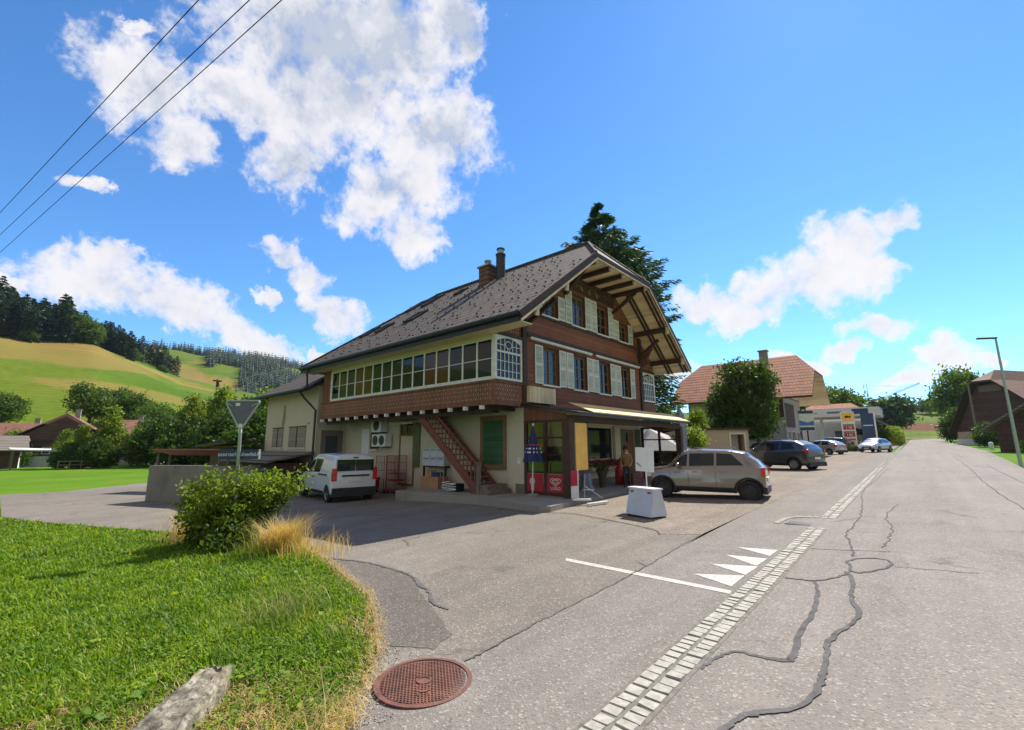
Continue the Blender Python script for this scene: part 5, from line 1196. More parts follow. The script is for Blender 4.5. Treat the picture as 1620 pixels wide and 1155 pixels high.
# bags / covered thing
t=thing('covered_stand','grey-blue plastic-covered display stand under the yellow banner','display stand',(-9.5,14.9,.1))
f=MB(); vs=[]; rr=random.Random(8); rg=[(.0,.30),(.2,.27),(.45,.20),(.7,.15),(.9,.10),(1.0,.03)]
for z,r_ in rg:
    for k in range(14): a=2*PI*k/14; q=r_*(1+rr.uniform(-.18,.18)); vs.append((-9.5+q*math.cos(a),14.9+q*math.sin(a),.1+z))
f.add(vs,[(i*14+k,i*14+(k+1)%14,(i+1)*14+(k+1)%14,(i+1)*14+k) for i in range(5) for k in range(14)]+[tuple(range(70,84))]); f.build('plastic_cover','greyfabric',t)
f=MB(); f.tube([(-9.5,14.9,.1),(-9.5,14.9,1.15)],.02); f.build('pole','metal',t)
# wooden crate + person by the door
f=MB()
for k in range(5): f.box(-9.3,17.55,.12+k*.1,-8.9,18.5,.20+k*.1)
for x in (-9.3,-8.94):
    for y in (17.53,18.48): f.box(x,y,.1,x+.04,y+.04,.62)
one(f,'wooden_crate','woodstair','slatted brown wooden crate on the porch behind the white sign','crate')
# person (standing, back half turned, behind the sign)
def person(loc,rz,label,scale=1.0):
    root=thing('person',label,'person',loc,rz)
    J={'pel':(0,0,.90,.145),'wai':(0,.0,1.05,.125),'che':(0,.02,1.25,.15),'nek':(0,.02,1.42,.065),'hd0':(0,.03,1.50,.075),'hd1':(0,.045,1.58,.098),'hd2':(0,.04,1.66,.085),
       'ls':(.17,.0,1.36,.068),'le':(.23,.03,1.10,.048),'lw':(.20,.18,.93,.034),'rs':(-.17,.0,1.36,.068),'re':(-.23,.03,1.10,.048),'rw':(-.19,.20,.95,.034),
       'lh':(.09,0,.84,.095),'lk':(.10,.03,.48,.06),'la':(.10,-.02,.09,.042),'lf':(.11,.13,.04,.036),'rh':(-.09,0,.84,.095),'rk':(-.10,.0,.48,.06),'ra':(-.10,-.04,.09,.042),'rf':(-.11,.11,.04,.036),
       'lp':(.18,.25,.91,.03),'rp':(-.17,.27,.93,.03)}
    E_=[('pel','wai'),('wai','che'),('che','nek'),('nek','hd0'),('hd0','hd1'),('hd1','hd2'),('che','ls'),('ls','le'),('le','lw'),('lw','lp'),('che','rs'),('rs','re'),('re','rw'),('rw','rp'),('pel','lh'),('lh','lk'),('lk','la'),('la','lf'),('pel','rh'),('rh','rk'),('rk','ra'),('ra','rf')]
    for s_,w_ in ((1,'lp'),(-1,'rp')):
        b=J[w_]
        for i in range(4):
            n1,n2=w_+'f%d'%i,w_+'g%d'%i; o=(i-1.5)*.02; J[n1]=(b[0]+o,b[1]+.05,b[2]-.02,.0095); J[n2]=(b[0]+o,b[1]+.075,b[2]-.055,.0085); E_+=[(w_,n1),(n1,n2)]
        J[w_+'t']=(b[0]-s_*.045,b[1]+.02,b[2]-.005,.010); E_.append((w_,w_+'t'))
    keys=list(J); me=bpy.data.meshes.new('body'); me.from_pydata([Vector(J[k][:3])*scale for k in keys],[(keys.index(a),keys.index(b)) for a,b in E_],[])
    o=bpy.data.objects.new('body',me); C.objects.link(o)
    md=o.modifiers.new('s','SKIN'); sv=me.skin_vertices[0].data
    for i,k in enumerate(keys): sv[i].radius=(J[k][3]*scale,J[k][3]*scale*(.82 if k in('che','wai','pel') else 1)); sv[i].use_root=(k=='pel')
    o.modifiers.new('u','SUBSURF').levels=2; dg=bpy.context.evaluated_depsgraph_get(); dg.update(); nm=bpy.data.meshes.new_from_object(o.evaluated_get(dg)); o.modifiers.clear(); o.data=nm
    nm.materials.clear(); 
    for q in ('skin','tanjacket','trouser','black'): nm.materials.append(M[q])
    for p in nm.polygons:
        c=p.center/scale; r_=math.hypot(c.x,c.y)
        p.material_index=0 if c.z>1.44 or (c.y>.17 and .8<c.z<1.0) else (1 if c.z>.88 else (3 if c.z<.09 else 2)); p.use_smooth=True
    o.name='body'; o.parent=root
    hd=MB(); hc=(0,.05*scale,1.60*scale)
    hd.lathe((0,.035*scale,1.60*scale),[(.118*scale,-.02),(.122*scale,.03),(.11*scale,.09),(.07*scale,.13),(0,.145)],18); hd.build('cap','maroon',root,smooth=True,local=True)
    f=MB(); 
    for s_ in (-1,1): f.lathe((s_*.035*scale,.135*scale,1.585*scale),[(0,-.006),(.013,0),(0,.01)],8,axis='y')
    f.build('eyes','black',root,local=True)
    f=MB(); f.obox((0,.150*scale,1.555*scale),(1,0,0),(0,1,0),(0,0,1),.012,.018,.025); f.build('nose','skin',root,local=True); f=MB(); f.obox((0,.138*scale,1.515*scale),(1,0,0),(0,1,0),(0,0,1),.025,.006,.005); f.build('mouth','redplastic',root,local=True)
    for s_ in (-1,1): f=MB(); f.lathe((s_*.098*scale,.03*scale,1.57*scale),[(0,-.01),(.03,0),(0,.012)],8,axis='x'); f.build('ear','skin',root,local=True)
    f=MB(); f.lathe((0,.02*scale,1.405*scale),[(.085,0),(.10,.03),(.075,.06)],14,caps=False); f.build('collar','creamlight',root,local=True,smooth=True)
    return root
person((-8.75,16.75,.1),R(200),'person in a maroon cap and tan jacket standing by the shop door',.93)
# banner-stand at the porch corner (red and white) + fallen metal feet
t=thing('banner_stand','narrow red and white banner stand beside the dark porch corner post','banner stand',(-8.0,11.95,.1))
f=MB(); f.box(-8.05,11.78,.12,-8.02,12.12,.52); f.build('white_sheet','white_wall',t); f=MB(); f.box(-8.055,11.78,.52,-8.02,12.10,.98); f.build('red_sheet','poster_red',t)
f=MB(); f.box(-8.06,12.10,.1,-8.01,12.15,1.0); f.build('edge_bar','white',t)
t=thing('steel_rack','light metal rack with splayed flat feet beside the banner stand','rack',(-7.7,12.3,.1))
f=MB(); f.tube([(-7.78,12.1,.12),(-7.85,12.25,.85)],.018); f.tube([(-7.85,12.25,.5),(-7.5,12.7,.12)],.014); f.tube([(-7.85,12.1,.4),(-7.55,12.3,.4)],.012); f.build('upright','metal',t)
f=MB(); f.beam((-7.95,11.7,.14),(-7.55,12.1,.14),.09,.05); f.build('foot','white',t); f=MB(); f.beam((-7.45,11.75,G(-7.4,11.7)+.06),(-7.25,12.55,G(-7.3,12.4)+.06),.10,.07); f.build('foot','white',t)
# white swap-body sign box and sign panel
bx,by=-5.17,10.78; bz=G(bx,by); br=math.atan2(-.33,.92)
t=thing('sign_base_box','pale grey-blue trapezoid sheet-metal box standing on the gravel lot','box',(bx,by,bz),br)
f=MB(); h=.66; 
lo=[(-.42,-.27,.05),(.42,-.27,.05),(.42,.27,.05),(-.42,.27,.05)]; hi=[(-.41,-.12,h),(.41,-.12,h),(.41,.12,h),(-.41,.12,h)]
f.add(lo+hi,[(3,2,1,0),(4,5,6,7),(0,1,5,4),(1,2,6,5),(2,3,7,6),(3,0,4,7)]); f.build('body','signbox',t,local=True)
f=MB(); f.box(-.43,-.16,h,.43,.16,h+.035); f.build('lid','whitecl',t,local=True)
for x in (-.30,.28):
    f=MB(); f.obox((x,-.145,h-.07),(1,0,0),(0,1,.2),(0,0,1),.05,.012,.016); f.build('latch','redmetal',t,local=True)
for x,y in ((-.37,-.2),(.37,-.2),(.37,.2),(-.37,.2)):
    f=MB(); f.box(x-.04,y-.03,0,x+.04,y+.03,.05); f.build('foot','black',t,local=True)
px_,py_=-5.62,11.85; pz_=G(px_,py_)
t=thing('panel_sign','blank white square sign panel on a thin post behind the metal box','sign',(px_,py_,pz_),br+.12)
f=MB(); f.tube([(0,.02,0),(-.02,.02,1.1)],.018); f.lathe((0,0,0),[(.2,0),(.2,.03),(.02,.04)],16); f.build('post','white',t,local=True)
f=MB(); f.obox((-.03,0,1.33),(1,0,-.04),(0,1,0),(.04,0,1),.30,.012,.32); f.build('panel','whitecl',t,local=True)
f=MB(); f.obox((-.22,-.016,1.19),(1,0,-.75),(0,1,0),(.75,0,1),.09,.003,.014); f.build('grey_mark','signgrey',t,local=True)
# loading-bay clutter on the platform and along the wall
def cage(x,y,z,lab,d):
    t=thing('roll_cage',lab,'roll cage',(x,y,z))
    f=MB(); 
    for a in (0,.68):
        for b_ in (0,.55): f.tube([(x+a,y-b_,z+.14),(x+a,y-b_,z+1.66)],.016,6)
    f.build('frame','redmetal',t)
    for b_ in (0,.55):
        f=MB()
        for k in range(1,6): f.tube([(x+.68*k/6,y-b_,z+.2),(x+.68*k/6,y-b_,z+1.64)],.006,4)
        for zz in (.2,.6,1.0,1.35,1.65): f.tube([(x,y-b_,z+zz),(x+.68,y-b_,z+zz)],.010,4)
        f.build('grid_side','redmetal',t)
    f=MB(); f.box(x,y-.55,z+.13,x+.68,y,z+.16); f.build('floor','redmetal',t)
    if d: f=MB(); f.box(x,y-.55,z+.86,x+.68,y,z+.89); f.box(x+.02,y-.5,z+.55,x+.66,y-.1,z+.60); f.build('shelf','redmetal',t)
    for a in (.05,.63):
        for b_ in (.05,.5): f=MB(); f.lathe((x+a,y-b_-.015,z+.065),[(.02,0),(.06,.002),(.06,.03),(.02,.032)],12,axis='y'); f.build('castor','black',t)
cage(-18.75,12.25,G(-18.7,12.1),'red wire roll cage nearest the white van',False); cage(-17.85,12.25,G(-17.8,12.1),'red wire roll cage with shelves under the folded shutter',True)
t=thing('rubbish_bin','dark red plastic bin between the white van and the roll cages','bin',(-19.3,12.0,G(-19.3,12)))
f=MB(); f.lathe((-19.3,12.0,G(-19.3,12)),[(0,0),(.2,0),(.25,.62),(.22,.62),(.18,.1)],16,caps=False); f.build('tub','redmetal',t,smooth=True); f=MB(); f.lathe((-19.3,12.0,G(-19.3,12)+.62),[(.27,0),(.27,.04),(0,.07)],16); f.build('lid','black',t)
for k,(z0,lab,hh) in enumerate(((2.42,'single-fan white air-conditioner unit on the wall, upper one',.66),(1.74,'twin-fan white air-conditioner unit on the wall, lower one',.58))):
    x0=-19.85 if k==0 else -19.75; wd=.85 if k==0 else 1.15
    t=thing('air_conditioner',lab,'air conditioner',(x0+wd/2,YN-.2,z0))
    f=MB(); f.box(x0,YN-.42,z0,x0+wd,YN-.06,z0+hh); f.build('housing','whitecl',t)
    for j in range(1 if k==0 else 2):
        cx_=x0+wd/2 if k==0 else x0+.30+j*.54; f=MB(); rr_=.25 if k==0 else .22; f.lathe((cx_,YN-.425,z0+hh/2),[(0,-.004),(rr_,-.003),(rr_+.015,.0)],20,axis='y',caps=False)
        o_=f.build('fan_opening','black',t); f=MB()
        for q in range(5): f.tube([(cx_+math.cos(a)*rr_*(q+1)/5.2,YN-.435,z0+hh/2+math.sin(a)*rr_*(q+1)/5.2) for a in np.linspace(0,2*PI,17)],.004,3,cap=False)
        f.build('fan_grille','metal',o_)
    f=MB(); f.box(x0+.1,YN-.42,z0-.05,x0+.14,YN-.02,z0-.004); f.box(x0+wd-.14,YN-.42,z0-.05,x0+wd-.1,YN-.02,z0-.004); f.build('bracket','darkmetal',t)
for c_ in range(3):
    for r_ in range(2):
        t=None; x=-15.85+c_*.47; z=.94+r_*.36
        f=MB(); f.m(0).box(x,YN-.32,z,x+.455,YN-.02,z+.345); f.m(1).box(x+.06,YN-.326,z+.27,x+.40,YN-.321,z+.30)
        o_=f.build('letter_box',['signbox','black'],None); recenter(o_,'pale blue-grey letter box, %s row, %s of three under the stair'%(('lower','upper')[r_],('left','middle','right')[c_]),'letter box','letter boxes under the stair')
f=MB(); f.box(-15.86,YN-.28,.10,-15.80,YN-.2,.94); f.box(-14.46,YN-.28,.10,-14.40,YN-.2,.94); f.box(-15.86,YN-.3,.88,-14.40,YN-.05,.935); one(f,'letter_box_stand','darkmetal','dark metal stand carrying the letter boxes','stand')
def carton(x0,y0,z0,x1,y1,z1,lab,mat='cardboard',rot=0):
    cx_,cy_=(x0+x1)/2,(y0+y1)/2; t=thing('cardboard_box',lab,'cardboard box',(cx_,cy_,z0),rot)
    a,b_,h_=(x1-x0)/2,(y1-y0)/2,z1-z0
    f=MB(); f.box(-a,-b_,0,a,b_,h_); f.build('carton',mat,t,local=True)
    f=MB(); f.box(-a-.002,-b_*.12,.0,a+.002,b_*.12,h_+.003); f.build('tape','paper',t,local=True)
carton(-15.2,11.55,.1,-14.15,12.1,.55,'wide brown cardboard box on the platform under the letter boxes',rot=.06)
carton(-15.0,11.7,.55,-14.72,11.95,.80,'small upright cardboard box on top of the wide brown box')
carton(-14.65,11.7,.55,-14.3,11.95,.72,'blue-grey printed box on top of the wide brown box','signblue')
carton(-15.5,11.9,.1,-15.25,12.15,.36,'small brown box left of the wide brown box')
for k,(x,y,lab) in enumerate(((-13.45,11.6,'collapsed black crate with white slats, left under the stair'),(-12.95,11.45,'white edged collapsed crate leaning under the stair foot'))):
    f=MB(); f.m(0).box(x-.25,y-.2,.1,x+.25,y+.2,.34+k*.04); f.m(1)
    rr=random.Random(k)
    for q in range(5): f.beam((x-.26+rr.random()*.1,y-.22,.14+q*.06),(x+.26,y-.23,.12+q*.07+rr.random()*.08),.02,.025)
    one(f,'plastic_crate',['black','white'],lab,'crate')
# ------------------------------------------------------------ street-name post with give-way sign seen from behind
qx,qy=-10.75,3.45; t=thing('sign_post','galvanised post with the grey back of a give-way sign and a blue street-name plate','road sign',(qx,qy,G(qx,qy)+.03))
rt=Vector((.74,.67,0)).normalized(); fw=Vector((-.67,.74,0)); up=Vector((0,0,1))
top=Vector((-10.38,3.28,2.15)); base=Vector((qx,qy,-.3)); base=Vector((-10.60,3.42,-.3))
f=MB(); f.tube([base,top],.034,12); f.build('post','galv',t,smooth=True)
# triangle (apex down)
A0=Vector((-10.385,3.285,2.08)); hw,hh=.37,.62
P3=[A0,A0+rt*hw+up*hh,A0-rt*hw+up*hh]
def rounded(P,r_,n=5):
    out=[]
    for i in range(3):
        a,b_,c_=P[i-1],P[i],P[(i+1)%3]; u=(a-b_).normalized()*r_; v=(c_-b_).normalized()*r_
        for k in range(n+1): t_=k/n; out.append(b_+u*(1-t_)**2+v*t_**2)
    return out
RP=rounded(P3,.10); cen=(P3[0]+P3[1]+P3[2])/3
f=MB(); f.prism([p+(cen-p)*.03 for p in RP],fw*.012); f.build('sign_back','signgrey',t)
f=MB(); 
for i in range(len(RP)): f.beam(RP[i],RP[(i+1)%len(RP)],.03,.035,up=tuple(fw))
f.build('folded_rim','galv',t)
f=MB(); f.prism([p+(cen-p)*.05+fw*.014 for p in RP],fw*.002); ff=f.build('sign_face','white',t); f=MB()
f=MB(); f.obox(A0+up*.05-fw*.015,rt,up,fw,.035,.09,.01); f.obox(A0-rt*.10+up*.54-fw*.008,rt,up,fw,.045,.03,.004); f.build('clamp','white',t)
for s_ in (-1,1): f=MB(); f.beam(A0+rt*s_*.31+up*.57-fw*.01,A0+rt*s_*.20+up*.50-fw*.01,.025,.015); f.build('bracket','galv',t)
pc=Vector((-10.50,3.335,1.60))+rt*.02
f=MB(); f.obox(pc,rt,up,fw,.40,.095,.03); pl_=f.build('name_plate','signblue',t)
f=MB(); f.obox(pc+rt*.405,rt,up,fw,.006,.10,.034); f.build('plate_edge','galv',t)
tilt=Matrix.Rotation(0,4,'X')
def fr(o_,x_,z_,s_): 
    m_=Matrix((x_,)); return None
# lettering: readable from the far side, mirrored on the translucent near side
Mf=Matrix(((-rt.x,0,fw.x,pc.x+fw.x*.031),(-rt.y,0,fw.y,pc.y+fw.y*.031),(0,1,0,pc.z),(0,0,0,1)))
tm=text_mesh('lettering','Röthenbachstrasse',.105,Mf,'white',pl_,extrude=.001)
Mn=Matrix(((-rt.x,0,fw.x,pc.x-fw.x*.0315),(-rt.y,0,fw.y,pc.y-fw.y*.0315),(0,1,0,pc.z),(0,0,0,1)))
tm=text_mesh('mirrored_lettering','Röthenbachstrasse',.112,Mn,'white',pl_,extrude=.003)
# ------------------------------------------------------------ overhead wires
M['wire']=simple('black_wire',(.012,.012,.014),.6,0,.1,5,0)
for k,(a,b_,lab) in enumerate((((-22.9,-1,8),(-8.7,1.4,8),'uppermost thin black overhead wire crossing the sky'),((-25.4,-1,8),(-8.1,2.0,8),'middle thin black overhead wire crossing the sky'),((-27.8,-1,8),(-7.6,2.4,8),'lowest thin black overhead wire crossing the sky'))):
    a=Vector(a)+Vector((0,0,1.75)); b_=Vector(b_)+Vector((0,0,1.75)); d=(b_-a); L_=[a+d*t_ for t_ in np.linspace(-.9,2.0,25)]
    f=MB(); f.tube(L_,.0085,5); o_=f.build('power_line','wire',None); recenter(o_,lab,'power line','overhead wires')
# ------------------------------------------------------------ lamp post and things across the road
lx,ly=4.02,36.3; lz=G(lx,ly); t=thing('street_lamp','tall grey street lamp with flat head at the right edge of the road','street lamp',(lx,ly,lz))
f=MB(); f.tube([(lx,ly,lz-.1),(lx,ly,lz+6.95)],[.085,.045],12); f.build('pole','galv',t,smooth=True)
f=MB(); f.beam((lx+.05,ly,lz+6.98),(lx-.75,ly-.1,lz+7.05),.22,.07); f.build('lamp_head','darkmetal',t)
# ------------------------------------------------------------ neighbouring buildings
def hiproof(t,x0,x1,y0,y1,ze,zrg,hip,mat,mat2,ov=0,zhip=None,under='soffit',flip=False,th=.18):
    """ridge along x; half-hips from zhip up (full hips when zhip is None)"""
    yc=(y0+y1)/2; 
    top=MB()
    k=(zrg-ze)/(yc-y0)
    if zhip is None: zhip=ze
    ya_=y0+(zhip-ze)/k; yb_=y1-(zhip-ze)/k
    S_=[(x0,y0,ze),(x1,y0,ze),(x1,ya_,zhip),(x1-hip,yc,zrg),(x0+hip,yc,zrg),(x0,ya_,zhip)]
    N_=[(x1,y1,ze),(x0,y1,ze),(x0,yb_,zhip),(x0+hip,yc,zrg),(x1-hip,yc,zrg),(x1,yb_,zhip)]
    E_=[(x1,ya_,zhip),(x1,yb_,zhip),(x1-hip,yc,zrg)]; W_=[(x0,yb_,zhip),(x0,ya_,zhip),(x0+hip,yc,zrg)]
    for P,mm in ((S_,0),(N_,0),(E_,1),(W_,1)):
        n=len(P); lo=[(p[0],p[1],p[2]-th) for p in P]
        top.m(mm).add(P,[tuple(range(n))]); top.m(2).add(lo,[tuple(range(n))[::-1]]); top.m(3)
        for i in range(n): top.add([P[i],P[(i+1)%n],lo[(i+1)%n],lo[i]],[(0,1,2,3)])
    return top.build('roof',[mat,mat2,under,'wooddark'],t)
# big house with red tiled half-hipped roof
hz0=G(-12,48); Nh=thing('farmhouse','grey-walled house with a broad red tiled half-hipped roof beyond the car park','house',(-13,52,hz0))
f=MB(); f.box(-17.6,48.0,hz0-.5,-8.9,56.5,6.3); f.build('wall','greywall',Nh)
hiproof(Nh,-19.0,-6.3,46.6,57.8,6.0,10.6,1.7,'redtile','redtileY',zhip=8.6)
hs_=Pl((0,48,0),(1,0,0),(0,-1,0)); he=Pl((-8.9,0,0),(0,1,0),(1,0,0))
f=MB(); pbox(f,hs_,-12.3,-8.88,4.2,5.9,.0,.12); pbox(f,he,48,52.5,3.4,5.6,.0,.12); f.build('dark_boarding','shingle',Nh)
for a,b_,c_,d_ in ((-17.2,-16.0,2.6,3.7),(-15.6,-14.4,2.6,3.7),(-13.6,-12.4,2.6,3.7),(-12.0,-10.3,2.5,3.7)): window(Nh,hs_,a,b_,c_,d_,.01,.05,(.5,),(),'wooddark','glass')
f=MB(); pbox(f,hs_,-17.3,-14.4,4.3,5.6,.0,.05); f.build('white_panel','white_wall',Nh)
for a,b_,c_,d_ in ((48.8,50.2,1.2,3.0),(50.8,52.4,1.2,3.0),(53.2,54.6,1.2,3.0)): window(Nh,he,a,b_,c_,d_,.01,.07,(.5,),(.5,),'white','glassblue',name='shop_window')
window(Nh,he,54.9,56.0,hz0,3.2,.01,.06,(),(.5,),'signblue','glassblue',name='glazed_door')
f=MB(); f.tube([(-8.8,47.9,6.0),(-8.8,47.9,hz0)],.06); f.build('downpipe','metal',Nh)
f=MB(); f.box(-11.1,51.0,9.2,-10.4,51.7,11.2); f.box(-11.2,50.9,11.2,-10.3,51.8,11.3); f.build('chimney','concrete',Nh)
# barge boards of half hip gable + cream underside wedge
f=MB(); k=(10.6-6.0)/(52.2-46.6)
f.poly([(-8.9,47.3,6.2),(-8.9,57.1,6.2),(-8.9,54.0,8.5),(-8.9,50.4,8.5)]); f.build('gable','soffit',Nh)
# shop banner sign on a post by the house
bz_=G(-7.4,49.5); t=thing('hanging_sign','tall white and blue banner sign standing before the red-roofed house','sign',(-7.4,49.5,bz_))
f=MB(); f.tube([(-7.4,49.55,bz_),(-7.4,49.55,5.1)],.06); f.build('post','darkmetal',t)
bp=Pl((-7.4,49.5,0),(.90,.43,0),(.43,-.90,0))
f=MB(); f.m(0); pbox(f,bp,-.62,.62,3.0,4.8,-.05,.05); f.m(1); pbox(f,bp,-.60,.60,4.55,4.82,.05,.06); pbox(f,bp,-.60,.60,3.02,3.30,.05,.06); f.m(2); f.prism([bp(-.6,3.45,.055),bp(.6,3.45,.055),bp(.6,3.9,.055),bp(.1,3.72,.055),bp(-.6,3.95,.055)],Vector(bp(0,0,.006))-Vector(bp(0,0,0)))
M['skyblue']=simple('mid_blue_print',(.05,.18,.5),.5,0,.1,3,.02)
f.build('sign_face',['white','signblue','skyblue'],t)
# beige garden wall with doorway
gz0=G(-9,28); f=MB(); gw=Pl((-10.6,27.0,0),(.73,.68,0),(.68,-.73,0)); LL=4.25
wallcells(f,gw,[0,3.15,3.95,LL],[gz0-.4,2.35,2.62],[(3.15,3.95,gz0-.4,2.35)],rev=.3)
f.prism([gw(0,gz0-.4,-.3),gw(0,2.6,-.3),gw(3.1,2.6,-.3),gw(3.1,gz0-.4,-.3)],Vector(gw(0,0,-.31))-Vector(gw(0,0,-.3)))
f.poly([gw(LL,gz0-.4,0),gw(LL,gz0-.4,-3),gw(LL,2.5,-3),gw(LL,2.62,0)]); f.poly([gw(0,gz0-.4,0),gw(0,gz0-.4,-3),gw(0,2.5,-3),gw(0,2.62,0)])
gt=thing('garage','low beige rendered garage with cream-framed doorway behind the taupe crossover','garage',(-9.2,28.8,gz0)); f.build('wall','beigewall',gt)
f=MB(); pbox(f,gw,-.15,LL+.12,2.625,2.73,-3,.12); f.build('flat_roof','wooddark',gt)
f=MB(); pbox(f,gw,3.03,3.15,gz0,2.47,.0,.04); pbox(f,gw,3.95,4.07,gz0,2.47,.0,.04); pbox(f,gw,3.15,3.95,2.35,2.47,.0,.04); f.build('door_frame','creamlight',gt)
f=MB(); pbox(f,gw,3.15,3.7,gz0,2.35,-.28,-.24); f.build('door','concrete',gt)
# fuel station
sz=G(-9,90); St=thing('fuel_station','white flat-canopied fuel station with pale fascia lettering down the road','fuel station',(-9,93,sz))
f=MB(); f.box(-13.5,87,6.0,-3.6,97,7.3); f.build('canopy','white_wall',St)
for x in (-11.5,-5.0): f=MB(); f.box(x-.2,91,sz-.3,x+.2,91.4,6.0); f.build('column','white_wall',St)
sp=Pl((0,87,0),(1,0,0),(0,-1,0)); se2=Pl((-3.6,0,0),(0,1,0),(1,0,0))
f=MB(); pbox(f,sp,-10.1,-8.2,6.5,6.8,.0,.02); f.build('fascia_stripe','signgrey',St); f=MB(); pbox(f,sp,-6.9,-4.9,6.3,7.1,.0,.02); f.build('dark_emblem','signblue',St); f=MB(); pbox(f,sp,-13.2,-11.4,6.5,6.75,.0,.02); f.build('ochre_stripe','beigewall',St)
f=MB(); f.box(-16,97.5,sz-.3,-6,103,6.2); f.build('kiosk','white_wall',St); f=MB(); f.box(-10.5,97.4,sz,-9.0,97.49,4.0); f.build('kiosk_door','glassblue',St)
rp=thing('station_house','low house with pale red roof showing above the fuel station canopy','house',(-10,106,sz)); f=MB(); f.box(-17,102.5,sz-.3,-6,110,7.2); f.build('wall','white_wall',rp); hiproof(rp,-17.6,-5.4,102,110.5,7.2,9.4,3.0,'redtile','redtileY')
# price totem
ty=73; tz=G(-6.6,ty); t=thing('price_totem','white fuel price totem with yellow top and red price rows','price sign',(-6.35,ty,tz))
tp=Pl((-6.35,ty,0),(.97,.24,0),(.24,-.97,0))
f=MB(); pbox(f,tp,-.72,.72,tz,5.9,-.15,.15); f.build('panel','white',t)
f=MB(); pbox(f,tp,-.62,.62,4.7,5.75,.15,.17); yp=f.build('yellow_panel','yellow',t); f=MB(); f.prism([tp(-.3,5.1,.175),tp(.32,5.1,.175),tp(.36,5.35,.175),tp(.1,5.3,.175),tp(-.05,5.42,.175),tp(-.3,5.3,.175)],Vector(tp(0,0,.01))-Vector(tp(0,0,0))); f.build('black_emblem','black',yp)
for k,(z,mt) in enumerate(((3.85,'poster_red'),(2.95,'poster_red'),(2.0,'yellow'))):
    f=MB(); pbox(f,tp,-.58,.58,z-.28,z+.2,.15,.17); o_=f.build('price_row',mt,t); f=MB(); pbox(f,tp,-.58,.58,z+.24,z+.42,.15,.17); f.build('fuel_name_strip','olive',o_)
    Mx=Matrix((( .97,0,.24,tp(0,0,.175)[0]),(.24,0,-.97,tp(0,0,.175)[1]),(0,1,0,z-.04),(0,0,0,1))); text_mesh('price_digits',('1.78','1.86','1.92')[k],.40,Mx,'white' if k<2 else 'black',o_,extrude=.003)
# blue totem
t=thing('blue_totem','tall dark blue advertising totem right of the price totem','totem',(-4.55,79,G(-4.5,79)))
f=MB(); f.box(-5.4,78.9,1.3,-3.95,79.2,5.9); f.build('panel','signblue',t); f=MB(); f.box(-5.2,78.86,4.2,-4.15,78.89,4.32); f.box(-3.97,78.85,1.0,-3.8,79.2,6.0); f.build('white_edge','white',t)
# fuel pump
t=thing('fuel_pump','grey-green fuel pump behind the silver-lilac car','fuel pump',(-6.2,84,G(-6.2,84))); z=G(-6.2,84)
f=MB(); f.box(-6.6,83.8,z,-5.8,84.3,z+1.9); f.build('housing','olive',t); f=MB(); f.box(-6.5,83.76,z+1.2,-5.9,83.79,z+1.7); f.build('display','glassblue',t); f=MB(); f.tube([(-5.78,84,z+1.4),(-5.6,83.9,z+.6),(-5.74,83.9,z+1.0)],.03); f.build('hose','black',t)
# grey-roofed shed left of the road further on
z=G(-6,125); t=thing('roadside_barn','brown shed with pale grey sloping roof beyond the fuel station','barn',(-6,128,z))
f=MB(); f.box(-12,122,z-.5,-3.2,134,z+3.0); f.build('wall','shingle',t); 
f=MB(); f.prism([(-2.0,120,z+2.6),(-6.8,120,z+5.6),(-6.8,120,z+5.4),(-2.0,120,z+2.4)],(0,16,0)); f.prism([(-6.8,120,z+5.6),(-13,120,z+2.6),(-13,120,z+2.4),(-6.8,120,z+5.4)],(0,16,0)); f.build('roof','greywall',t)
# barn at the far end of the road
z=G(3,285); t=thing('far_barn','low dark barn with pale red roof closing the far end of the road','barn',(3,292,z))
f=MB(); f.box(-5.5,287,z-.5,12,296,z+3.2); f.build('wall','shingle',t); hiproof(t,-6.5,13,285.5,297.5,z+3.0,z+8.2,3.0,'redtile','redtileY')
# big barn right
ang=.6; bp=Pl((6.2,98,0),(math.cos(ang),-math.sin(ang),0),(-math.sin(ang),-math.cos(ang),0)); z=G(6,90)
t=thing('big_barn','huge dark shingled barn with sweeping brown tiled roof right of the road','barn',(10,92,z))
prof=[(-2.5,3.6),(-1.0,6.6),(.3,9.5),(1.5,11.0),(3.9,11.0),(5.8,9.2),(7.6,7.4),(10.5,5.6),(13.5,4.6)]
f=MB(); f.poly([bp(a+(.25 if a<2 else -.25),b-.45,-.9) for a,b in prof]+[bp(12.6,z-.6,-.9),bp(-1.9,z-.6,-.9)]); f.build('gable_wall','shingle',t)
f=MB(); pbox(f,bp,-1.9,1.2,z-.6,z+2.1,-.9,-.7); f.build('side_wall','beigewall',t)
f=MB(); pbox(f,bp,1.6,4.3,9.4,10.3,-.9,-.85); f.build('louvre_boards','woodgrey',t)
f=MB(); pbox(f,bp,-1.95,12.6,z-.6,z+1.0,-.69,-.5); f.build('white_plinth','white_wall',t)
D_=-26; f=MB()
def rq(P):
    off=Vector((0,0,-.3)); n=len(P); P=[Vector(p) for p in P]; lo=[p+off for p in P]; f.m(0).add(P,[tuple(range(n))]); f.m(1).add(lo,[tuple(range(n))[::-1]])
    for i in range(n): f.add([P[i],P[(i+1)%n],lo[(i+1)%n],lo[i]],[(0,1,2,3)])
ap=bp(2.77,12.74,-3); apf=bp(2.77,12.74,D_)
for i in range(len(prof)-1):
    (a,za),(b_,zb)=prof[i],prof[i+1]
    if i==3: continue
    rq([bp(a,za,.3),bp(b_,zb,.3),bp(b_,zb,D_),bp(a,za,D_)])
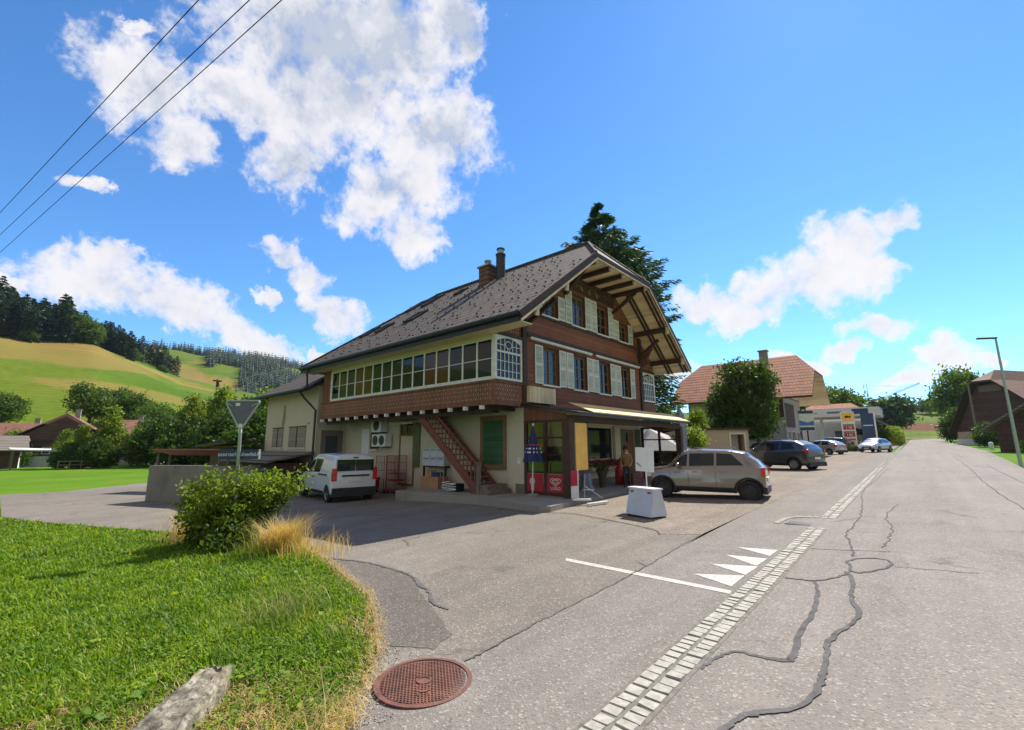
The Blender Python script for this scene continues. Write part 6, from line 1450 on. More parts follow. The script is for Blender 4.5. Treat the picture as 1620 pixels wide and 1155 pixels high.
rq([bp(1.5,11.0,.3),ap,apf,bp(1.5,11.0,D_)]); rq([bp(3.9,11.0,.3),ap,apf,bp(3.9,11.0,D_)]); rq([bp(1.5,11.0,.3),bp(3.9,11.0,.3),ap])
f.build('roof',['browntile','wooddark'],t)
# small roadside shed right, nearer
z=G(8,62); t=thing('roadside_shed','small open shed with weathered sloping roof in front of the big barn','shed',(8.3,62,z))
sp2=Pl((6.3,62.5,0),(.93,-.37,0),(-.37,-.93,0))
f=MB(); pr_=[(-1.45,2.98),(6.5,8.6),(6.5,8.4),(-1.45,2.78)]; f.prism([sp2(a,b_,1.0) for a,b_ in pr_],Vector(sp2(0,0,-6))-Vector(sp2(0,0,0))); f.build('roof','greytile',t)
f=MB(); f.poly([sp2(-.5,z-.3,0),sp2(6.5,z-.3,0),sp2(6.5,8.3,0),sp2(-.5,3.4,0)]); f.poly([sp2(-.5,z-.3,0),sp2(-.5,z-.3,-5),sp2(-.5,3.4,-5),sp2(-.5,3.4,0)]); f.build('wall','shingle',t)
f=MB(); f.box(7.7,60.9,z,7.95,61.1,3.6); f.build('post','woodgrey',t)
# wooden utility pole right + stone bollard
def pole(x,y,h,label,r_=.12,arms=True):
    z=hz(x,y) if math.hypot(x,y)>100 and y<60 else G(x,y)
    t=thing('utility_pole',label,'utility pole',(x,y,z))
    f=MB(); f.tube([(x,y,z-.3),(x,y,z+h)],[r_,r_*.7],8); f.build('pole','woodgrey',t,smooth=True)
    if arms:
        f=MB(); f.box(x-.7,y-.06,z+h-.7,x+.7,y+.06,z+h-.55); f.build('cross_arm','wooddark',t)
        for a in (-.55,0,.55): f=MB(); f.lathe((x+a,y,z+h-.55),[(.05,0),(.07,.1),(.05,.22),(0,.24)],8); f.build('insulator','white',t)
    return t
pole(6.3,88,8.3,'dark wooden utility pole beside the big barn',.14,False)
f=MB(); f.lathe((5.9,70,G(5.9,70)),[(.22,0),(.2,.7),(.1,.8),(0,.82)],10); one(f,'stone_bollard','white_wall','small pale stone bollard on the grass right of the road','bollard')
# crane
cx_,cy2=-15.5,279; z=G(cx_,cy2); t=thing('tower_crane','far tower crane jib rising above the trees down the road','crane',(cx_,cy2,z))
M['cranegrey']=simple('pale_crane_steel',(.30,.34,.40),.6,.2,.1,2,0)
f=MB(); 
for a,b_ in ((-.6,-.6),(.6,-.6),(.6,.6),(-.6,.6)): f.tube([(cx_+a,cy2+b_,z),(cx_+a,cy2+b_,30.5)],.09,4)
for k in range(20): q=z+k*1.25; f.tube([(cx_-.6,cy2-.6,q),(cx_+.6,cy2-.6,q+1.25)],.06,4); f.tube([(cx_+.6,cy2-.6,q),(cx_-.6,cy2-.6,q+1.25)],.06,4)
f.build('mast','cranegrey',t)
f=MB(); j0=Vector((cx_,cy2,20.5)); j1=Vector((4.7,295.7,30.7))
for o in ((0,0,.9),(0,-.5,0),(0,.5,0)): f.tube([j0+Vector(o),j1+Vector(o)*.6],.10,4)
for k in range(24): a=j0.lerp(j1,k/24); b_=j0.lerp(j1,(k+.5)/24); c_=j0.lerp(j1,(k+1)/24); f.tube([a,b_+Vector((0,0,.8)),c_],.06,4)
f.build('jib','cranegrey',t); f=MB(); f.tube([(cx_,cy2,30.3),j0.lerp(j1,.75)+Vector((0,0,.9))],.05,4); f.build('pendant_cable','cranegrey',t)
# ------------------------------------------------------------ farms on the left
def chalet_far(x,y,rz,L,Wd,he_,hr,label,mat='browntile',wall='shingle',ridge='y',z0=None,name='farmhouse',hip=1.5,two=True):
    z=G(x,y)-.2 if z0 is None else z0
    t=thing(name,label,'house',(x,y,z),rz)
    s,c=math.sin(rz),math.cos(rz)
    f=MB(); f.m(0).box(-L/2+.9,-Wd/2+.8,-.6,L/2-.9,Wd/2-.8,he_+.4); f.m(1).poly([(L/2-.9+.01,-Wd/2+.8,-.5),(L/2-.9+.01,Wd/2-.8,-.5),(L/2-.9+.01,Wd/2-.8,1.6),(L/2-.9+.01,-Wd/2+.8,1.6)])
    # gable ends
    f.m(0)
    for sx_ in (-1,1): f.poly([(sx_*(L/2-.9),-Wd/2+.8,he_+.2),(sx_*(L/2-.9),Wd/2-.8,he_+.2),(sx_*(L/2-.9),0,hr-.5)])
    f.build('wall',[wall,'white_wall'],t,local=True)
    f=MB(); P=[(-L/2,-Wd/2,he_),(L/2,-Wd/2,he_),(L/2-hip,0,hr),(-L/2+hip,0,hr)]
    for sg in (1,-1):
        Q=[(p[0],p[1]*sg,p[2]) for p in P]; lo=[(p[0],p[1],p[2]-.2) for p in Q]; f.m(0).add(Q,[(0,1,2,3)]); f.m(1).add(lo,[(3,2,1,0)])
        for i in range(4): f.add([Q[i],Q[(i+1)%4],lo[(i+1)%4],lo[i]],[(0,1,2,3)])
    zh=he_+(hr-he_)*.62; yy=Wd/2*(1-.62)
    for sx_ in (-1,1): f.m(0).poly([(sx_*L/2,-Wd/2,he_),(sx_*L/2,Wd/2,he_),(sx_*(L/2-hip),0,hr)] if hip>2.5 else [(sx_*(L/2-hip*.62),-yy,zh),(sx_*(L/2-hip*.62),yy,zh),(sx_*(L/2-hip),0,hr)])
    f.build('roof',[mat,'wooddark'],t,local=True)
    f=MB(); f.box(-.3,.5,hr-1.2,.3,1.1,hr+.7); f.box(-.36,.44,hr+.7,.36,1.16,hr+.8); f.build('chimney','concrete',t,local=True)
    for q in range(4):
        f=MB(); yq=-Wd/2+2+q*(Wd-4)/3; f.box(L/2-.88,yq-.45,1.9,L/2-.84,yq+.45,2.9); w_=f.build('window','white',t,local=True); f=MB(); f.box(L/2-.84,yq-.36,1.98,L/2-.83,yq+.36,2.82); f.build('pane','glass',w_,local=True)
    return t
M['brownmetal']=simple('red_brown_tile_roof',(.20,.085,.06),.8,0,.25,1.5,.2)
chalet_far(-97.5,7.0,R(-12),9,13,3.4,7.9,'brown farm house with wide low red-brown gable roof among the left trees','brownmetal')
chalet_far(-101.5,3.6,R(78),11,8,3.6,6.6,'left wing of the farm, long red-brown roof','brownmetal',hip=.8)
chalet_far(-92,14.6,R(75),9,7,4.4,6.9,'right wing of the farm, red-brown roof behind the tall green trees','brownmetal','greywall',hip=.8)
chalet_far(-93,-1.2,R(85),9,7,2.6,4.6,'grey-roofed barn at the left edge of the photo','greytile',hip=.5)
t=thing('open_carport','white-edged open carport with a dark car beside the grey-roofed barn','carport',(-84,3.0,G(-84,3)))
z=G(-84,3); f=MB(); f.prism([(-87,1.0,z+2.5),(-82,1.2,z+2.3),(-82,5.5,z+2.1),(-87,5.8,z+2.3)],(0,0,.14)); f.build('roof','white_wall',t)
for x,y in ((-82.2,1.4),(-82.2,5.3),(-86.8,1.3),(-86.8,5.4)): f=MB(); f.box(x-.07,y-.07,z,x+.07,y+.07,z+2.25); f.build('post','woodgrey',t)
f=MB()
for k in range(5): f.box(-76.1,5.0+k*1.0,G(-76,5)-.1,-76.0,5.1+k*1.0,G(-76,5)+1.0)
f.box(-76.1,5.0,G(-76,5)+.85,-76.02,9.2,G(-76,5)+.97); f.box(-76.1,5.0,G(-76,5)+.45,-76.02,9.2,G(-76,5)+.55)
one(f,'paddock_fence','woodgrey','low grey wooden paddock fence before the farm house','fence')
# ------------------------------------------------------------ vegetation
def cards(c,a,b):
    """quads centred on c with half-axes a, b"""
    v=np.stack([c-a,c-b*.55+a*.1,c+a,c+b*.55+a*.1],1).reshape(-1,3); return v
def rnd_dirs(r,n):
    a=r.normal(size=(n,3)); return a/np.linalg.norm(a,axis=1)[:,None]
def leafcloud(r,centers,rad,per,size,flatten=.7,droop=0):
    n=len(centers)*per; c=np.repeat(centers,per,0)+r.normal(size=(n,3))*np.repeat(np.broadcast_to(rad,(len(centers),)),per)[:,None]*np.array((1,1,flatten))
    a=rnd_dirs(r,n); a[:,2]-=droop; b=rnd_dirs(r,n); b-=a*(a*b).sum(1)[:,None]; b/=np.linalg.norm(b,axis=1)[:,None]
    s=r.uniform(.6,1.4,(n,1))*size; return cards(c,a*s,b*s)
def lobes_pts(r,lobes,n):
    out=[]; w=np.array([l[1][0]*l[1][1]*l[1][2] for l in lobes])**.67; w/=w.sum(); k=r.choice(len(lobes),n,p=w)
    d=rnd_dirs(r,n); u=r.uniform(.35,1.0,(n,1))**.5; L=np.array([l[0] for l in lobes])[k]; Rr=np.array([l[1] for l in lobes])[k]
    return L+d*u*Rr
def mkmesh(name,v,mat):
    F=np.arange(len(v)).reshape(-1,4); return fastmesh(name,v,F,mats=(mat,))
def trunk_mb(h,r0,limbs,seed,lean=0):
    rr=random.Random(seed); f=MB(); f.tube([(0,0,-.2),(rr.uniform(-.1,.1),rr.uniform(-.1,.1),h*.35),(lean+rr.uniform(-.2,.2),rr.uniform(-.2,.2),h*.8)],[r0,r0*.75,r0*.3],8)
    for i in range(limbs):
        a=rr.uniform(0,2*PI); z=h*rr.uniform(.28,.6); l=h*rr.uniform(.2,.35); f.tube([(0,0,z),(math.cos(a)*l*.5,math.sin(a)*l*.5,z+l*.35),(math.cos(a)*l,math.sin(a)*l,z+l*.8)],[r0*.4,r0*.25,r0*.1],6)
    return f
TP={}
def tree_proto(key,lobes,n,per,size,mat,h,r0,seed,rad=.5,limbs=5):
    r=np.random.default_rng(seed); v=leafcloud(r,lobes_pts(r,lobes,n),rad,per,size)
    tm=trunk_mb(h,r0,limbs,seed)
    TP[key]=(mkmesh('crown_'+key,v,mat),tm)
TM={}
def tree(key,x,y,z,label,sc=1,rz=0,cat='tree',name='tree',group=None,zs=None,sx=None):
    me,tm=TP[key]; t=thing(name,label,cat,(x,y,z),rz,group); t.scale=(sx or sc,sx or sc,zs or sc)
    o=bpy.data.objects.new('crown',me); C.objects.link(o); o.parent=t
    if key not in TM: TM[key]=tm.build('trunk','bark',t,local=True,smooth=True)
    else: o=bpy.data.objects.new('trunk',TM[key].data); C.objects.link(o); o.parent=t
    return t
# prototypes at unit-ish real size (metres)
tree_proto('round',[((0,0,4.3),(2.7,2.7,2.6)),((-.7,.3,3.3),(2.2,2.1,1.8)),((.8,-.2,5.4),(1.8,1.8,1.5)),((.2,0,2.8),(2.5,2.5,1.3)),((-.5,0,5.9),(1.4,1.4,1.1))],420,38,.13,'leafdark',6.5,.22,11,.30)
tree_proto('oak',[((0,0,6.5),(3.6,3.6,3)),((-2.2,.6,5.6),(2.4,2.4,2)),((2.3,-.4,6.2),(2.2,2.4,2.1)),((.4,1.2,8.6),(2.2,2.2,1.6)),((-.6,-1.4,4.6),(2.8,2.4,1.6))],260,34,.24,'leaf',9,.38,12,.62)
tree_proto('tall',[((0,0,4.2),(1.7,1.7,2.6)),((.3,.2,7.0),(1.4,1.4,2.0)),((-.5,-.2,5.6),(1.5,1.5,1.8)),((.1,0,8.8),(.8,.8,1.1)),((.6,-.3,2.6),(1.5,1.5,1.5))],210,34,.19,'leafbright',8.5,.18,13,.42)
tree_proto('bushy',[((0,0,2.6),(2.6,2.6,2.0)),((1.6,.4,1.9),(1.9,1.9,1.5)),((-1.7,-.2,2.0),(1.8,1.8,1.6)),((.2,0,4.0),(1.5,1.5,1.3))],240,34,.18,'leafdark',4.5,.15,14,.45)
tree_proto('light',[((0,0,2.2),(1.2,1.2,1.4)),((.5,.2,3.3),(.9,.9,.9)),((-.5,-.2,1.4),(1.1,1.1,.9))],130,30,.12,'leafbright',3.6,.08,15,.30)
tree_proto('far',[((0,0,6.0),(3.8,3.8,3.0)),((-1.8,.6,5.0),(2.6,2.4,2.2)),((2.0,-.4,7.0),(2.3,2.4,2.0)),((.0,0,3.6),(3.0,3.0,1.6))],190,26,.34,'leaffar',8,.35,16,.62)
tree_proto('beech',[((0,0,9),(7.5,7.5,6)),((-4.5,0,7),(5,5,4)),((4.8,-1,7.6),(5,5,4.2)),((1,1,13),(4.5,4.5,3.4)),((-1,-2,5),(7,5,3))],330,28,.62,'leaf',13,.8,17,1.15)
# spruces
def spruce_mesh(name,h,rad,seed,whorls=34,mat='needle',per=26,nb=9,sz=.34,base=.10,bw=.55):
    r=np.random.default_rng(seed); cs=[];As=[];Bs=[]
    for i in range(whorls):
        t=i/(whorls-1); z=h*(base+(1-base)*t**.92); R0=min(rad,.74*h*(1-base)*(1-t**.92)+.28)*(1-.18*max(0,.3-t)/.3 if 0 else 1); R0*=r.uniform(.9,1.08)
        for k in range(nb if t<.8 else 6):
            a=2*PI*(k+r.uniform(-.3,.3))/nb+i*1.1; L=R0*r.uniform(.72,1.12); d=np.array((math.cos(a),math.sin(a),0))
            n=max(5,int(per*(.35+L/rad))); u=r.uniform(.05,1,n)**.7
            c=np.outer(u*L,d); c[:,2]=z+ (u*L)*(-.30+.22*u) + r.normal(size=n)*.10
            side=np.array((-d[1],d[0],0)); off=r.normal(size=n)*(.10+.26*L*(1-u)*.6); c+=np.outer(off,side)
            dd=d[None]+side[None]*np.sign(off)[:,None]*.7+r.normal(size=(n,3))*.35; dd[:,2]-=.38; dd/=np.linalg.norm(dd,axis=1)[:,None]
            b=np.cross(dd,rnd_dirs(r,n)); b/=np.linalg.norm(b,axis=1)[:,None]; s=r.uniform(.7,1.3,(n,1))*sz
            cs.append(c);As.append(dd*s);Bs.append(b*s*bw)
    return mkmesh(name,cards(np.concatenate(cs),np.concatenate(As),np.concatenate(Bs)),mat)
def spruce(me,x,y,z,h,label,sc=1,rz=0,group=None,mb_=[None]):
    t=thing('spruce',label,'spruce tree',(x,y,z),rz,group); t.scale=(sc,)*3
    o=bpy.data.objects.new('crown',me); C.objects.link(o); o.parent=t
    f=MB(); f.tube([(0,0,-.4),(0,0,h*.5),(0,0,h*.98)],[h*.016,h*.010,.02],8); f.build('trunk','bark',t,local=True,smooth=True); return t
spA=spruce_mesh('spruce_crown_a',25.5,6.2,21,74,per=100,nb=16,sz=.28,base=.06,bw=.34)
spruce(spA,-18.9,33.2,G(-18.9,33.2),25.5,'tall broad dark spruce rising behind the chalet roof ridge',.905)
tree('bushy',-13.6,30.5,G(-13.6,30.5),'dark shrubby tree between the porch and the red-roofed house',.8)
tree('light',-9.9,21.9+4.8,G(-9.9,26.7),'small bright green bush behind the grey folded parasol',.62,cat='bush',name='bush')
tree('round',-10.75,42.0,G(-10.75,42),'dense round dark green tree before the red-roofed house',1.0,.4,sx=.98,zs=1.23)
tree('light',-12.1,34.2,G(-12.1,34.2),'slender light green sapling left of the dense round tree',.9,.9,sx=.62,zs=1.0)
tree('oak',-11.2,116,G(-11.2,116),'broad green tree behind the fuel station',1.22,1.0)
tree('oak',-16.2,121,G(-16.2,121),'broad green tree half behind the red-roofed house gable',1.05,2.0)
tree('far',-5.3,195,G(-5.3,195),'rounded tree below the crane jib',1.62,.3,zs=1.55)
tree('far',7.6,352,hz(7.6,352)-1,'dark round tree on the crest of the road-end hill',1.0,.6,sx=1.45,zs=1.05)
tree('far',-3.0,356,hz(-3,356)-.5,'little bush on the hill left of the crest tree',.42,1.2,cat='bush',name='bush')
spC=spruce_mesh('spruce_crown_c',14,2.6,23,18,mat='needlefar',per=12,nb=7,sz=.5)
spruce(spC,-9.2,182,G(-9,182),14,'thin dark spruce left of the rounded tree',.95)
tree('oak',8.6,140,G(8.6,140),'tall loose-crowned tree left of the big barn',1.2,.2,zs=1.6)
tree('oak',12.4,150,G(12.4,150),'green tree behind the big barn gable',1.2,2.2,zs=1.3)
tree('bushy',6.4,118,G(6.4,118),'shrubs filling the gap between the road and the big barn',.95,.5,cat='bush',name='bush',zs=1.25)
tree('bushy',6.9,83.5,G(6.9,83.5),'dark leafy shrub before the white plinth of the big barn',.58,1.4,cat='bush',name='bush')
def hedge(x0,y0,x1,y1,w_,h,label,mat='leafbright',seed=1,n=3000,size=.12):
    r=np.random.default_rng(seed); z=G((x0+x1)/2,(y0+y1)/2); t_=r.uniform(0,1,n); d=np.array((x1-x0,y1-y0,0.)); L=np.linalg.norm(d); nn=np.array((-d[1],d[0],0))/L
    c=np.array((x0,y0,z))+np.outer(t_,d)+np.outer(r.uniform(-w_/2,w_/2,n),nn); c[:,2]+=r.uniform(0,1,n)**.6*h*(1+.12*np.sin(t_*20)); a=rnd_dirs(r,n); b=np.cross(a,rnd_dirs(r,n)); s=r.uniform(.6,1.4,(n,1))*size
    me=mkmesh('hedge',cards(c,a*s,b*s),mat); o=bpy.data.objects.new('hedge',me); C.objects.link(o); recenter(o,label,'hedge')
hedge(-2.6,95,-2.4,122,1.6,2.6,'bright green hedge along the road beyond the fuel station',n=4500,size=.2)
hedge(-7.5,98,-3.4,94,1.5,2.8,'dark green hedge beside the blue totem','leafdark',2,3000,.2)
hedge(6.6,56.5,12,53.5,1.4,1.0,'low dark hedge in front of the open roadside shed','leafdark',3,3500,.13)
hedge(-6.1,68.5,-4.9,66.5,1.2,.6,'low shrub bed at the foot of the price totem','leafdark',4,900,.12)
# brush belt on the left
Wm=np.array(W)
def at(u,v,dep):
    c=np.array((u-810,-(v-577.5),-711.)); d=Wm@(c/711); return d*dep+np.array((0,0,1.75))
belt=[('bushy',12,62,.85,'low round bush at the left edge of the meadow'),('tall',97,58,.50,'light green tree in front of the brown farm, leftmost of three'),('tall',126,57,.56,'light green tree in front of the brown farm, middle of three'),('bushy',112,56,.62,'dense bush at the foot of the farm trees'),('tall',166,58,.80,'tall bright tree right of the brown farm'),('bushy',155,56,.72,'bushy growth under the tall bright tree'),
 ('tall',208,60,.52,'pointed tree left of the dark bushy gap'),('oak',240,66,.66,'broad tree at the middle of the stream belt'),('bushy',262,58,1.25,'dark rounded bush before the hill, middle of the belt'),('tall',293,62,.98,'slim tree beside the utility pole on the hill'),('oak',318,66,.95,'broad tree below the utility pole'),('bushy',300,57,1.1,'undergrowth left of the concrete wall'),('tall',345,60,1.05,'slim tree just left of the give-way sign back'),('bushy',365,56,1.35,'bush behind the rusty carport roof'),('oak',388,64,1.0,'broad tree behind the give-way sign back'),('tall',413,58,1.0,'tree touching the annex corner'),('bushy',405,54,1.3,'bush against the left wall of the annex'),
 ('oak',130,96,1.05,'dark tree behind the farm roof ridge'),('oak',200,98,1.0,'tree behind the right farm wing'),('oak',165,104,.9,'treetop between the two farm roofs'),('oak',232,92,.95,'tree on the slope right of the farm'),('oak',-12,84,.8,'large tree cut off by the left edge of the photo'),('light',28,66,1.3,'small bright shrub near the left edge')]
for i,(k,u,dep,s,lab) in enumerate(belt):
    p=at(u,738,dep); z=hz(p[0],p[1]) if math.hypot(p[0],p[1])>118 else G(p[0],p[1]); tree(k,p[0],p[1],max(z,G(p[0],p[1]))-.2,lab,s,i*1.3,group='trees along the stream',name='bush' if 'bush' in lab or 'growth' in lab or 'shrub' in lab else 'tree',cat='bush' if 'bush' in lab or 'growth' in lab or 'shrub' in lab else 'tree')
# utility pole on the slope and one by the annex
p=at(338,655,125); a_,r_=azr(p[0],p[1]); 
zz=hz(p[0],p[1]); t=thing('utility_pole','dark wooden utility pole with small transformer on the green slope','utility pole',(p[0],p[1],zz)); f=MB(); f.tube([(p[0],p[1],zz-.5),(p[0],p[1],zz+13.2)],[.24,.16],8); f.build('pole','woodgrey',t); f=MB(); f.box(p[0]-.6,p[1]-1.0,zz+12.4,p[0]+.6,p[1]+1.0,zz+12.7); f.box(p[0]+.1,p[1]-.3,zz+10.8,p[0]+.8,p[1]+.3,zz+12.2); f.build('cross_arm','wooddark',t); f=MB(); f.box(p[0]+.2,p[1]-.3,zz+.6,p[0]+.7,p[1]+.4,zz+1.8); f.build('meter_box','white',t)
# near hill trees
def conifer_low(name,h,rad,seed,mat='needlefar',layers=13,k=11):
    r=np.random.default_rng(seed); V=[];
    for i in range(layers):
        t=i/layers; z=h*(.06+.94*t); R0=rad*(1-t)**.85+.15
        for q in range(k):
            a=2*PI*(q+r.uniform(-.4,.4))/k+i; L=R0*r.uniform(.7,1.2); wd=R0*.42
            d=np.array((math.cos(a),math.sin(a),0)); s=np.array((-d[1],d[0],0)); o=np.array((0,0,z))
            V+=[o+np.array((0,0,h*.05)),o+d*L*.6+s*wd-np.array((0,0,L*.28)),o+d*L-np.array((0,0,L*.5)),o+d*L*.6-s*wd-np.array((0,0,L*.28))]
    V=np.array(V); V[:,2]=np.minimum(V[:,2],h); return V
cl=[spruce_mesh('far_spruce_%s'%'abc'[i],(17,20,14)[i],(3.4,3.9,3.1)[i],30+i,16,'needlefar',per=9,nb=7,sz=.95,base=.04) for i in range(3)]
f=MB(); f.tube([(0,0,-1.5),(0,0,12)],[.25,.1],6); tk=None
def farsp(az,r,sc,lab,i):
    x,y=-math.cos(R(az))*r,math.sin(R(az))*r; t=thing('spruce',lab,'spruce tree',(x,y,hz_ar(az,r)-.5),i*.7,'spruces on the near hill crest'); t.scale=(sc,)*3
    o=bpy.data.objects.new('crown',cl[i%3]); C.objects.link(o); o.parent=t
    global tk
    if tk is None: tk=f.build('trunk','bark',t,local=True)
    else: o=bpy.data.objects.new('trunk',tk.data); C.objects.link(o); o.parent=t
rr=random.Random(44)
i=0
for az0,az1,n,r0,r1,s0,s1 in ((-5,3.2,95,255,325,.70,1.05),(3.2,7.8,34,280,322,.6,.85),(7.4,10.6,7,300,322,.6,.8),(9.5,13,6,306,325,.42,.6)):
    for k in range(n):
        farsp(rr.uniform(az0,az1),rr.uniform(r0,r1),rr.uniform(s0,s1),'dark spruce of the wood on the near hill crest',i); i+=1
for az,r,s,lab in ((3.9,266,.82,'large rounded beech standing alone on the hill crest'),(.6,258,.40,'smaller round tree left of the large beech'),(-1.0,262,.5,'leafy tree in the wood at the left edge of the hill'),(2.0,268,.34,'leafy tree between the wood and the large beech'),(7.6,296,.45,'rounded tree right of the large beech'),(10.2,296,.28,'small round tree on the descending crest')):
    x,y=-math.cos(R(az))*r,math.sin(R(az))*r; tree('beech',x,y,hz_ar(az,r)-1.5,lab,s,az)
for az,r,s,lab in ((12.6,430,.42,'leafy tree in the hollow between the hills'),(14.1,520,.38,'round tree alone on the far pasture, left one'),(16.0,540,.36,'round tree alone on the far pasture, right one'),(11.4,440,.36,'pale tree beside the hollow'),(18.2,520,.4,'leafy tree above the annex roof'),(19.0,500,.36,'lower leafy tree above the annex roof')):
    x,y=-math.cos(R(az))*r,math.sin(R(az))*r; tree('beech',x,y,hz_ar(az,r)-1.5,lab,s,az)
# far forest: one mass
r=np.random.default_rng(77); base=[conifer_low('c',18,3.6,90+q,layers=6,k=6) for q in range(3)]; VV=[]; cnt=0
def dens(az,rad):
    n=mnoise(Vector((az*.33,rad*.008,3.3)))
    if rad>735: return True
    if az>17: return n>-.28
    if 8<az<12.5 and rad<620: return n>-.15
    if rad>650 and az>14: return n>-.1
    if az<8: return n>-.2
    return n>.24
for q in range(9000):
    az=r.uniform(-14,32); rad=r.uniform(455,835)
    if not dens(az,rad): continue
    x,y=-math.cos(R(az))*rad,math.sin(R(az))*rad; z=hz_ar(az,rad)-1.5; s=r.uniform(.6,1.05); a=r.uniform(0,6.28); ca_,sa_=math.cos(a)*s,math.sin(a)*s
    b=base[q%3]; v=np.empty_like(b); v[:,0]=b[:,0]*ca_-b[:,1]*sa_+x; v[:,1]=b[:,0]*sa_+b[:,1]*ca_+y; v[:,2]=b[:,2]*s+z; VV.append(v); cnt+=1
me=mkmesh('far_forest',np.concatenate(VV),'needlefar'); o=bpy.data.objects.new('far_forest',me); C.objects.link(o); tag(o,'dark conifer forest covering the far hillside behind the annex','forest',None,'stuff')
# ------------------------------------------------------------ bush round the sign post
r=np.random.default_rng(5)
bush=thing('bush','large leafy bush growing round the street-name post on the verge','bush',(-11.0,3.52,G(-11.0,3.52)))
st=MB(); cs=[]; rr=random.Random(6)
for i in range(75):
    a=rr.uniform(0,2*PI); l=rr.uniform(.28,.66); bx_,by_=math.cos(a)*.35*rr.random(),math.sin(a)*.35*rr.random()
    tip=Vector((bx_+math.cos(a)*l*1.25,by_+math.sin(a)*l*1.15,rr.uniform(.6,1.68)*(1-.38*l)+.12)); mid=Vector((bx_*1.2+math.cos(a)*l*.45,by_*1.2+math.sin(a)*l*.45,tip.z*.68))
    st.tube([(bx_,by_,0),mid,tip],[.012,.008,.003],4,cap=False)
    for k in range(16):
        t_=.22+.78*k/15; q=Vector((bx_,by_,0)).lerp(mid,min(1,t_*2)) if t_<.5 else mid.lerp(tip,t_*2-1); cs.append(q)
st.build('stems','bark',bush,local=True)
# tall shoots towards the building
for i in range(12):
    a=rr.uniform(-.2,1.5); tip=Vector((math.cos(a)*rr.uniform(.5,1.5)*.9,math.sin(a)*rr.uniform(.8,1.6),rr.uniform(1.0,1.55)))
    for k in range(14): cs.append(Vector((0,0,.4)).lerp(tip,k/13))
v=leafcloud(r,np.array([tuple(c) for c in cs]),.085,13,.042,.8)
o=bpy.data.objects.new('foliage',mkmesh('foliage',v,'leafbright')); C.objects.link(o); o.parent=bush
v=leafcloud(r,lobes_pts(r,[((-.1,-.1,.35),(.75,.7,.42)),((.85,-.35,.28),(.5,.45,.28)),((.2,.1,.6),(.55,.55,.4))],300),.12,22,.045); o=bpy.data.objects.new('lower_foliage',mkmesh('lower_foliage',v,'leaf')); C.objects.link(o); o.parent=bush
# ------------------------------------------------------------ grass
def blades(name,xy,h,wd,bend,mat,seed,zoff=.0,dirv=None,spread=.5):
    r=np.random.default_rng(seed); n=len(xy); z=np.array([G(a,b) for a,b in xy])+.03+zoff
    a=r.uniform(0,2*PI,n); d=np.stack([np.cos(a),np.sin(a)],1)
    if dirv is not None: d=d*spread+np.array(dirv); d/=np.linalg.norm(d,axis=1)[:,None]
    hh=np.broadcast_to(h,(n,))*r.uniform(.55,1.35,n); bb=np.broadcast_to(bend,(n,))*r.uniform(.3,1.3,n)*hh; s=np.stack([-d[:,1],d[:,0]],1)
    w2=(wd*r.uniform(.6,1.4,n))[:,None]
    P=np.empty((n,6,3),'f')
    for k,(t_,ww) in enumerate(((0,1),(.55,.75),(1,.12))):
        c=np.column_stack([xy[:,0]+d[:,0]*bb*t_*t_,xy[:,1]+d[:,1]*bb*t_*t_,z+hh*(t_-.25*t_*t_*np.minimum(1,np.broadcast_to(bend,(n,))))])
        off=np.column_stack([s*w2*ww,np.zeros(n)]); P[:,2*k]=c-off; P[:,2*k+1]=c+off
    I=np.arange(n)[:,None]*6; F=np.concatenate([I+np.array([[0,1,3,2]]),I+np.array([[2,3,5,4]])]); 
    return fastmesh(name,P.reshape(-1,3),F,mats=(mat,))
VG=[(-36,.4),(-23.4,.4),(-18.5,1.85),(-14.5,3.0),(-12.4,3.6),(-10.3,4.45),(-7.8,3.95),(-5.95,3.47),(-5.25,3.27),(-4.55,2.9),(-3.8,2.47),(-3.44,2.16),(-3.25,1.97),(-2.97,1.77),(-2.7,1.2),(-2.5,0),(-2.5,-2),(-36,-3)]
def inpoly(P,x,y):
    c=np.zeros(len(x),bool); n=len(P)
    for i in range(n):
        x1,y1=P[i];x2,y2=P[(i+1)%n]; m_=((y1>y)!=(y2>y)); c^=m_&(x<(x2-x1)*(y-y1)/(y2-y1+1e-12)+x1)
    return c
def edge_dist(P,x,y,k0=1,k1=14):
    d=np.full(len(x),9.)
    for i in range(k0,k1):
        a=np.array(P[i]);b=np.array(P[i+1]); ab=b-a; t_=np.clip(((x-a[0])*ab[0]+(y-a[1])*ab[1])/(ab@ab),0,1); d=np.minimum(d,np.hypot(x-a[0]-ab[0]*t_,y-a[1]-ab[1]*t_))
    return d
r=np.random.default_rng(9)
def samp(n,rmin,rmax,p=1.5):
    rad=rmin*(rmax/rmin)**(r.uniform(0,1,n)**p); az=np.radians(r.uniform(-6,62,n)); x,y=-np.cos(az)*rad,np.sin(az)*rad; k=inpoly(VG,x,y); return np.stack([x[k],y[k]],1)
xy=samp(420000,2.6,30,.9); e=edge_dist(VG,xy[:,0],xy[:,1])
nz=np.array([mnoise(Vector((a*1.3,b*1.3,0)))+.5*mnoise(Vector((a*4,b*4,2))) for a,b in xy])
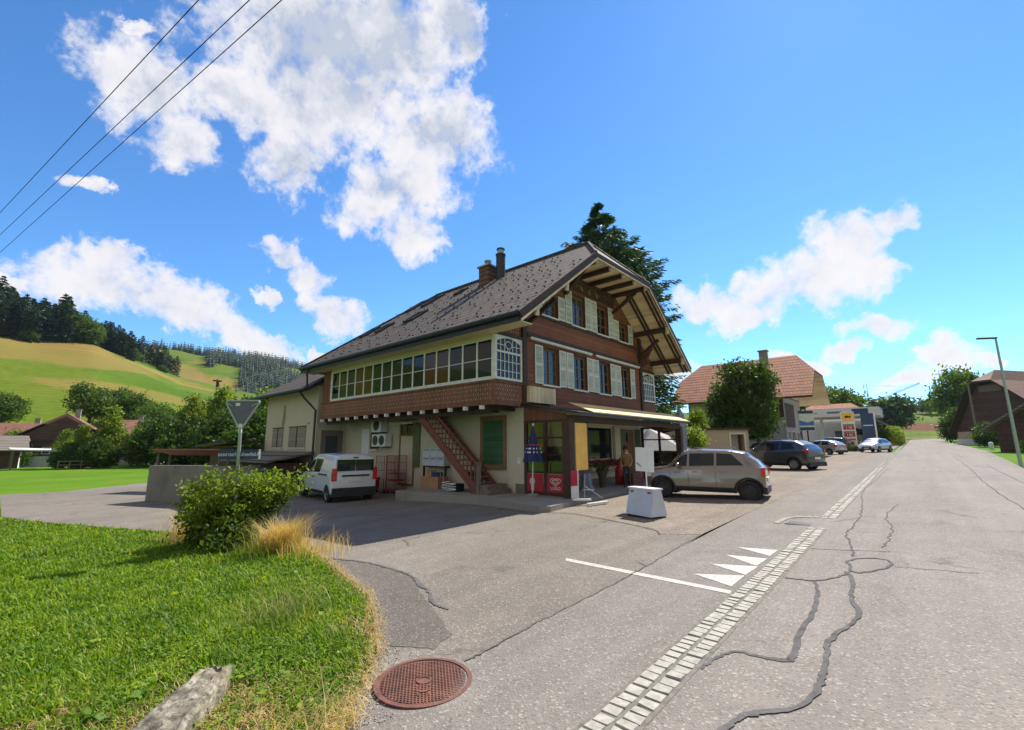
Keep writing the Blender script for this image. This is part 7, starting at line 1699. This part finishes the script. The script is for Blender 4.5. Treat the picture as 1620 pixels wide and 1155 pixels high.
# thin, dry soil close to the kerb side and around the boulder
rockd=np.hypot(xy[:,0]+3.75,xy[:,1]-1.05)
dry=(np.exp(-e/.10)*1.0+np.exp(-((rockd-.30)/.45)**2)*.85+np.clip(nz-.05,0,1)*1.3*np.exp(-np.maximum(0,-4.6-xy[:,0])/1.6)+np.clip(nz-.42,0,1)*1.2)
kp=r.uniform(0,1,len(xy))>np.clip(dry*1.1,0,.93); gx=xy[kp]; gd=np.hypot(gx[:,0],gx[:,1]); hh=.043*(1+.8*np.clip(nz[kp],-.6,1))*(1+gd*.02)*np.where(r.uniform(0,1,len(gx))<.03,2.2,1); 
me=blades('grass',gx,hh,.0026+.0007*gd,.75,'grass',1); o=bpy.data.objects.new('grass',me); C.objects.link(o); tag(o,'dense bright green grass covering the verge in the foreground','grass',None,'stuff')
sx_=xy[(r.uniform(0,1,len(xy))<np.clip(.012+dry*.36,0,.45))&(e>.0)]; sd_=np.hypot(sx_[:,0],sx_[:,1])
# straw lying over the kerb edge
ex=[]
for i in range(5,14):
    a=np.array(VG[i]);b=np.array(VG[i+1]); n=int(np.linalg.norm(b-a)*330); t_=r.uniform(0,1,(n,1)); nn=np.array((b-a)[::-1])*np.array((1,-1)); nn=nn/np.linalg.norm(nn); ex.append(a+(b-a)*t_+nn*r.normal(size=(n,1))*.05)
sx_=np.concatenate([sx_]+ex); 
me=blades('straw',sx_,.045,.0028,1.8,'straw',2); o=bpy.data.objects.new('dry_grass',me); C.objects.link(o); tag(o,'dry yellow straw along the edge of the verge and round the boulder','dry grass',None,'stuff')
# clover / weed leaves
cl_=samp(26000,2.6,12,1.0); nzz=np.array([mnoise(Vector((a*2,b*2,9))) for a,b in cl_]); cl_=cl_[(nzz>.02)&(edge_dist(VG,cl_[:,0],cl_[:,1])>.15)]
z=np.array([G(a,b) for a,b in cl_])+.03+r.uniform(.02,.07,len(cl_)); c=np.column_stack([cl_,z]); a=rnd_dirs(r,len(c)); a[:,2]*=.35; b=np.cross(a,np.array((0,0,1.))+r.normal(size=a.shape)*.3); b/=np.linalg.norm(b,axis=1)[:,None]; s=r.uniform(.009,.022,(len(c),1))*np.where(r.uniform(0,1,(len(c),1))<.06,2.2,1)
o=bpy.data.objects.new('clover',mkmesh('clover',cards(c,a*s,b*s*1.5),'grass')); C.objects.link(o); tag(o,'small broad clover leaves scattered through the verge grass','clover',None,'stuff')
def tuft(cx_,cy_,n,h,rad,label,seed,dirv=None,mat='straw',bend=.8,wd=.0035,name='grass_tuft'):
    r=np.random.default_rng(seed); q=np.array((cx_,cy_))+r.normal(size=(n,2))*rad
    me=blades(name,q,h,wd,bend,mat,seed,dirv=dirv,spread=.8 if dirv else 1); o=bpy.data.objects.new(name,me); C.objects.link(o); recenter(o,label,'grass tuft')
tuft(-9.15,3.75,1500,.62,.17,'tall golden dry grass tuft leaning right beside the bush',3,dirv=(.35,.30),bend=.85)
tuft(-9.0,3.35,500,.30,.20,'green-yellow grass tuft at the foot of the golden one',33,mat='leafbright',bend=.9)
tuft(-12.35,3.2,750,.62,.28,'thin pale straw tuft left of the bush',5,dirv=(-.2,.1),bend=.45)
tuft(-8.35,4.02,260,.38,.28,'sparse straw stalks by the kerb right of the golden tuft',6,dirv=(.5,.3),bend=.9)
tuft(-5.35,2.25,420,.22,.22,'long arching pale grass tuft above the boulder',7,dirv=(-.2,.3),mat='leafbright',bend=1.1,wd=.0022)
tuft(-5.5,2.35,90,.30,.2,'few straw stalks standing in the middle of the grass',8,dirv=(-.3,.3),bend=1.0,wd=.0022)
tuft(-3.05,1.55,130,.26,.16,'bent straw stalks hanging over the asphalt by the manhole',10,dirv=(.6,.4),bend=1.3,wd=.0022)
# grit along the kerb
pts=[]
for i in range(4,14):
    a=np.array(VG[i]);b=np.array(VG[i+1]); L_=np.linalg.norm(b-a); n=int(L_*330); nn=np.array((b-a)[::-1])*np.array((-1,1)); nn=nn/np.linalg.norm(nn); t_=r.uniform(0,1,(n,1)); pts.append(a+(b-a)*t_+nn*np.abs(r.normal(size=(n,1)))*.16*(1 if nn[0]>0 or nn[1]>0 else -1))
pts=np.concatenate(pts); n=len(pts); oc=np.array([(1,0,0),(-1,0,0),(0,1,0),(0,-1,0),(0,0,1),(0,0,-1)],float); s_=r.uniform(.002,.008,(n,1,1)); z=np.array([G(a,b) for a,b in pts])+.004
V=(oc[None]*s_*r.uniform(.6,1.4,(n,6,1)))+np.column_stack([pts,z])[:,None,:]; tri=np.array([(0,2,4),(2,1,4),(1,3,4),(3,0,4),(2,0,5),(1,2,5),(3,1,5),(0,3,5)]); F=(np.arange(n)[:,None,None]*6+tri[None]).reshape(-1,3)
me=fastmesh('grit',V.reshape(-1,3),faces3=F,mats=('cobble',)); o=bpy.data.objects.new('grit',me); C.objects.link(o); tag(o,'loose grit and small stones on the asphalt along the verge','grit',None,'stuff')
# boulder
bm=bmesh.new(); bmesh.ops.create_icosphere(bm,subdivisions=5,radius=1)
for v_ in bm.verts:
    c=v_.co.copy(); s=Vector((math.copysign(abs(c.x)**.7,c.x),math.copysign(abs(c.y)**.62,c.y),math.copysign(abs(c.z)**.7,c.z)))
    n=mnoise(c*1.3+Vector((4,1,2)))*.16+mnoise(c*3.6)*.12+mnoise(c*9)*.045+mnoise(c*24)*.015
    s=s*(1+n); v_.co=Vector((s.x*.60,s.y*.165*(1-.22*s.x),min(s.z,.72+.2*mnoise(c*5))*.17*(1+.1*s.x)))
me=bpy.data.meshes.new('boulder'); bm.to_mesh(me); bm.free(); me.polygons.foreach_set('use_smooth',[True]*len(me.polygons))
m,nt,b=newmat('weathered_stone'); p=objc(nt); n1=noi(nt,p,7,8,.7); n2=noi(nt,p,22,5,.7); n3=noi(nt,p,3,4)
cc=ramp(nt,n1,[(.32,(.07,.06,.04)),(.48,(.20,.175,.13)),(.60,(.38,.35,.28)),(.8,(.58,.56,.48))]); cc=mix(nt,ramp(nt,n2,[(.47,0.0),(.62,.85)]),cc,(.05,.045,.035)); cc=mix(nt,ramp(nt,n3,[(.5,0.0),(.75,.5)]),cc,(.22,.18,.07))
nt.links.new(cc,b.inputs['Base Color']); b.inputs['Roughness'].default_value=.95; bump(nt,b,mth(nt,'ADD',n1,n2),1.0,.012)
me.materials.append(m); o=bpy.data.objects.new('boulder',me); C.objects.link(o); o.rotation_euler=(0,R(-3),math.atan2(.72,-.80)); o.location=(-3.82,.99,G(-4,1.2)+.045); tag(o,'long weathered grey-white boulder lying in the verge grass','boulder')
# ------------------------------------------------------------ valley haze: one closed box of even air
f=MB(); f.box(-1450,-620,-16,1450,1450,175)
m=bpy.data.materials.new('valley_haze'); m.use_nodes=True; nt=m.node_tree; nt.nodes.remove(nt.nodes['Principled BSDF'])
v=nt.nodes.new('ShaderNodeVolumePrincipled'); v.inputs['Color'].default_value=(.62,.78,.95,1); v.inputs['Density'].default_value=.00008; v.inputs['Anisotropy'].default_value=.3
nt.links.new(v.outputs[0],nt.nodes['Material Output'].inputs['Volume'])
o=f.build('haze',m,None); o['kind']='stuff'
S.cycles.volume_bounces=0
